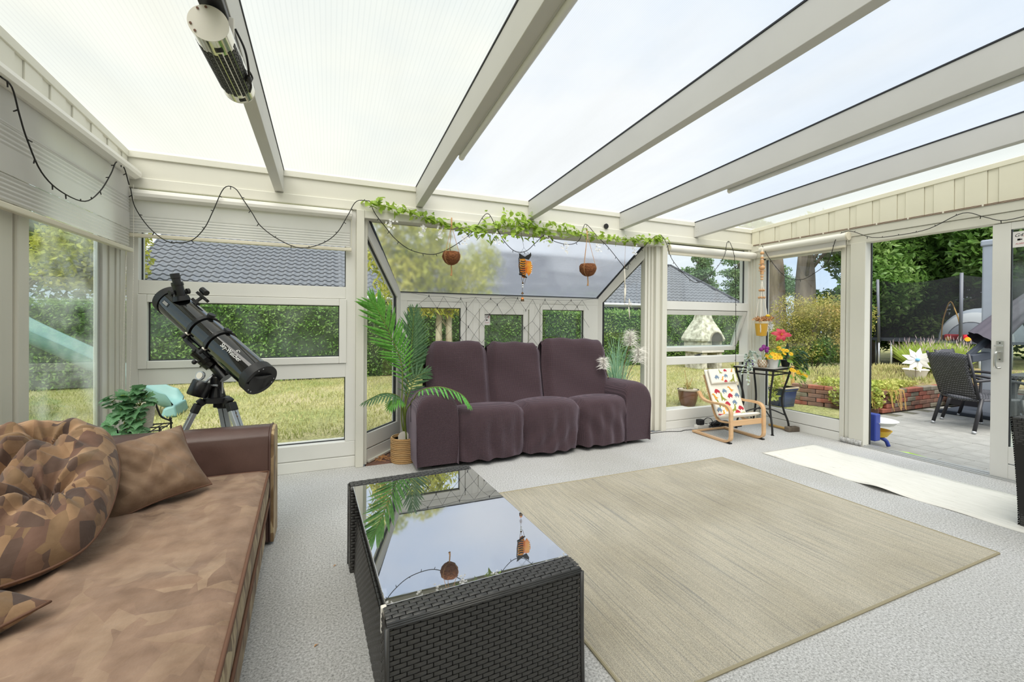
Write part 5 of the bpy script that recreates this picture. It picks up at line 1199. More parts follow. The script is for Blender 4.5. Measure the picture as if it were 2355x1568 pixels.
def cush_f(o0, o1, hw, lo=0, hi=1):
    def f(u, v):
        t_ = lo + (hi - lo) * u; i = min(len(spine) - 2, int(t_ * (len(spine) - 1))); fr = t_ * (len(spine) - 1) - i
        p = spine[i].lerp(spine[i + 1], fr); d = (spine[i + 1] - spine[i]).normalized(); nn = Vector((0, -d.z, d.y))
        a_ = v * 2 * PI; cx, cz = math.cos(a_), math.sin(a_); endr = min(1, min(u, 1 - u) / .05 + .0) ** .5
        return (hw * math.copysign(abs(cx) ** .35, cx), p.y + nn.y * ((o0 + o1) / 2 + (o1 - o0) / 2 * endr * math.copysign(abs(cz) ** .6, cz)), p.z + nn.z * ((o0 + o1) / 2 + (o1 - o0) / 2 * endr * math.copysign(abs(cz) ** .6, cz)))
    return B().grid(f, 46, 29)
cu_ = cush_f(.012, .052, .20).build('seat_cushion', 'cream_fabric', kc, local=True, smooth=True)
cush_f(.05, .088, .185, .76, .99).build('head_cushion', 'cream_fabric', kc, local=True, smooth=True)
DINO = {'long': [(0, .2), (.12, .16), (.3, .3), (.5, .42), (.62, .62), (.66, .9), (.78, 1), (.86, .92), (.78, .86), (.78, .6), (.74, .34), (.72, .0), (.63, 0), (.6, .18), (.42, .16), (.4, 0), (.31, 0), (.3, .16), (.14, .08)],
        'round': [(0, .25), (.12, .55), (.35, .78), (.62, .7), (.85, .45), (1, .2), (.85, .2), (.78, 0), (.66, 0), (.62, .18), (.36, .18), (.32, 0), (.2, 0), (.18, .2)],
        'steg': [(0, .3), (.2, .45), (.28, .72), (.38, .6), (.48, .88), (.58, .62), (.7, .75), (.76, .5), (1, .25), (.8, .28), (.74, 0), (.64, 0), (.6, .25), (.38, .25), (.34, 0), (.24, 0), (.2, .28)],
        'rex': [(0, .15), (.25, .3), (.45, .45), (.55, .8), (.7, 1), (.95, .95), (.92, .82), (.74, .76), (.7, .55), (.8, .48), (.7, .44), (.64, .25), (.7, 0), (.58, 0), (.5, .2), (.4, 0), (.3, .02), (.36, .22)]}
rd = random.Random(5)
def dino(shape, mat, t_, x, size, off, flip, rotd=0):
    i = min(len(spine) - 2, int(t_ * (len(spine) - 1))); fr = t_ * (len(spine) - 1) - i; p = spine[i].lerp(spine[i + 1], fr); d = (spine[i + 1] - spine[i]).normalized(); nn = Vector((0, -d.z, d.y))
    pts = []
    for a_, b_ in DINO[shape]:
        a_ = (a_ - .5) * (-1 if flip else 1); b_ -= .4; a_, b_ = a_ * math.cos(rotd) - b_ * math.sin(rotd), a_ * math.sin(rotd) + b_ * math.cos(rotd)
        pts.append((a_ * size, b_ * size * .8))
    B().prism(pts, lambda xx, yy, tt: (x + xx, p.y + d.y * yy + nn.y * (off + tt), p.z + d.z * yy + nn.z * (off + tt)), .0008).build('dinosaur_print', mat, kc, local=True)
cols = ['dino_green', 'dino_red', 'dino_blue', 'dino_orange']; shp = {'dino_green': 'long', 'dino_red': 'round', 'dino_blue': 'steg', 'dino_orange': 'rex'}
for r_i, t_ in enumerate((.10, .22, .345, .415, .485, .555, .625, .69)):
    for c_i in range(4):
        cc = cols[(c_i + r_i * 2 + (r_i // 2)) % 4]; x = -.15 + c_i * .1 + (.03 if r_i % 2 else -.01)
        if abs(x) > .17: continue
        dino(shp[cc], cc, t_ + rd.uniform(-.008, .008), x, .115 if cc == 'dino_green' else .082, .0525, rd.random() < .5, rd.uniform(-.25, .25))
for t_, x, cc, sz in ((.83, -.11, 'dino_blue', .075), (.84, .02, 'dino_blue', .065), (.80, .10, 'dino_green', .11), (.805, -.04, 'dino_orange', .06), (.90, -.04, 'dino_green', .06), (.915, .12, 'dino_orange', .05), (.93, .03, 'dino_red', .05), (.782, .0, 'dino_red', .05)):
    dino(shp[cc], cc, t_, x, sz, .0885, rd.random() < .5)

# ---- dark wicker armchair cut off by the right edge
wc = thing('wicker_armchair', 'black wicker armchair at the right edge of the picture', 'armchair', (4.05, .93, 0))
bb = B(); weave(lambda s, t_: (3.80 - .12 * (t_ / .66) ** 1.5 + .0, 1.16 - s, t_), (-1, 0, 0), .5, .66, bb=bb); weave(lambda s, t_: (3.80 - .12 * (t_ / .66) ** 1.5 + s, 1.17, t_), (0, 1, 0), .14, .66, bb=bb)
weave(lambda s, t_: (3.68 + t_, 1.16 - s, .66), (0, 0, 1), .5, .14, bb=bb)
o = bb.build('side_weave', 'wicker', wc, smooth=True); o['kind'] = 'stuff'
B().hexa([(3.805, .66, 0), (3.94, .66, 0), (3.94, 1.165, 0), (3.805, 1.165, 0), (3.69, .66, .655), (3.82, .66, .655), (3.82, 1.165, .655), (3.69, 1.165, .655)]).build('arm_core', 'wicker_dark', wc)
B().box((3.94, .66, .05), (4.4, 1.16, .38)).build('seat_base', 'wicker_dark', wc, bevel=.01)
B().box((3.9, .62, .05), (4.42, .70, .78)).build('backrest', 'wicker_dark', wc, bevel=.02)

# ================================================================== telescope
mk('gloss_black', '#0b0b0c', .06, coat=.6, spec=.6); mk('matte_black', '#1c1c1d', .5); mk('satin_black', '#141416', .28); mk('aluminium', '#c9ccd0', .35, metal=.75); mk('print_white', '#f2f2f0', .6)
ts = thing('telescope', 'black reflector telescope on a silver tripod behind the sofa bed', 'telescope', (-.64, 3.14, 0))
P1, P2 = Vector((-.952, 3.42, 1.322)), Vector((-.373, 2.87, .853)); AX = (P2 - P1).normalized(); TLEN = (P2 - P1).length; TR = .088
TO_CAM = (Vector((0, 0, 1.2)) - (P1 + P2) / 2); NC = (TO_CAM - AX * TO_CAM.dot(AX)).normalized(); SD = AX.cross(NC).normalized()
if SD.z < 0: SD = -SD           # SD: across the tube, upward in view
def tp_(f, a, r):   # point on the tube: fraction along, angle from the viewer-facing side towards SD
    return P1 + AX * (TLEN * f) + (NC * math.cos(a) + SD * math.sin(a)) * r
tube_ = B().tube([P1, P2], TR, 48, cap=False).build('optical_tube', 'gloss_black', ts, smooth=True)
B().tube([P1 - AX * .012, P1 - AX * .012, P1 + AX * .04, P1 + AX * .04], [TR - .012, TR + .005, TR + .005, TR], 48, cap=False).build('front_ring', 'matte_black', tube_, smooth='auto')
B().tube([P1 - AX * .004, P1 - AX * .001], TR - .004, 32).build('dust_cap', 'matte_black', tube_, smooth='auto')
ce = B().tube([P2 - AX * .045, P2 - AX * .045, P2 + AX * .012, P2 + AX * .012, P2 + AX * .004, P2 + AX * .004, P2 + AX * .004], [TR, TR + .009, TR + .009, TR - .012, TR - .014, TR - .03, 0.001], 48).build('mirror_cell', 'matte_black', ts, smooth='auto')
B().tube([P2 + AX * .006, P2 + AX * .009], [TR - .03, TR - .032], 40).build('cell_plate', 'satin_black', ce, smooth='auto')
for k in range(3):
    for dd in (-.16, .16):
        a_ = 2.1 * k + .5 + dd; p = P2 + AX * .011 + (NC * math.cos(a_) + SD * math.sin(a_)) * (TR - .006); B().ball(p, .0042, 8, 6).build('collimation_screw', 'aluminium', ce, smooth=True)
for f in (.40, .585):
    c = P1 + AX * (TLEN * f)
    rg = B().tube([c - AX * .012, c - AX * .012, c + AX * .012, c + AX * .012], [TR, TR + .009, TR + .009, TR], 48, cap=False).build('tube_ring', 'satin_black', ts, smooth='auto')
    kp = tp_(f, -1.05, TR + .02); B().cyl(kp - SD * .016, kp + SD * .014, .012, n=14).build('ring_clamp', 'matte_black', rg, smooth='auto'); B().cyl(kp + SD * .014, kp + SD * .03, .014, .012, n=14).build('knob', 'pearl', rg, smooth='auto')
    tpz = tp_(f, 1.0, TR + .013)
    if f < .5: B().cyl(tpz - (NC * .54 + SD * .84) * .01, tpz + (NC * .54 + SD * .84) * .012, .022, n=16).build('mounting_boss', 'matte_black', rg, smooth='auto')
    else: B().bar(tpz - AX * .02, tpz + AX * .02, .03, .012, up=(NC * .54 + SD * .84)).build('mounting_boss', 'matte_black', rg, bevel=.002)
# focuser and eyepiece
fd = (NC * .55 + SD * .55 - AX * .45 + Vector((-.15, 0, .15))).normalized(); fb_ = tp_(.15, .55, TR - .01)
B().tube([fb_, fb_ + fd * .03, fb_ + fd * .032], [.048, .042, .036], 24).build('focuser_base', 'satin_black', ts, smooth='auto')
fo = B().tube([fb_ + fd * .03, fb_ + fd * .095], .029, 24).tube([fb_ + fd * .095, fb_ + fd * .10, fb_ + fd * .118], [.032, .033, .031], 24).build('focuser', 'satin_black', ts, smooth='auto')
B().tube([fb_ + fd * .118, fb_ + fd * .14, fb_ + fd * .142, fb_ + fd * .172], [.022, .022, .026, .025], 20).build('eyepiece', 'matte_black', ts, smooth='auto')
kn = fb_ + fd * .055; kx = fd.cross(AX).normalized(); B().cyl(kn - kx * .055, kn - kx * .04, .018, n=16).cyl(kn + kx * .04, kn + kx * .055, .018, n=16).cyl(kn - kx * .05, kn + kx * .05, .005, n=8).build('focus_wheel', 'matte_black', fo, smooth='auto')
# finder
fn_ = tp_(.16, 1.5, TR + .002); up_ = SD
B().bar(fn_ - AX * .03, fn_ + AX * .03, .028, .02, up=up_).bar(fn_ + up_ * .01, fn_ + up_ * .045, .012, .02, up=AX).build('finder_bracket', 'matte_black', ts, bevel=.002)
fi = B().bar(fn_ + up_ * .05 - AX * .055, fn_ + up_ * .05 + AX * .055, .026, .018, up=up_).build('finder_rail', 'satin_black', ts, bevel=.003)
B().cyl(fn_ + up_ * .082 - AX * .055, fn_ + up_ * .082 - AX * .005, .019, n=20).bar(fn_ + up_ * .06 - AX * .03, fn_ + up_ * .07 - AX * .03, .014, .03, up=AX).build('red_dot_finder', 'satin_black', fi, smooth='auto')
# lettering along the tube
cpt = tp_(.775, .05, TR + .0006); M_ = Matrix((( AX.x, SD.x, NC.x, cpt.x), (AX.y, SD.y, NC.y, cpt.y), (AX.z, SD.z, NC.z, cpt.z), (0, 0, 0, 1)))
text_mesh('Sky-Watcher', .034, 'lettering', 'print_white', M_, tube_, .0012)
c2 = tp_(.80, .36, TR + .0008); B().tube([c2 + AX * (.012 * math.cos(a_)) + SD * (.010 * math.sin(a_)) for a_ in np.linspace(.3, 3.6, 12)], .0016, 5).ball(c2 - AX * .004, .004, 8, 6).build('logo_mark', 'print_white', tube_)
c3 = tp_(.105, -.35, TR + .0006); B().bar(c3 - AX * .03, c3 + AX * .03, .022, .0012, up=(c3 - (P1 + AX * (c3 - P1).dot(AX))).normalized()).build('rating_label', 'matte_black', tube_)
for k in range(3): q = tp_(.105, -.42 + k * .07, TR + .0016); B().bar(q - AX * .024, q + AX * .02, .002, .0006, up=(q - (P1 + AX * (q - P1).dot(AX))).normalized()).build('label_line', 'print_white', tube_)
# mount
mid = P1 + AX * (TLEN * .5); under = mid - SD * (TR + .02)
B().bar(under - AX * .11, under + AX * .11, .045, .022, up=SD).build('dovetail_bar', 'matte_black', ts, bevel=.003)
HD = Vector((-.64, 3.14, .72))                                   # tripod head
dec0 = under - SD * .012; ra = HD + Vector((.01, -.01, .17))
B().tube([dec0, dec0.lerp(ra, .35), dec0.lerp(ra, .36), dec0.lerp(ra, .75)], [.032, .03, .042, .042], 20).tube([dec0.lerp(ra, .5), dec0.lerp(ra, .55)], .052, 24).build('declination_axis', 'satin_black', ts, smooth='auto')
B().tube([ra + Vector((.045, -.02, -.05)), ra + Vector((-.03, .02, .04))], .036, 20).tube([ra + Vector((-.02, .015, .03)), ra + Vector((-.03, .02, .045))], .05, 24).build('polar_axis', 'satin_black', ts, smooth='auto')
B().tube([HD + Vector((0, 0, .0)), HD + Vector((0, 0, .06)), HD + Vector((0, 0, .13))], [.05, .036, .034], 18).box((HD.x - .02, HD.y - .03, HD.z + .03), (HD.x + .03, HD.y + .03, HD.z + .15)).build('mount_body', 'satin_black', ts, bevel=.006)
cw = Vector((-.712, 3.09, .79)); cd = Vector((-.35, -.1, -.9)).normalized()
B().cyl(ra, cw, .007, n=8).build('counterweight_bar', 'aluminium', ts, smooth=True)
B().tube([cw - cd * .04, cw - cd * .04, cw - cd * .034, cw + cd * .045, cw + cd * .05, cw + cd * .05], [.001, .05, .054, .054, .05, .001], 24).build('counterweight', 'satin_black', ts, smooth='auto')
dl = Vector((-.70, 3.06, .865)); B().cyl(dl, dl + Vector((-.006, -.012, .003)), .026, n=24).build('setting_dial', 'aluminium', ts, smooth='auto'); B().cyl(dl + Vector((-.0062, -.0122, .003)), dl + Vector((-.0075, -.0145, .0035)), .02, n=20).build('dial_face', 'pearl', ts)
for p, q in (((-.70, 3.12, 1.00), (-.745, 3.10, 1.01)), ((-.695, 3.10, .95), (-.74, 3.08, .945))): B().cyl(p, q, .006, n=8).ball(q, .014, 8, 6).build('clamp_knob', 'matte_black', ts, smooth=True)
B().cyl((-.58, 3.08, .875), (-.50, 3.05, .872), .005, n=8).cyl((-.50, 3.05, .872), (-.45, 3.035, .870), .006, n=8).build('slow_motion_cable', 'matte_black', ts)
B().cyl((-.665, 3.10, .80), (-.625, 3.08, .80), .007, n=8).cyl((-.60, 3.09, .75), (-.60, 3.09, .82), .004, n=8).build('adjusting_bolt', 'aluminium', ts)
# tripod
B().tube([HD + Vector((0, 0, -.03)), HD + Vector((0, 0, -.028)), HD, HD + Vector((0, 0, .004))], [.06, .07, .07, .05], 24).build('tripod_head', 'matte_black', ts, smooth='auto')
B().tube([HD + Vector((.01, 0, -.06)), HD + Vector((.01, 0, -.03))], .028, 14).build('spreader_knob', 'matte_black', ts, smooth='auto')
for d, ft in ((Vector((-.085, -.04, 0)), Vector((-1.01, 3.0, 0))), (Vector((.08, -.045, 0)), Vector((-.32, 2.92, 0))), (Vector((.012, .07, 0)), Vector((-.58, 3.50, 0)))):
    tpp = HD + d + Vector((0, 0, -.03)); dirn = (ft - tpp).normalized(); out = Vector((d.x, d.y, 0)).normalized()
    B().bar(HD + d * .7 + Vector((0, 0, -.012)), tpp + Vector((0, 0, -.0)), .05, .04).bar(tpp, tpp + dirn * .055, .058, .035, up=out).build('leg_hinge', 'matte_black', ts, bevel=.006)
    lg = B().bar(tpp + dirn * .05, tpp + dirn * .46, .056, .024, up=out).build('leg', 'aluminium', ts, bevel=.003)
    B().bar(tpp + dirn * .052, tpp + dirn * .46, .004, .0255, up=out).build('leg_groove', 'matte_black', lg)
    B().bar(tpp + dirn * .40, ft - dirn * .02, .034, .018, up=out).build('lower_tube', 'aluminium', lg, bevel=.002)
    B().bar(tpp + dirn * .43, tpp + dirn * .48, .064, .034, up=out).build('clamp', 'matte_black', lg, bevel=.004)
    B().cyl(ft - dirn * .025, ft, .012, .006, n=10).build('foot', 'black_rubber', lg)
    for k in (.068, .09): q = tpp + dirn * k + out * .0125; B().cyl(q, q + out * .003, .0045, n=8).build('rivet', 'brown_piping', lg)

# ================================================================== blinds
leaf_mat('blind_fabric', '#efeeec', '#f3f2f0', None, .85, 3, .55); mk('blind_case', '#edebe4', .35); mk('blind_bar', '#dfd9c6', .4); mk('chain_bead', '#eeeae0', .4)
def pleats(zt, zb, npl, amp):
    out = []
    for i in range(npl * 2 + 1): out.append(((amp if i % 2 else -amp), zt - (zt - zb) * i / (npl * 2)))
    return out
bl = thing('pleated_blind', 'half-lowered white pleated blind on the left wall window', 'blind', (XL + .05, 3.0, 2.2))
def sweepY(prof, y0, y1, x0, name, mat, parent, bevel=0):
    k = len(prof); b_ = B().add([(x0 + a_, y0, z_) for a_, z_ in prof] + [(x0 + a_, y1, z_) for a_, z_ in prof], [(i, i + 1, k + i + 1, k + i) for i in range(k - 1)]); o = b_.build(name, mat, parent, bevel=bevel); o.modifiers.new('t', 'SOLIDIFY').thickness = .0015; return o
sweepY([(-.03, 2.215), (.04, 2.215), (.062, 2.205), (.066, 2.185), (.06, 2.165), (.03, 2.15), (-.03, 2.15), (-.03, 2.215)], 1.6, 3.70, XL + .033, 'case', 'blind_case', bl)
sweepY([(.0, 2.15), (.0, 2.0)], 1.6, 3.655, XL + .045, 'plain_fabric', 'blind_fabric', bl)
for zt, zb, npl in ((2.02, 1.915, 5), (1.80, 1.685, 6)):
    sweepY(pleats(zt, zb, npl, .0022), 1.6, 3.655, XL + .045, 'pleats', 'blind_fabric', bl)
sweepY([(.0, 1.915), (.002, 1.80)], 1.6, 3.655, XL + .045, 'plain_fabric', 'blind_fabric', bl)
B().box((XL + .03, 1.6, 1.648), (XL + .062, 3.675, 1.676)).build('bottom_bar', 'blind_bar', bl, bevel=.005)
def chain(pts, name, parent):
    P = catmull(pts, 3); b_ = B().tube(P, .0012, 4)
    ln = sum((P[i + 1] - P[i]).length for i in range(len(P) - 1)); k = int(ln / .016); acc = 0; j = 0
    for i in range(k):
        t_ = i / k * (len(P) - 1); q = P[int(t_)].lerp(P[min(len(P) - 1, int(t_) + 1)], t_ - int(t_)); b_.ball(q, .0028, 5, 4)
    return b_.build(name, 'chain_bead', parent)
chain([(-1.235, 3.60, 1.66), (-1.235, 3.57, 1.3), (-1.232, 3.53, .72)], 'bead_chain', bl); chain([(-1.22, 3.66, 2.10), (-1.21, 3.63, 1.5), (-1.215, 3.59, .72)], 'bead_chain', bl)
b2 = thing('pleated_blind', 'short white pleated blind above the window behind the telescope', 'blind', (-.55, 3.69, 2.07))
def sweepX(prof, x0, x1, y0, name, mat, parent):
    k = len(prof); b_ = B().add([(x0, y0 + a_, z_) for a_, z_ in prof] + [(x1, y0 + a_, z_) for a_, z_ in prof], [(i, i + 1, k + i + 1, k + i) for i in range(k - 1)]); o = b_.build(name, mat, parent); o.modifiers.new('t', 'SOLIDIFY').thickness = .0015; return o
sweepX([(.04, 2.08), (-.01, 2.08), (-.032, 2.07), (-.038, 2.05), (-.034, 2.03), (-.01, 2.012), (.04, 2.012), (.04, 2.08)], -1.262, .158, 3.69, 'case', 'blind_case', b2)
sweepX([(0, 2.015), (0, 1.905)], -1.255, .145, 3.70, 'plain_fabric', 'blind_fabric', b2); sweepX(pleats(1.905, 1.79, 6, .0022), -1.255, .145, 3.70, 'pleats', 'blind_fabric', b2)
B().box((-1.27, 3.684, 1.757), (.16, 3.716, 1.782)).build('bottom_bar', 'blind_bar', b2, bevel=.004)
B().cyl((.158, 3.70, 2.03), (.158, 3.70, 1.80), .002, n=6).build('guide_cord', 'blind_bar', b2)
b3 = thing('roller_blind', 'rolled-up white blind above the window right of the bay', 'blind', (4.1, 3.69, 2.02))
B().cyl((3.445, 3.69, 2.022), (4.79, 3.69, 2.022), .04, n=24).build('case', 'blind_case', b3, smooth='auto'); B().box((3.445, 3.68, 1.952), (4.72, 3.705, 1.985)).build('bottom_bar', 'blind_bar', b3, bevel=.004)
B().cyl((3.44, 3.69, 2.022), (3.445, 3.69, 2.022), .036, n=20).build('end_cap', 'blind_bar', b3)
b4 = thing('roller_blind', 'rolled-up white blind above the right wall window', 'blind', (4.76, 3.1, 2.07))
B().cyl((4.755, 2.64, 2.075), (4.755, 3.58, 2.075), .036, n=24).build('case', 'blind_case', b4, smooth='auto'); B().box((4.75, 2.66, 1.985), (4.772, 3.56, 2.045)).build('fabric_roll', 'blind_fabric', b4, bevel=.004); B().box((4.742, 2.66, 1.965), (4.775, 3.56, 1.987)).build('bottom_bar', 'blind_bar', b4, bevel=.003)
B().cyl((4.755, 2.625, 2.075), (4.755, 2.64, 2.075), .042, n=20).build('end_cap', 'blind_bar', b4); chain([(4.74, 2.63, 2.06), (4.74, 2.628, 1.99)], 'bead_chain', b4)

# ================================================================== string lights
mk('black_wire', '#1c1b18', .6); mk('clear_bulb', '#e8eef0', .1, spec=.8)
def string_light(label, pts, every=.105, group='black fairy-light strings'):
    t = thing('string_light', label, 'string lights', tuple(pts[0]), group=group)
    P = catmull(pts, 5); B().tube(P, .0032, 6).build('wire', 'black_wire', t, smooth=True)
    acc = 0; r = random.Random(len(pts)); nx = .05
    for i in range(len(P) - 1):
        seg = (P[i + 1] - P[i]); acc += seg.length
        if acc > nx:
            nx = acc + every * r.uniform(.8, 1.2); d = seg.normalized(); s = Vector((d.z, 0, -d.x)) if abs(d.y) < .7 else Vector((0, d.z, -d.y))
            q = P[i]; e = q + (s.normalized() * r.choice((-1, 1, 1)) * .016 + Vector((0, 0, -.006)) + d * .004)
            B().cyl(q, e, .0032, .0026, n=5).build('bulb_holder', 'black_wire', t)
    return t
string_light('black fairy-light string looping over the left wall blind', [(-1.205, 2.362, 2.156), (-1.205, 2.43, 2.147), (-1.205, 2.478, 2.053), (-1.205, 2.526, 1.971), (-1.205, 2.626, 1.862), (-1.205, 2.779, 1.816), (-1.205, 3.0, 1.824), (-1.205, 3.164, 1.923), (-1.205, 3.295, 2.062), (-1.205, 3.369, 2.159), (-1.205, 3.471, 2.158), (-1.205, 3.548, 2.071)])
string_light('black fairy-light string draped across the blind behind the telescope', [(-1.229, 3.64, 2.074), (-1.206, 3.64, 1.952), (-1.136, 3.64, 1.827), (-1.053, 3.64, 1.746), (-0.992, 3.64, 1.727), (-0.893, 3.64, 1.75), (-0.818, 3.64, 1.842), (-0.766, 3.64, 1.97), (-0.702, 3.64, 2.138), (-0.635, 3.64, 2.147), (-0.581, 3.64, 2.068), (-0.526, 3.64, 1.979), (-0.471, 3.64, 1.889), (-0.357, 3.64, 1.802), (-0.211, 3.64, 1.748), (-0.06, 3.64, 1.793), (0.049, 3.64, 1.886), (0.128, 3.64, 2.031), (0.192, 3.64, 2.148), (0.291, 3.64, 2.163)])
string_light('black fairy-light string hanging in loops across the bay opening', [(0.294, 3.68, 2.174), (0.336, 3.68, 2.079), (0.415, 3.68, 1.979), (0.503, 3.68, 1.879), (0.629, 3.68, 1.797), (0.796, 3.68, 1.772), (0.91, 3.68, 1.806), (1.046, 3.68, 1.892), (1.186, 3.68, 2.012), (1.276, 3.68, 2.15), (1.33, 3.68, 2.171), (1.394, 3.68, 2.07), (1.481, 3.68, 1.938), (1.591, 3.68, 1.854), (1.703, 3.68, 1.865), (1.803, 3.68, 1.951), (1.909, 3.68, 2.035), (2.005, 3.68, 1.98), (2.175, 3.68, 1.963), (2.285, 3.68, 2.015), (2.334, 3.68, 2.149), (2.375, 3.68, 2.175), (2.506, 3.68, 2.063), (2.639, 3.68, 1.963), (2.861, 3.68, 1.76), (2.899, 3.68, 1.822), (3.029, 3.68, 1.945), (3.202, 3.68, 2.107), (3.322, 3.68, 2.155)])
string_light('black fairy-light string with a long tail beside the flower table', [(3.277, 3.63, 2.142), (3.356, 3.63, 2.054), (3.43, 3.63, 1.894), (3.619, 3.63, 1.728), (3.812, 3.63, 1.649), (4.043, 3.63, 1.784), (4.212, 3.63, 1.969), (4.259, 3.63, 2.134), (4.315, 3.63, 2.128), (4.389, 3.63, 1.929), (4.41, 3.63, 1.418), (4.421, 3.63, 0.595)])
string_light('black fairy-light string along the right wall above the sliding door', [(4.73, 3.539, 2.12), (4.73, 3.444, 1.952), (4.73, 3.259, 1.731), (4.73, 3.088, 1.677), (4.73, 2.951, 1.725), (4.73, 2.801, 1.845), (4.73, 2.721, 2.077), (4.77, 2.622, 2.12), (4.77, 2.435, 2.026), (4.77, 2.23, 2.01), (4.77, 2.014, 2.026), (4.77, 1.799, 2.112), (4.77, 1.667, 2.05), (4.77, 1.548, 2.001), (4.77, 1.30, 2.04)])
cb2 = thing('wall_cable', 'thin brown cable clipped along the top of the right wall beam', 'cable', (4.78, 2.5, 2.15))
B().tube([(4.786, 3.70, 2.154), (4.786, 1.0, 2.152)], .003, 6).tube([(4.784, 3.70, 2.146), (4.784, 1.0, 2.144)], .0025, 6).build('wire', 'brown_piping', cb2)
for k in range(11): B().box((4.778, 3.60 - k * .24, 2.142), (4.792, 3.61 - k * .24, 2.158)).build('cable_clip', 'pearl', cb2)
# net of lights on the bay windows
nt_ = thing('net_light', 'net of black fairy lights hung over the bay windows', 'net light', (1.75, 4.16, 1.45))
nw = B(); Yn = 4.165
def npt(i, j):
    r = random.Random(i * 97 + j * 13); x = .80 + i * .16 + (.0 if j % 2 else .08) + r.uniform(-.012, .012); z = 1.435 - j * .095 - .045 * math.sin((x - .8) / 2 * PI) ** 2 * (1 if j else .2) * 0 + r.uniform(-.012, .012) - (.03 * math.sin(x * 7) if j else 0); return (x, Yn + r.uniform(-.004, .004), z)
NI = 12
for j in range(5):
    for i in range(NI):
        if random.random() < .1: continue
        a_, b_ = npt(i, j), npt(i, j + 1); c_ = npt(i + (0 if j % 2 == 1 else 1) - (1 if j % 2 else 0), j + 1)
        nw.tube([a_, b_], .0016, 4); nw.tube([a_, npt(max(0, i - 1) if j % 2 else i + 1, j + 1)], .0016, 4)
nw.tube([npt(i, 0) for i in range(NI)], .0018, 4); nw.tube([(.72, Yn, 1.465), npt(0, 0)], .0018, 4); nw.tube([(2.78, Yn, 1.465), npt(NI - 1, 0)], .0018, 4); nw.tube([(1.70, Yn, 1.46), npt(5, 0)], .0018, 4); nw.tube([(1.70, Yn, 1.46), npt(6, 0)], .0018, 4)
nw.build('wire_net', 'black_wire', nt_)
for j in range(5):
    for i in range(NI):
        if (i + j) % 2 == 0: p = npt(i, j); B().cyl((p[0], p[1] - .002, p[2] - .012), (p[0], p[1] - .002, p[2] + .012), .0035, n=5).build('bulb_holder', 'black_wire', nt_)

# ================================================================== heater and tube lamps on the rafters
mk('chrome', '#d5d3c8', .1, metal=1.0); mk('heater_end', '#d9d6cc', .4); mk('tube_grey', '#e2e3e4', .4)
ht = thing('patio_heater', 'chrome infrared heater tube fixed under the left rafter', 'heater', (-.36, 1.93, 2.30))
HA, HB = Vector((-.372, 1.70, 2.175)), Vector((-.357, 2.13, 2.175)); hx = (HB - HA).normalized(); hr = .058
B().tube([HA, HB], hr, 40, cap=False).build('reflector_shell', 'chrome', ht, smooth=True)
en = B().tube([HA - hx * .004, HA - hx * .002, HA], [.002, hr + .001, hr + .001], 40).build('end_plate', 'heater_end', ht, smooth='auto')
B().tube([HB, HB + hx * .004], [hr + .001, hr], 40).build('end_plate', 'chrome', ht, smooth='auto')
ez_ = Vector((0, 0, 1)); ex_ = hx.cross(ez_).normalized()
for a_ in (.5, 1.0, 2.2, 2.7): p = HA - hx * .004 + (ex_ * math.cos(a_ + 1.2) + ez_ * math.sin(a_ + 1.2)) * (hr - .008); B().cyl(p, p - hx * .002, .004, n=8).build('screw', 'brown_piping', en)
sl_ = None
for k in range(13):
    for j in range(11):
        a_ = -PI / 2 - 1.35 + j * .27; s = .085 + k * .0225 + (j % 2) * .011
        q = HA + hx * s + (ex_ * math.cos(a_) + ez_ * math.sin(a_)) * (hr + .0006)
        tt = ex_ * -math.sin(a_) + ez_ * math.cos(a_)
        if sl_ is None: slots = B()
        sl_ = 1
        slots.bar(q - hx * .0092, q + hx * .0092, .0126, .0012, up=(ex_ * math.cos(a_) + ez_ * math.sin(a_)))
o = slots.build('vent_slots', 'matte_black', ht); o['kind'] = 'stuff'
for s, w in ((.04, .03), (.395, .03)):
    for k in range(5):
        q = HA + hx * (s + k * .005) + (ex_ * math.cos(-1.25) + ez_ * math.sin(-1.25)) * (hr + .0006); B().bar(q - hx * .0012, q + hx * .0012, .026, .001, up=(q - HA - hx * (q - HA).dot(hx)).normalized()).build('printed_line', 'matte_black', ht)
B().box((-.405, 1.50, 2.245), (-.330, 1.78, 2.27)).box((-.40, 1.78, 2.225), (-.335, 2.0, 2.29)).build('mounting_bracket', 'dark_metal', ht, bevel=.004)
B().bar((-.362, 1.80, 2.20), (-.362, 1.80, 2.27), .09, .012, up=(0, 1, 0)).build('hanger_plate', 'heater_end', ht, bevel=.003); B().bar((-.362, 2.03, 2.20), (-.362, 2.03, 2.26), .07, .012, up=(0, 1, 0)).build('hanger_plate', 'heater_end', ht, bevel=.003)
B().tube(catmull([(-.325, 1.86, 2.27), (-.30, 1.90, 2.22), (-.295, 1.95, 2.17), (-.30, 1.99, 2.15), (-.29, 2.0, 2.17), (-.30, 1.97, 2.18), (-.295, 2.0, 2.14), (-.305, 2.04, 2.13)], 5), .004, 6).ball((-.30, 1.985, 2.155), (.012, .022, .014), 8, 6).build('tied_cable', 'matte_black', ht)
def tube_lamp(label, a, b, brk):
    t = thing('tube_lamp', label, 'lamp', tuple(Vector(a).lerp(Vector(b), .5)), group='grey tube lamps under the rafters')
    a, b = Vector(a), Vector(b); d = (b - a).normalized()
    B().cyl(a + d * .02, b, .016, n=14).build('tube', 'tube_grey', t, smooth='auto'); B().cyl(a, a + d * .022, .018, n=14).build('end_cap', 'blind_case', t, smooth='auto')
    B().bar(a + Vector((brk, 0, .018)), b + Vector((brk, 0, .018)), .02, .012).build('back_strip', 'tube_grey', t)
tube_lamp('unlit grey tube lamp along the second rafter from the left', (.762, 2.63, 2.232), (.762, .9, 2.326), -.014)
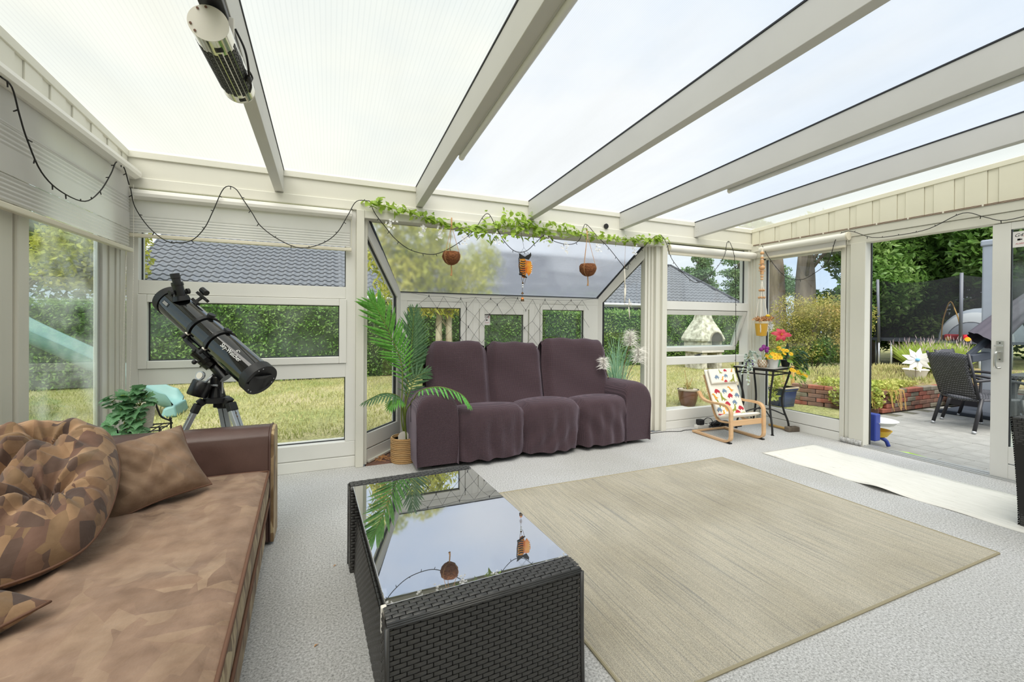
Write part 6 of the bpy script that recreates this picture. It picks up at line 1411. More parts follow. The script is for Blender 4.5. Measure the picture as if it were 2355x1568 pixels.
tube_lamp('unlit grey tube lamp along the fourth rafter from the left', (2.90, 2.46, 2.240), (2.90, .70, 2.336), -.014)
tag(B().cyl((2.63, 3.708, 2.192), (2.63, 3.722, 2.192), .026, n=20).build('sensor_knob', 'matte_black'), 'round black sensor knob on the beam above the bay', 'sensor')
# security stickers
mk('sticker_white', '#e9e6e4', .5); mk('print_black', '#1f1c1c', .6); mk('print_red', '#b8324a', .6)
def sticker(label, org, ex, ez, nrm, w, h):
    t = thing('alarm_sticker', label, 'sticker', tuple(org)); org, ex, ez, nrm = map(Vector, (org, ex, ez, nrm))
    c = org + ex * (w / 2) - ez * (h / 2)
    B().bar(c - ez * h / 2, c + ez * h / 2, w, .001, up=nrm).build('paper', 'sticker_white', t, bevel=.0)
    def mtx(p): return Matrix(((ex.x, ez.x, nrm.x, p.x), (ex.y, ez.y, nrm.y, p.y), (ex.z, ez.z, nrm.z, p.z), (0, 0, 0, 1)))
    text_mesh('G4', h * .30, 'lettering', 'print_black', mtx(c + ez * h * .25 - ex * w * .12 + nrm * .0008), t, .0002, shear=.3)
    text_mesh('S', h * .30, 'lettering', 'print_red', mtx(c + ez * h * .25 + ex * w * .24 + nrm * .0008), t, .0002, shear=.3)
    q = c - ez * h * .02; B().bar(q - ex * w * .17, q + ex * w * .12, h * .07, .0012, up=nrm).bar(q - ex * w * .2, q, h * .12, .0012, up=nrm).build('camera_symbol', 'print_black', t)
    text_mesh('ALARM', h * .13, 'lettering', 'print_red', mtx(c - ez * h * .28 + nrm * .0008), t, .0002)
sticker('white alarm sticker on the middle bay casement pane', (1.474, 4.212, 1.268), (1, 0, 0), (0, 0, 1), (0, -1, 0), .066, .108)
sticker('white alarm sticker on the sliding door pane', (4.814, 1.53, 1.91), (0, -1, 0), (0, 0, 1), (-1, 0, 0), .08, .12)

# ================================================================== plants and ornaments
leaf_mat('palm_bright', '#3d7a2a', '#5f9f3d', '#86bb58', .4, 6, .3); leaf_mat('palm_dark', '#33563a', '#4c7148', '#6d8f63', .4, 6, .25); leaf_mat('palm_light', '#4ea345', '#74c45e', '#9ad884', .4, 6, .35)
mk('palm_stem', '#6f7f33', .5, var=.15, vscale=20)
m, n, b = new_mat('seagrass'); v = coords(n, (1, 1, 1)); wv = n.nodes.new('ShaderNodeTexWave'); wv.bands_direction = 'Z'; wv.inputs['Scale'].default_value = 26; wv.inputs['Distortion'].default_value = 3; wv.inputs['Detail'].default_value = 2; n.links.new(v, wv.inputs['Vector'])
n.links.new(ramp(n, wv.outputs['Fac'], [(.1, '#a87e4c'), (.6, '#d2ae7c')]), b.inputs['Base Color']); b.inputs['Roughness'].default_value = .85; bump(n, b, wv.outputs['Fac'], .6, .006)
mk('potting_soil', '#4a3a2e', .95, var=.3, vscale=40)
def blade_mesh(name, w=.055, droop=.18, fold=.25, segs=5):
    """A unit-long pointed leaflet along +X with a folded midrib, drooping towards -Z."""
    vs, fs = [], []
    for i in range(segs + 1):
        t = i / segs; ww = w * (math.sin(PI * min(1, t * .9 + .08)) ** .7) * (1 - t * .15) if i < segs else .001
        z = -droop * t * t
        vs += [(t, -ww, z - 0), (t, 0, z - ww * fold * -1), (t, ww, z)]
        if i: k = 3 * i; fs += [(k - 3, k - 2, k + 1, k), (k - 2, k - 1, k + 2, k + 1)]
    me = bpy.data.meshes.new(name); me.from_pydata(vs, [], fs); me.polygons.foreach_set('use_smooth', [True] * len(me.polygons)); return me
def axes_rot(x, up):
    x = x.normalized(); y = up.cross(x)
    y = y.normalized() if y.length > 1e-4 else x.orthogonal().normalized()
    z = x.cross(y); return Matrix(((x.x, y.x, z.x), (x.y, y.y, z.y), (x.z, y.z, z.z))).to_euler()
bm_ = {}
for nm in ('palm_bright', 'palm_dark', 'palm_light'):
    me = blade_mesh('leaflet', .05, .16); me.materials.append(MATS[nm]); bm_[nm] = me
PB = Vector((.595, 3.745, -.004))
pm = thing('potted_palm', 'tall artificial palm in a woven seagrass basket beside the sofa', 'potted plant', tuple(PB))
bk = B().lathe([(.095, 0), (.105, .01), (.108, .1), (.11, .2), (.112, .212), (.104, .212), (.10, .19), (0, .185)], 32, PB).build('basket', 'seagrass', pm, smooth='auto')
for k in range(13): B().tube([(PB.x + (.109 + .002 * (k / 13)) * math.cos(a_), PB.y + (.109 + .002 * (k / 13)) * math.sin(a_), PB.z + .012 + k * .0158) for a_ in np.linspace(0, 2 * PI, 29)[:-1]], .0075, 6, closed=True).build('rope_coil', 'seagrass', bk, smooth=True)
B().lathe([(0, .19), (.10, .19)], 24, PB).build('soil', 'potting_soil', pm)
B().prism([(-.045, 0), (.045, 0), (.045, .06), (.03, .085), (0, .095), (-.03, .085), (-.045, .06)], lambda x, y, t: (PB.x - .012 + x, PB.y - .02 + t, PB.z + .165 + y), .002).build('plant_label', 'pearl', pm)
def frond(pts, mat, start, n, lmax, width=1.0, side_bias=0, droopf=.0, flat=Vector((0, -1, .2))):
    pts = [PB + Vector((random.uniform(-.02, .02), random.uniform(-.02, .02), .19))] + [Vector(p) for p in pts]
    P = catmull(pts, 8); k = len(P)
    st = B().tube(P, [max(.0015, .0065 * (1 - .8 * i / k)) for i in range(k)], 6).build('frond', 'palm_stem', pm, smooth=True)
    for i in range(n):
        f = start + (1 - start) * (i / (n - 1)); t_ = f * (k - 1); j = min(k - 2, int(t_)); p = P[j].lerp(P[j + 1], t_ - j); d = (P[j + 1] - P[j]).normalized()
        g = (f - start) / (1 - start); L_ = lmax * (math.sin(PI * (.12 + .80 * g)) ** .8)
        for s in (-1, 1):
            side = d.cross(flat).normalized() * s
            dirn = (side * (.85 - .5 * g) + d * (.55 + .6 * g) + Vector((0, 0, -.12 - droopf)) + Vector((random.uniform(-.1, .1),) * 3)).normalized()
            o = bpy.data.objects.new('leaflet', bm_[mat]); COL.objects.link(o); o.parent = st
            o.location = p - PB; o.rotation_euler = axes_rot(dirn, flat if s > 0 else flat); sc = L_ * random.uniform(.9, 1.08); o.scale = (sc, sc * width * (.16 / max(.08, L_)) ** .5, sc)
frond([(0.561, 3.70, 0.388), (0.559, 3.66, 0.789), (0.487, 3.62, 1.009), (0.365, 3.58, 1.26), (0.303, 3.56, 1.347)], 'palm_bright', .36, 30, .22, 1.15)
frond([(0.60, 3.78, 0.389), (0.645, 3.84, 0.769), (0.672, 3.86, 1.0), (0.69, 3.86, 1.286)], 'palm_dark', .42, 24, .24, 1.0)
frond([(0.60, 3.72, 0.41), (0.64, 3.62, 0.531), (0.690, 3.52, 0.63), (0.829, 3.42, 0.665), (0.985, 3.36, 0.606), (1.06, 3.34, 0.511)], 'palm_light', .48, 16, .12, 1.4, droopf=.45, flat=Vector((0, -.35, 1)))
frond([(0.575, 3.70, 0.407), (0.55, 3.62, 0.535), (0.489, 3.56, 0.60), (0.375, 3.50, 0.625), (0.24, 3.46, 0.575)], 'palm_dark', .42, 16, .125, 1.2, droopf=.4, flat=Vector((0, -.35, 1)))
frond([(0.575, 3.68, 0.437), (0.545, 3.58, 0.54), (0.482, 3.52, 0.568), (0.433, 3.48, 0.52)], 'palm_bright', .45, 12, .11, 1.2, droopf=.4, flat=Vector((0, -.4, 1)))
frond([(0.60, 3.74, 0.451), (0.64, 3.74, 0.60), (0.70, 3.76, 0.71), (0.80, 3.78, 0.75)], 'palm_dark', .40, 14, .15, 1.1, droopf=.1)
frond([(0.60, 3.78, 0.436), (0.63, 3.84, 0.661), (0.70, 3.88, 0.82), (0.80, 3.90, 0.93)], 'palm_dark', .40, 16, .17, 1.0)

# ---- pampas grass behind the sofa
leaf_mat('pampas_blade', '#7fb59a', '#a5cfae', '#c4dfc0', .5, 5, .4); mk('pampas_plume', '#fbf8f1', .9); mk('pampas_stem', '#7a5f48', .7)
pa = thing('pampas_plant', 'artificial pampas grass with white plumes in the bay corner', 'potted plant', (2.93, 3.93, -.004))
pbv = Vector((2.93, 3.93, -.004))
B().lathe([(.06, 0), (.075, .12), (.08, .16), (.07, .16), (0, .15)], 20, pbv).build('pot', 'seagrass', pa, smooth='auto')
gb = B(); rg = random.Random(3)
for k in range(150):
    a_ = rg.uniform(0, 2 * PI); sp = rg.uniform(.05, .42) * (1.0 if rg.random() < .8 else 1.5); h = rg.uniform(.55, 1.0) - sp * .35
    e = pbv + Vector((math.cos(a_) * sp, math.sin(a_) * sp * .38, .15 + h)); m1 = pbv + Vector((math.cos(a_) * sp * .35, math.sin(a_) * sp * .15, .15 + h * .72))
    if rg.random() < .25: e.z -= .3 * sp / .4; e += Vector((math.cos(a_) * .1, 0, 0))
    if e.y > 4.15: e.y = 4.15
    e.x = min(e.x, 3.0 + max(0, (4.2 - e.y)) * .45 + (.25 if e.y < 3.70 else 0))
    pth = catmull([pbv + Vector((rg.uniform(-.04, .04), rg.uniform(-.04, .04), .15)), m1, e], 5); w = .0035
    vs = []
    for i, p in enumerate(pth): ww = w * (1 - (i / len(pth)) ** 2); vs += [p + Vector((-ww, 0, 0)), p + Vector((ww, 0, 0))]
    gb.add(vs, [(2 * i, 2 * i + 1, 2 * i + 3, 2 * i + 2) for i in range(len(pth) - 1)])
o = gb.build('grass_blades', 'pampas_blade', pa, smooth=True); o['kind'] = 'stuff'
for tip, rad in (((3.02, 3.80, 1.055), .085), ((3.11, 3.78, .875), .09), ((2.60, 3.70, .79), .06)):
    tip = Vector(tip); stp = catmull([pbv + Vector((0, 0, .15)), pbv.lerp(tip, .6) + Vector((0, 0, .12)), tip - Vector((0, 0, rad * .9))], 6)
    st = B().tube(stp, .0035, 5).build('plume_stem', 'pampas_stem', pa, smooth=True); pl2 = B(); c = stp[-1]
    for k in range(480):
        d = Vector(rg.uniform(-1, 1) for _ in range(3)); d = (d.normalized() + Vector((0, 0, .75))).normalized(); L_ = rad * rg.uniform(.9, 2.1); s0 = c + Vector((0, 0, rg.uniform(-.4, 1.3) * rad)); e = s0 + d * L_ * .75 + Vector((0, 0, -.15 * L_)); w = d.orthogonal().normalized() * .0013
        md = s0.lerp(e, .5) + Vector((0, 0, .1 * L_)); pl2.add([s0 - w, s0 + w, md + w, md - w, e], [(0, 1, 2, 3), (3, 2, 4)])
    pl2.build('plume', 'pampas_plume', st)

# ---- ivy on a black metal stand
leaf_mat('ivy_leaf', '#3f7547', '#6b9a68', '#a3bda5', .35, 12, .25); mk('woven_pot', '#dcd5c4', .8, bmp=.8, bscale=45, bdist=.01, stretch=(1, 1, 2)); mk('vine', '#9aa83f', .6); mk('iron_black', '#1b1a1a', .45)
def lobed_leaf(name, mat, pts, fold=.15):
    vs = [(0, 0, 0)] + [(x, y, -.25 * (x * x + y * y) * .6 + abs(y) * fold) for x, y in pts]; k = len(pts)
    me = bpy.data.meshes.new(name); me.from_pydata(vs, [], [(0, i, i + 1) for i in range(1, k)] + [(0, k, 1)]); me.materials.append(MATS[mat]); me.polygons.foreach_set('use_smooth', [True] * len(me.polygons)); return me
IVYP = [(-.12, -.05), (-.28, -.35), (.05, -.62), (.28, -.42), (.45, -.58), (.62, -.25), (1, 0), (.62, .25), (.45, .58), (.28, .42), (.05, .62), (-.28, .35), (-.12, .05)]
OVALP = [(-.2, 0), (0, -.28), (.35, -.36), (.75, -.2), (1, 0), (.75, .2), (.35, .36), (0, .28)]
def leafset(parent, mesh, pts, size, name='leaf', outc=None, up=.5, jit=.6, rnd=random.Random(2)):
    off = root_loc(parent)
    for p in pts:
        p = Vector(p); d = (p - outc) if outc is not None else Vector((rnd.uniform(-1, 1), rnd.uniform(-1, 1), 0)); d.z *= .4
        d = (d.normalized() if d.length > 1e-4 else Vector((1, 0, 0))) + Vector((rnd.uniform(-jit, jit), rnd.uniform(-jit, jit), rnd.uniform(-jit, jit * .4) - .25)); u = Vector((rnd.uniform(-.5, .5), rnd.uniform(-.9, .1), up + rnd.uniform(0, .6)))
        o = bpy.data.objects.new(name, mesh); COL.objects.link(o); o.parent = parent; o.location = p - off; o.rotation_euler = axes_rot(d, u); s = size * rnd.uniform(.75, 1.25); o.scale = (s, s, s)
sn = thing('plant_stand', 'curled black metal plant stand in the left corner', 'plant stand', (-1.03, 3.3, 0))
zc = .53
for x, y in ((-1.14, 3.20), (-.94, 3.20), (-1.14, 3.40), (-.94, 3.40)): B().tube([(x, y, 0), (x, y, zc + .02)], .006, 6).build('leg', 'iron_black', sn)
tpn = B()
for k in range(6): tpn.tube([(-1.14 + k * .04, 3.20, zc), (-1.14 + k * .04, 3.40, zc)], .0035, 5)
for y in (3.20, 3.3, 3.40): tpn.tube([(-1.15, y, zc), (-.93, y, zc)], .0045, 5)
tpn.build('wire_shelf', 'iron_black', sn); B().tube([(-1.14, 3.2, .2), (-.94, 3.4, .2)], .004, 5).tube([(-.94, 3.2, .2), (-1.14, 3.4, .2)], .004, 5).build('brace', 'iron_black', sn)
B().tube(catmull([(-1.045, 3.39, 0.69), (-1.02, 3.39, 0.67), (-1.005, 3.39, 0.62), (-.985, 3.39, .575), (-0.942, 3.39, 0.548), (-.935, 3.39, .53)], 5), .006, 6).ball((-.94, 3.39, .56), .009, 8, 6).build('scroll', 'iron_black', sn, smooth=True)
iv = thing('ivy_pot', 'ivy trailing from a cream woven pot on the plant stand', 'potted plant', (-1.07, 3.3, zc + .005))
B().lathe([(.058, 0), (.066, .06), (.074, .135), (.076, .14), (.068, .14), (.064, .12), (0, .115)], 24, (-1.065, 3.3, zc + .005)).build('pot', 'woven_pot', iv, smooth='auto')
vn = B(); vp = []
for tgt in ((-1.19, 3.24, .70), (-1.16, 3.22, .60), (-1.13, 3.20, .50), (-1.08, 3.19, .47), (-1.02, 3.2, .52), (-1.0, 3.24, .70), (-1.06, 3.22, .74), (-1.20, 3.26, .56), (-1.11, 3.19, .44)):
    c0 = Vector((-1.065, 3.3, .67)); t_ = Vector(tgt); pth = catmull([c0, c0.lerp(t_, .5) + Vector((0, -.02, .06)), t_], 6); vn.tube(pth, .0025, 5); vp += [pth[i] for i in range(3, len(pth), 2)] + [t_]
vn.build('vines', 'vine', iv); leafset(iv, lobed_leaf('leaf', 'ivy_leaf', IVYP), vp + [p + Vector((random.uniform(-.03, .03), random.uniform(-.03, .0), random.uniform(-.02, .03))) for p in vp], .054, 'leaf', Vector((-1.065, 3.32, .62)))

# ---- garland over the bay
leaf_mat('garland_leaf', '#7fa83a', '#a3c14e', '#c3d671', .4, 8, .4); mk('white_petal', '#f4f4f2', .6)
gpts = [(0.295, 3.68, 2.17), (0.468, 3.68, 2.135), (0.684, 3.68, 2.11), (0.834, 3.68, 2.065), (0.989, 3.68, 2.045), (1.149, 3.68, 2.02), (1.314, 3.68, 2.03), (1.528, 3.68, 2.085), (1.706, 3.68, 2.095), (1.891, 3.68, 2.08), (2.131, 3.68, 2.085), (2.331, 3.68, 2.08), (2.646, 3.68, 2.06), (2.922, 3.68, 2.068), (3.211, 3.68, 2.10), (3.343, 3.68, 2.12)]
ga = thing('leaf_garland', 'green artificial leaf garland draped over the bay opening', 'garland', (1.8, 3.69, 2.1))
GP = catmull(gpts, 8); B().tube(GP, .004, 5).build('vine', 'vine', ga, smooth=True)
rg = random.Random(21); lp = []
for i, p in enumerate(GP):
    f = i / len(GP); dens = 3.2 + 4.0 * math.exp(-((f - .50) / .13) ** 2) + 1.0 * math.exp(-((f - .9) / .1) ** 2) + .9 * math.exp(-((f - .1) / .09) ** 2); sp = .022 + .05 * math.exp(-((f - .5) / .14) ** 2)
    for k in range(int(dens + rg.random())): lp.append(p + Vector((rg.gauss(0, .03), -abs(rg.gauss(0, .018)), rg.gauss(0, sp))))
rg.shuffle(lp); leafset(ga, lobed_leaf('leaf', 'garland_leaf', OVALP, .3), lp[:290], .056, 'leaf', None, .3, .9, random.Random(4))
leaves_at('leaves', np.array([tuple(p) for p in lp[290:]]), .026, 'garland_leaf', ga, .5, kind='stuff')
for x, z in ((.46, 2.04), (.72, 2.02), (.88, 2.0), (1.10, 1.97), (1.40, 2.0), (1.93, 2.02), (2.12, 1.97), (2.5, 2.0), (2.95, 2.0)):
    fl_ = B()
    for k in range(16):
        c = Vector((x + rg.gauss(0, .02), 3.672 - abs(rg.gauss(0, .01)), z - k * .006 + rg.gauss(0, .01)))
        for j in range(4): a_ = j * PI / 2 + rg.random(); d = Vector((math.cos(a_), -.3, math.sin(a_))) * .011; s = Vector((-math.sin(a_), 0, math.cos(a_))) * .005; fl_.add([c, c + d * .6 + s, c + d, c + d * .6 - s], [(0, 1, 2, 3)])
    fl_.build('blossom_spray', 'white_petal', ga)

# ---- hanging coconut planters
mk('coir', '#8f5a35', .95, col2='#6b3f22', vscale=40, bmp=1.0, bscale=70, bdist=.02); mk('jute', '#b58a5c', .9)
def coco(label, c, r, hook):
    t = thing('coconut_planter', label, 'hanging planter', hook, group='coconut planters hanging in the bay')
    c = Vector(c); hook = Vector(hook)
    bb = B().lathe([(0, -1), (.35, -.95), (.68, -.72), (.92, -.35), (1.0, 0), (.97, .3), (.88, .52), (.80, .56), (.72, .45), (0, .3)], 28, (0, 0, 0)); bb.v = [(c.x + x * r * (1 + .05 * math.sin(7 * math.atan2(y, x) + z * 9)), c.y + y * r * (1 + .04 * math.cos(5 * math.atan2(y, x))), c.z + z * r * .95) for x, y, z in bb.v]
    bb.build('shell', 'coir', t, smooth='auto')
    kn_ = c + Vector((0, 0, .30)); kn_ = Vector((c.x + (hook.x - c.x) * .5, c.y + (hook.y - c.y) * .5, hook.z - .08))
    B().tube([kn_, hook], .006, 6).build('hanging_cord', 'jute', t)
    for k in range(3):
        a_ = k * 2.094 - .5; e = c + Vector((math.cos(a_) * r * .86, math.sin(a_) * r * .86, r * .5)); B().tube([kn_, e], .0022, 5).tube(catmull([e, c + Vector((math.cos(a_) * r * 1.02, math.sin(a_) * r * 1.02, 0)), c + Vector((math.cos(a_) * r * .7, math.sin(a_) * r * .7, -r * .7)), c + Vector((0, 0, -r * .98))], 4), .0022, 5).build('sling_cord', 'jute', t)
    B().tube([c + Vector((0, 0, -r)), c + Vector((.004, 0, -r - .06)), c + Vector((0, 0, -r - .085))], [.005, .006, .010], 7).build('tassel', 'jute', t)
coco('coconut-shell planter hanging in front of the left half of the sloping pane', (.945, 3.55, 1.745), .076, (.982, 3.685, 2.105))
coco('coconut-shell planter hanging in front of the right half of the sloping pane', (2.31, 3.56, 1.72), .082, (2.375, 3.685, 2.14))

# ---- butterfly wind chime
mk('wing_orange', '#c8641e', .3, col2='#d99a2b', vscale=25); mk('wing_yellow', '#c79a2e', .3); mk('wing_black', '#141210', .4); mk('bead_glass', '#d8dde0', .05, spec=.9); mk('bronze', '#5f4a35', .4, metal=.7)
bf = thing('butterfly_chime', 'orange and black butterfly wind chime hanging in the middle of the bay', 'wind chime', (1.64, 3.62, 2.06))
B().tube([(1.65, 3.685, 2.06), (1.642, 3.60, 1.88)], .0012, 4).tube([(1.642, 3.6, 1.88), (1.60, 3.6, 1.81)], .0012, 4).tube([(1.642, 3.6, 1.88), (1.70, 3.6, 1.82)], .0012, 4).build('hanging_wire', 'black_wire', bf)
def plate(poly, name, mat, y0, th, parent, shear=0, c=(1.64, 1.71)):
    return B().prism(poly, lambda x, z, t: (c[0] + x, y0 + t + shear * x, c[1] + z), th).build(name, mat, parent)
w_ = plate([(-.045, .06), (-.05, .0), (-.038, -.06), (-.01, -.105), (.015, -.11), (.03, -.06), (.03, .05), (0, .075)], 'wing', 'wing_orange', 3.595, .006, bf)
for k in range(7): B().tube([(1.605, 3.593, 1.755 - k * .021), (1.635, 3.592, 1.75 - k * .021), (1.655, 3.593, 1.757 - k * .021)], .004, 5).build('wing_stripe', 'wing_black', w_)
for k in range(8): B().ball((1.596 + (.004 if k % 2 else 0), 3.592, 1.77 - k * .02), .005, 6, 5).build('wing_spot', 'print_white', w_)
plate([(-.045, .1), (-.05, .06), (0, .07), (.05, .06), (.075, .1), (.07, .13), (.06, .115), (.03, .10), (.01, .085), (-.02, .10), (-.05, .115)], 'upper_wing_edge', 'wing_black', 3.59, .007, bf)
w2_ = plate([(.03, .05), (.06, .045), (.075, -.0), (.07, -.05), (.045, -.09), (.028, -.06)], 'wing', 'wing_orange', 3.60, .006, bf, -.5)
for k in range(6): B().ball((1.64 + .066, 3.565, 1.745 - k * .02), .0045, 6, 5).build('wing_spot', 'print_white', w2_)
B().tube([(1.59, 3.59, 1.78), (1.594, 3.588, 1.70), (1.60, 3.588, 1.63)], .005, 6).build('wing_border', 'wing_black', bf)
B().ball((1.605, 3.585, 1.632), (.018, .01, .010), 8, 6).tube([(1.61, 3.585, 1.63), (1.67, 3.59, 1.605)], .006, 6).build('body', 'wing_black', bf)
for p, q in (((1.615, 3.59, 1.61), (1.628, 3.59, 1.55)), ((1.665, 3.59, 1.605), (1.645, 3.59, 1.54)), ((1.64, 3.59, 1.60), (1.625, 3.59, 1.545))): B().tube([p, q], .0018, 4).build('chain', 'bronze', bf)
B().tube([(1.627, 3.59, 1.55), (1.627, 3.59, 1.39)], .0014, 4).build('chain', 'bronze', bf)
for z, r, mt_ in ((1.552, .009, 'bronze'), (1.535, .009, 'bead_glass'), (1.515, .008, 'bead_glass'), (1.46, .006, 'wing_yellow')): B().ball((1.629, 3.588, z), r, 8, 6).build('bead', mt_, bf, smooth=True)
B().lathe([(.012, 0), (.010, .012), (.005, .02), (0, .022)], 12, (1.627, 3.59, 1.45)).build('bell', 'bronze', bf, smooth='auto'); bl_ = B().lathe([(.017, 0), (.015, .02), (.008, .034), (0, .037)], 14, (1.627, 3.59, 1.385)).build('bell', 'bronze', bf, smooth='auto'); B().lathe([(.0155, .018), (.009, .034), (0, .038)], 14, (1.627, 3.589, 1.386)).build('bell_cap', 'wing_orange', bl_, smooth='auto')

# ---- driftwood mobile
mk('driftwood', '#e4dfd2', .85, var=.06, vscale=30, bmp=.4, bscale=60)
dw = thing('driftwood_mobile', 'white driftwood mobile hanging beside the right bay post', 'mobile', (2.87, 3.74, 1.86))
for p, q, r in (((2.87, 3.72, 1.76), (2.875, 3.72, 1.56), .009), ((2.885, 3.72, 1.60), (2.88, 3.72, 1.44), .007), ((2.875, 3.72, 1.56), (2.872, 3.72, 1.40), .008), ((2.875, 3.72, 1.39), (2.96, 3.72, 1.385), .005), ((2.935, 3.72, 1.45), (2.925, 3.72, 1.36), .007), ((2.93, 3.72, 1.36), (2.945, 3.72, 1.23), .007), ((2.955, 3.72, 1.42), (2.958, 3.72, 1.36), .004)):
    B().tube([p, lerp(lerp(p, q, .5), (p[0] + .008, p[1], (p[2] + q[2]) / 2), .5), q], [r * .7, r, r * .5], 6).build('stick', 'driftwood', dw, smooth=True)
B().tube([(2.866, 3.70, 2.04), (2.87, 3.72, 1.76)], .0012, 4).tube([(2.872, 3.72, 1.41), (2.875, 3.72, 1.385)], .0012, 4).build('thread', 'jute', dw)

# ---- macrame hanger with yellow pot
mk('macrame', '#ece6d8', .95, bmp=.5, bscale=90); mk('wood_bead', '#d8a878', .5); mk('mustard_glaze', '#d9a83c', .35); mk('cream_glaze', '#e8dcc0', .35); mk('dried_bract', '#cf9a66', .9); mk('silk_yellow', '#f0c52c', .6); mk('silk_purple', '#7c2a78', .7); mk('silk_red', '#c43a4c', .5); mk('silk_orange', '#e8a93a', .6)
mx0, my0 = 4.665, 3.49
mc = thing('macrame_hanger', 'cream macrame hanger with wooden beads in the right corner', 'plant hanger', (mx0, my0, 2.05))
B().tube([(mx0, my0, 2.07), (mx0, my0, 1.70)], .012, 8).tube([(mx0, my0, 2.07), (mx0 + .06, my0 + .12, 2.12)], .003, 5).build('rope', 'macrame', mc)
for z, r, h in ((2.02, .022, .02), (1.965, .019, .016), (1.85, .034, .03), (1.745, .018, .018), (1.715, .016, .014)): B().ball((mx0, my0, z), (r, r, h), 12, 8).build('bead', 'wood_bead', mc, smooth=True)
for z, r, h in ((1.92, .022, .022), (1.79, .02, .02)): B().cyl((mx0, my0, z - h), (mx0, my0, z + h), r, n=14).build('bead', 'wood_bead', mc, smooth='auto')
for z in (1.888, 1.813): B().bar((mx0 - .042, my0, z), (mx0 + .042, my0, z), .03, .008).build('crossbar', 'wood_bead', mc, bevel=.002)
for k in range(4):
    a_ = k * PI / 2 + .5; e = Vector((mx0 + .062 * math.cos(a_), my0 + .062 * math.sin(a_), 1.21)); m1 = Vector((mx0 + .026 * math.cos(a_), my0 + .026 * math.sin(a_), 1.50))
    pth = catmull([(mx0, my0, 1.70), m1, e, (mx0 + .05 * math.cos(a_), my0 + .05 * math.sin(a_), 1.08), (mx0, my0, 1.04)], 6); B().tube([p + Vector((.003 * math.sin(i * 2.2), 0, .0)) for i, p in enumerate(pth)], .006, 6).build('cord', 'macrame', mc, smooth=True)
    for z, rr in ((1.585, .021), (1.50, .027)): B().ball((mx0 + rr * math.cos(a_), my0 + rr * math.sin(a_), z), .014, 8, 6).build('bead', 'wood_bead', mc, smooth=True)
yp = thing('mustard_pot', 'mustard yellow pot with dried bracts held in the macrame hanger', 'potted plant', (mx0, my0, 1.05))
B().lathe([(.052, 0), (.056, .02), (.07, .15), (.072, .165), (.066, .165), (.06, .14), (0, .13)], 24, (mx0, my0, 1.05)).build('pot', 'mustard_glaze', yp, smooth='auto'); B().lathe([(.0705, .145), (.073, .15), (.0735, .172), (.066, .172)], 24, (mx0, my0, 1.05)).build('rim', 'cream_glaze', yp, smooth='auto')
leaves_at('dried_bracts', blob_points([(mx0 - .01, my0 - .01, 1.245), (mx0 + .06, my0 - .03, 1.25)], [(.11, .08, .035), (.08, .06, .04)], 260, .1), .022, 'dried_bract', yp, .35)
B().ball((mx0 + .04, my0 - .05, 1.285), (.03, .02, .018), 8, 6).build('flower', 'silk_yellow', yp, smooth=True)
leaves_at('white_plume', blob_points([(mx0 + .10, my0 - .03, 1.17)], [(.05, .03, .08)], 160, .1), .028, 'white_petal', yp, .12)

# ---- iron flower table with pots
tb_ = thing('iron_flower_table', 'black wrought-iron side table with curved legs in the right corner', 'table', (4.51, 3.35, 0), .2)
ttop = .715
B().box((-.21, -.21, ttop - .012), (.21, .21, ttop)).build('table_top', 'concrete', tb_, local=True, bevel=.003)
tq = B()
for p, q in (((-.215, -.215), (.215, -.215)), ((.215, -.215), (.215, .215)), ((.215, .215), (-.215, .215)), ((-.215, .215), (-.215, -.215))): tq.bar((*p, ttop - .014), (*q, ttop - .014), .014, .018)
for p, q in (((-.20, -.20), (.20, -.20)), ((.20, -.20), (.20, .20)), ((.20, .20), (-.20, .20)), ((-.20, .20), (-.20, -.20))): tq.bar((*p, ttop - .07), (*q, ttop - .07), .010, .014)
tq.build('top_frame', 'iron_black', tb_, local=True)
for sx_, sy_ in ((-1, -1), (1, -1), (1, 1), (-1, 1)):
    pth = catmull([(sx_ * .20, sy_ * .20, ttop - .02), (sx_ * .188, sy_ * .188, ttop - .10), (sx_ * .155, sy_ * .155, ttop - .25), (sx_ * .14, sy_ * .14, ttop - .38), (sx_ * .155, sy_ * .155, .22), (sx_ * .185, sy_ * .185, .10), (sx_ * .195, sy_ * .195, 0)], 5)
    B().tube(pth, .011, 8).build('leg', 'iron_black', tb_, local=True, smooth=True)
    B().tube(catmull([(0, 0, .235), (sx_ * .07, sy_ * .07, .225), (sx_ * .165, sy_ * .165, .17)], 5), .007, 6).build('stretcher', 'iron_black', tb_, local=True, smooth=True)
    B().cyl((sx_ * .195, sy_ * .195, 0), (sx_ * .195, sy_ * .195, .006), .017, n=12).build('foot', 'iron_black', tb_, local=True)
leaf_mat('silver_leaf', '#8fa39a', '#b4c2ba', '#cfd8d0', .5, 12, .25); leaf_mat('dark_ivy', '#22402a', '#355a38', '#4c7048', .4, 10, .2); leaf_mat('rose_leaf', '#5d8a2e', '#86ad42', '#a9c25a', .4, 10, .3)
mk('purple_glass', '#3a2a6c', .15, coat=.5); mk('net_white', '#d7d6ca', .5); mk('white_pot', '#d9d9d6', .6, var=.05, vscale=15); mk('green_glass', '#6fb98a', .2); mk('bract_leaf_dark', '#24382a', .4)
tz = ttop + .001
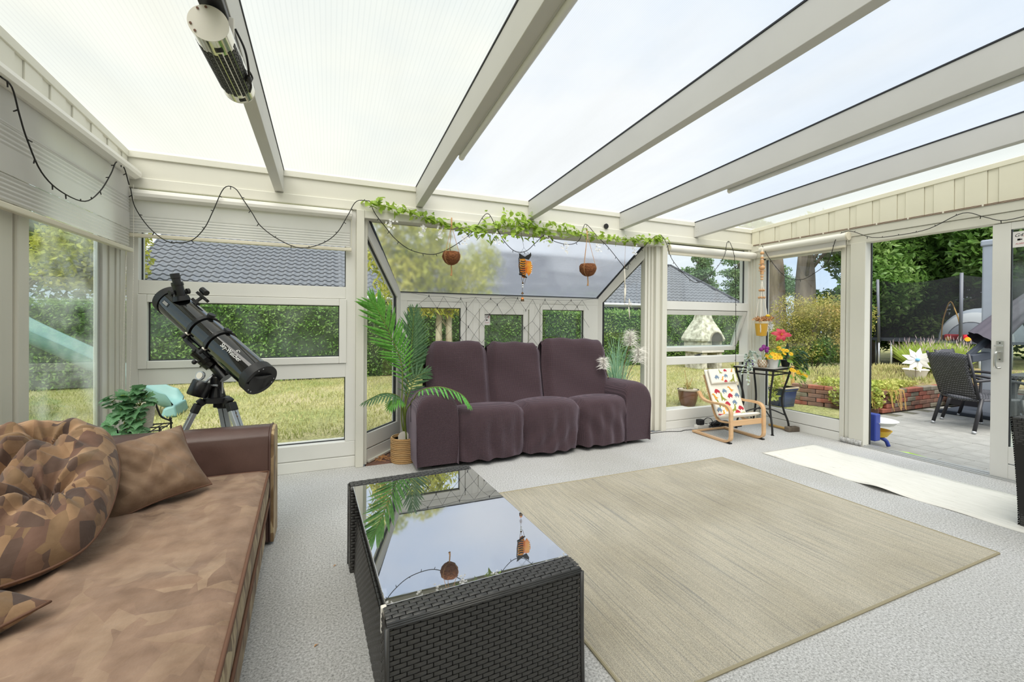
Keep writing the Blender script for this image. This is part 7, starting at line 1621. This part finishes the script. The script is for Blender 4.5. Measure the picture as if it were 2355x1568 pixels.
def net_pot(label, c, r, h, base, net, plantfn):
    t = thing('net_pot', label, 'potted plant', (*c, tz)); pr = [(r * .6, 0), (r * .95, h * .3), (r, h * .55), (r * .88, h * .9), (r * .8, h), (r * .7, h), (0, h * .9)]
    B().lathe(pr, 20, (*c, tz)).build('pot', base, t, smooth='auto')
    ng = B()
    for s in (-1, 1):
        for k in range(9):
            ng.tube([(c[0] + (r * (.62 + .4 * math.sin(PI * (.12 + .68 * u)))) * math.cos(k * .698 + s * u * 1.6), c[1] + (r * (.62 + .4 * math.sin(PI * (.12 + .68 * u)))) * math.sin(k * .698 + s * u * 1.6), tz + h * u) for u in np.linspace(0, .98, 8)], .0022, 4)
    ng.build('netting', net, t); plantfn(t); return t
def silver(t):
    pts = []
    vv = B()
    for tgt in ((4.10, 3.22, .60), (4.07, 3.26, .66), (4.14, 3.2, .70), (4.13, 3.28, .82), (4.20, 3.25, .87), (4.28, 3.25, .86), (4.17, 3.20, .78), (4.09, 3.2, .56), (4.34, 3.27, .83)):
        c0 = Vector((4.24, 3.33, .81)); e = Vector(tgt); pth = catmull([c0, c0.lerp(e, .5) + Vector((0, 0, .05)), e], 5); vv.tube(pth, .002, 4); pts += pth[2:]
    vv.build('stems', 'vine', t); leafset(t, lobed_leaf('leaf', 'silver_leaf', OVALP), pts, .034, 'leaf', Vector((4.24, 3.35, .78)))
net_pot('purple glass pot in white netting with trailing silvery leaves', (4.25, 3.32), .052, .085, 'purple_glass', 'net_white', silver)
def poms(t):
    for p in ((4.31, 3.2, .93), (4.345, 3.22, .945), (4.37, 3.2, .925), (4.29, 3.21, .915), (4.35, 3.19, .90)):
        B().ball(p, .022, 10, 7).build('pompom_flower', 'silk_purple', t, smooth=True); B().tube([(4.36, 3.245, tz + .07), p], .002, 4).build('stem', 'vine', t)
net_pot('pale netted pot with purple pompom flowers', (4.36, 3.245), .045, .085, 'net_white', 'jute', poms)
wp = thing('white_flower_pot', 'white pot packed with yellow silk daisies on the iron table', 'potted plant', (4.44, 3.18, tz)); c = (4.44, 3.18)
B().lathe([(.042, 0), (.056, .10), (.06, .105), (.06, .115), (.052, .115), (0, .10)], 24, (*c, tz)).build('pot', 'white_pot', wp, smooth='auto')
def flower(p, r, petal, centre, parent, npet=8, name='flower', nrm=Vector((-.55, -.75, .5))):
    n_ = (nrm + Vector((random.uniform(-.5, .5), random.uniform(-.3, .3), random.uniform(-.3, .4)))).normalized(); e1 = n_.orthogonal().normalized(); e2 = n_.cross(e1); p = Vector(p); bb = B()
    for k in range(npet):
        a_ = 2 * PI * k / npet; d = e1 * math.cos(a_) + e2 * math.sin(a_); s = e1 * -math.sin(a_) + e2 * math.cos(a_); bb.add([p, p + d * r * .6 + s * r * .28 + n_ * r * .15, p + d * r + n_ * r * .05, p + d * r * .6 - s * r * .28 + n_ * r * .15], [(0, 1, 2, 3)])
    o = bb.build(name, petal, parent); B().ball(p + n_ * r * .12, r * .26, 8, 5).build('flower_centre', centre, o, smooth=True); return o
for k in range(24):
    a_ = k * 2.4; rr = .085 * math.sqrt(k / 24); flower((c[0] + rr * math.cos(a_), c[1] - .01 + rr * .7 * math.sin(a_), tz + .155 - rr * .5 + random.uniform(-.01, .015)), .03, 'silk_yellow', 'silk_orange', wp)
leafset(wp, lobed_leaf('leaf', 'rose_leaf', OVALP), [(c[0] + random.gauss(0, .06), c[1] + random.gauss(0, .04), tz + .13 + random.gauss(0, .02)) for _ in range(22)], .045, 'leaf', Vector((*c, tz + .1)))
ly = thing('lily_arrangement', 'red silk lily with a dark leaf and yellow roses on the iron table', 'flower arrangement', (4.58, 3.26, tz)); c = Vector((4.58, 3.26, tz))
B().lathe([(.04, 0), (.055, .05), (.05, .13), (.035, .16), (.03, .16), (0, .1)], 18, c).build('vase', 'green_glass', ly, smooth='auto')
lc = Vector((4.575, 3.19, 1.07)); B().tube(catmull([c + Vector((0, 0, .15)), (4.58, 3.23, .95), lc], 5), .005, 6).build('stem', 'vine', ly, smooth=True)
nl = Vector((-.5, -.8, .35)).normalized(); e1 = Vector((.84, -.5, 0)).normalized(); e2 = nl.cross(e1)
for k, (a_, L_) in enumerate(((.0, .12), (1.0, .085), (1.9, .085), (2.9, .10), (4.0, .085), (5.1, .075))):
    d = e1 * math.cos(a_) + e2 * math.sin(a_); s = e1 * -math.sin(a_) + e2 * math.cos(a_); bb = B()
    def pf(u, v, d=d, s=s, L_=L_): w = .026 * math.sin(PI * min(1, u * .93 + .06)) ** .8 * (v * 2 - 1); return lc + d * (L_ * u) + s * w + nl * (.03 * math.sin(u * 2.2) - .035 * u * u - abs(v * 2 - 1) * .004)
    bb.grid(pf, 8, 5); bb.build('petal', 'silk_red', ly, smooth=True)
for k in range(5): B().tube([lc, lc + nl * .04 + e1 * (.012 * math.cos(k * 1.26)) + e2 * (.012 * math.sin(k * 1.26))], .0018, 4).build('stamen', 'silk_yellow', ly)
bb = B(); bb.grid(lambda u, v: Vector((4.63, 3.17, .80)) + Vector((.03, 0, .19)) * u + Vector((.84, -.5, .1)) * (.022 * math.sin(PI * min(1, u * .9 + .08)) * (v * 2 - 1)), 8, 5).build('broad_leaf', 'bract_leaf_dark', ly, smooth=True)
leaves_at('tulle', blob_points([(4.67, 3.2, .87)], [(.04, .03, .07)], 60, .3), .03, 'green_glass', ly, .6)
for p in ((4.56, 3.15, .905), (4.60, 3.14, .90), (4.64, 3.12, .865), (4.50, 3.16, .93), (4.60, 3.06, .69), (4.63, 3.03, .675), (4.66, 3.02, .66), (4.58, 3.07, .70), (4.70, 3.0, .635), (4.53, 3.12, .87)): flower(p, .027, 'silk_yellow', 'silk_yellow', ly, 11, 'rose')
leafset(ly, lobed_leaf('leaf', 'rose_leaf', OVALP), [Vector(p) + Vector((random.gauss(0, .03), random.gauss(0, .02), random.gauss(0, .03))) for p in ((4.50, 3.17, .93), (4.56, 3.16, .88), (4.60, 3.1, .75), (4.64, 3.05, .68), (4.68, 3.02, .65), (4.62, 3.06, .62), (4.66, 3.04, .60), (4.60, 3.2, .85), (4.55, 3.2, .95), (4.68, 3.1, .78)) for _ in range(4)], .05, 'leaf', Vector((4.58, 3.26, .8)))
dv = thing('trailing_plant', 'dark green trailing plant spilling over the right end of the iron table', 'potted plant', (4.685, 3.19, tz)); B().lathe([(.035, 0), (.05, .07), (.045, .075), (0, .07)], 18, (4.685, 3.21, tz)).build('pot', 'black_rubber', dv, smooth='auto')
vv = B(); pts = []
for k in range(30):
    c0 = Vector((4.685, 3.18, tz + .08)); a_ = random.uniform(-2.2, .5); e = c0 + Vector((.075 + .035 * math.cos(a_), .10 * math.sin(a_) - .06, random.uniform(-.28, .10))); pth = catmull([c0, c0.lerp(e, .55) + Vector((0, -.01, .07)), e], 6); vv.tube(pth, .0016, 4); pts += pth[3:]
random.shuffle(pts)
vv.build('stems', 'vine', dv); leafset(dv, lobed_leaf('leaf', 'dark_ivy', OVALP), pts[:240], .03, 'leaf', Vector((4.67, 3.24, .75)))

# ---- things on the floor
ps_ = thing('power_strip', 'white power strip on the carpet behind the child armchair', 'power strip', (3.86, 3.66, 0)); B().box((3.82, 3.62, 0), (4.02, 3.675, .04)).build('body', 'white_plastic', ps_, bevel=.006)
for k in range(3): B().cyl((3.86 + k * .06, 3.648, .04), (3.86 + k * .06, 3.648, .042), .018, n=14).build('socket', 'print_black', ps_)
ad_ = thing('plug_adapter', 'black plug adapter standing in the power strip', 'adapter', (3.88, 3.648, .042)); B().box((3.85, 3.615, .043), (3.92, 3.68, .10)).build('body', 'black_rubber', ad_, bevel=.008); B().tube(catmull([(3.92, 3.648, .07), (3.98, 3.64, .11), (4.04, 3.63, .09), (4.06, 3.62, .02)], 5), .004, 6).build('lead', 'black_rubber', ad_, smooth=True)
cbx = thing('cable_tangle', 'tangle of black cables on the carpet under the child armchair', 'cables', (4.15, 3.60, 0)); rg = random.Random(9); P = []
for k in range(60): a_ = k * 1.9; rr = .05 + .05 * rg.random(); P.append((4.17 + .15 * math.cos(k * .55) * rg.uniform(.6, 1) + rr * math.cos(a_), 3.61 + .05 * math.sin(k * .8) + rr * .5 * math.sin(a_), .008 + .07 * rg.random() * (1 - abs(math.cos(k * .3)) * .5)))
B().tube(catmull(P, 4), .0045, 5).build('cable', 'black_rubber', cbx, smooth=True); B().box((4.18, 3.57, 0), (4.30, 3.63, .035)).build('charger_brick', 'black_rubber', cbx, bevel=.006); B().box((4.33, 3.52, 0), (4.40, 3.57, .025)).build('charger_brick', 'black_rubber', cbx, bevel=.006); B().ball((4.07, 3.62, .03), (.04, .02, .03), 10, 6).build('plug', 'black_rubber', cbx, smooth=True)
tag(B().tube(catmull([(2.95, 3.62, .004), (3.2, 3.66, .004), (3.40, 3.655, .004), (3.55, 3.61, .004), (3.65, 3.63, .004), (3.80, 3.60, .004), (4.0, 3.58, .004), (4.12, 3.60, .004)], 6), .0035, 6).build('floor_cable', 'black_wire', smooth=True), 'thin black cable running along the carpet from the sofa to the power strip', 'cable')
hm = thing('mallet', 'wooden mallet lying on the carpet by the flower table', 'mallet', (4.73, 3.2, 0)); B().tube([(4.72, 3.42, .018), (4.70, 3.20, .02)], .014, 10).build('handle', 'dry_stalk', hm, smooth='auto'); B().box((4.655, 3.125, 0), (4.80, 3.19, .055)).rot(-12, 'Z', (4.73, 3.16, 0)).build('head', 'bark', hm, bevel=.01); B().lathe([(0, 0), (.012, 0)], 12, (4.70, 3.155, .0555)).build('handle_end', 'dry_stalk', hm)
ot = thing('wall_outlet', 'small cream socket box low on the right wall post', 'socket', (4.76, 3.60, .05)); B().box((4.735, 3.63, .02), (4.78, 3.70, .11)).build('box', 'cream_paint', ot, bevel=.004)
for z in (.05, .08): B().box((4.732, 3.655, z - .008), (4.736, 3.675, z + .008)).build('socket', 'print_black', ot)
tag(B().grid(lambda u, v: (XR - .022 - .018 * math.sin(PI * v) + .003 * math.sin(u * 31), 2.70 - .19 * u, .055 * v + .004 * math.sin(u * 23)), 24, 8).build('carpet_flap', 'carpet', smooth=True), 'strip of grey carpet curling up against the door post', 'carpet')
# loose petals and crumbs on the carpet
for x, y, lb in ((.02, 2.25, 'tiny dry leaf scrap on the carpet between sofa bed and coffee table'), (.25, 2.95, 'tiny dry leaf scrap on the carpet behind the coffee table'), (-.05, 1.72, 'tiny dry leaf scrap on the carpet beside the sofa bed front'), (3.9, 2.2, 'tiny dry leaf scrap lying on the white runner mat')):
    tag(B().add([(x, y, .002), (x + .012, y + .004, .007), (x + .02, y + .012, .003), (x + .004, y + .008, .006)], [(0, 1, 2, 3)]).build('dry_leaf_bit', 'dried_bract'), lb, 'debris', 'dry leaf scraps on the floor')
rl = thing('shredded_leaf', 'handful of dry brown leaf shreds in the bay corner', 'debris', (.42, 3.84, 0)); rls = B(); rg = random.Random(31)
for k in range(26): p = Vector((.41 + rg.gauss(0, .045), 3.85 + rg.gauss(0, .035), .004)); rls.tube([p, p + Vector((rg.uniform(-.03, .03), rg.uniform(-.03, .03), .012)), p + Vector((rg.uniform(-.05, .05), rg.uniform(-.04, .04), .002))], .002, 4)
rls.build('shreds', 'dried_bract', rl)
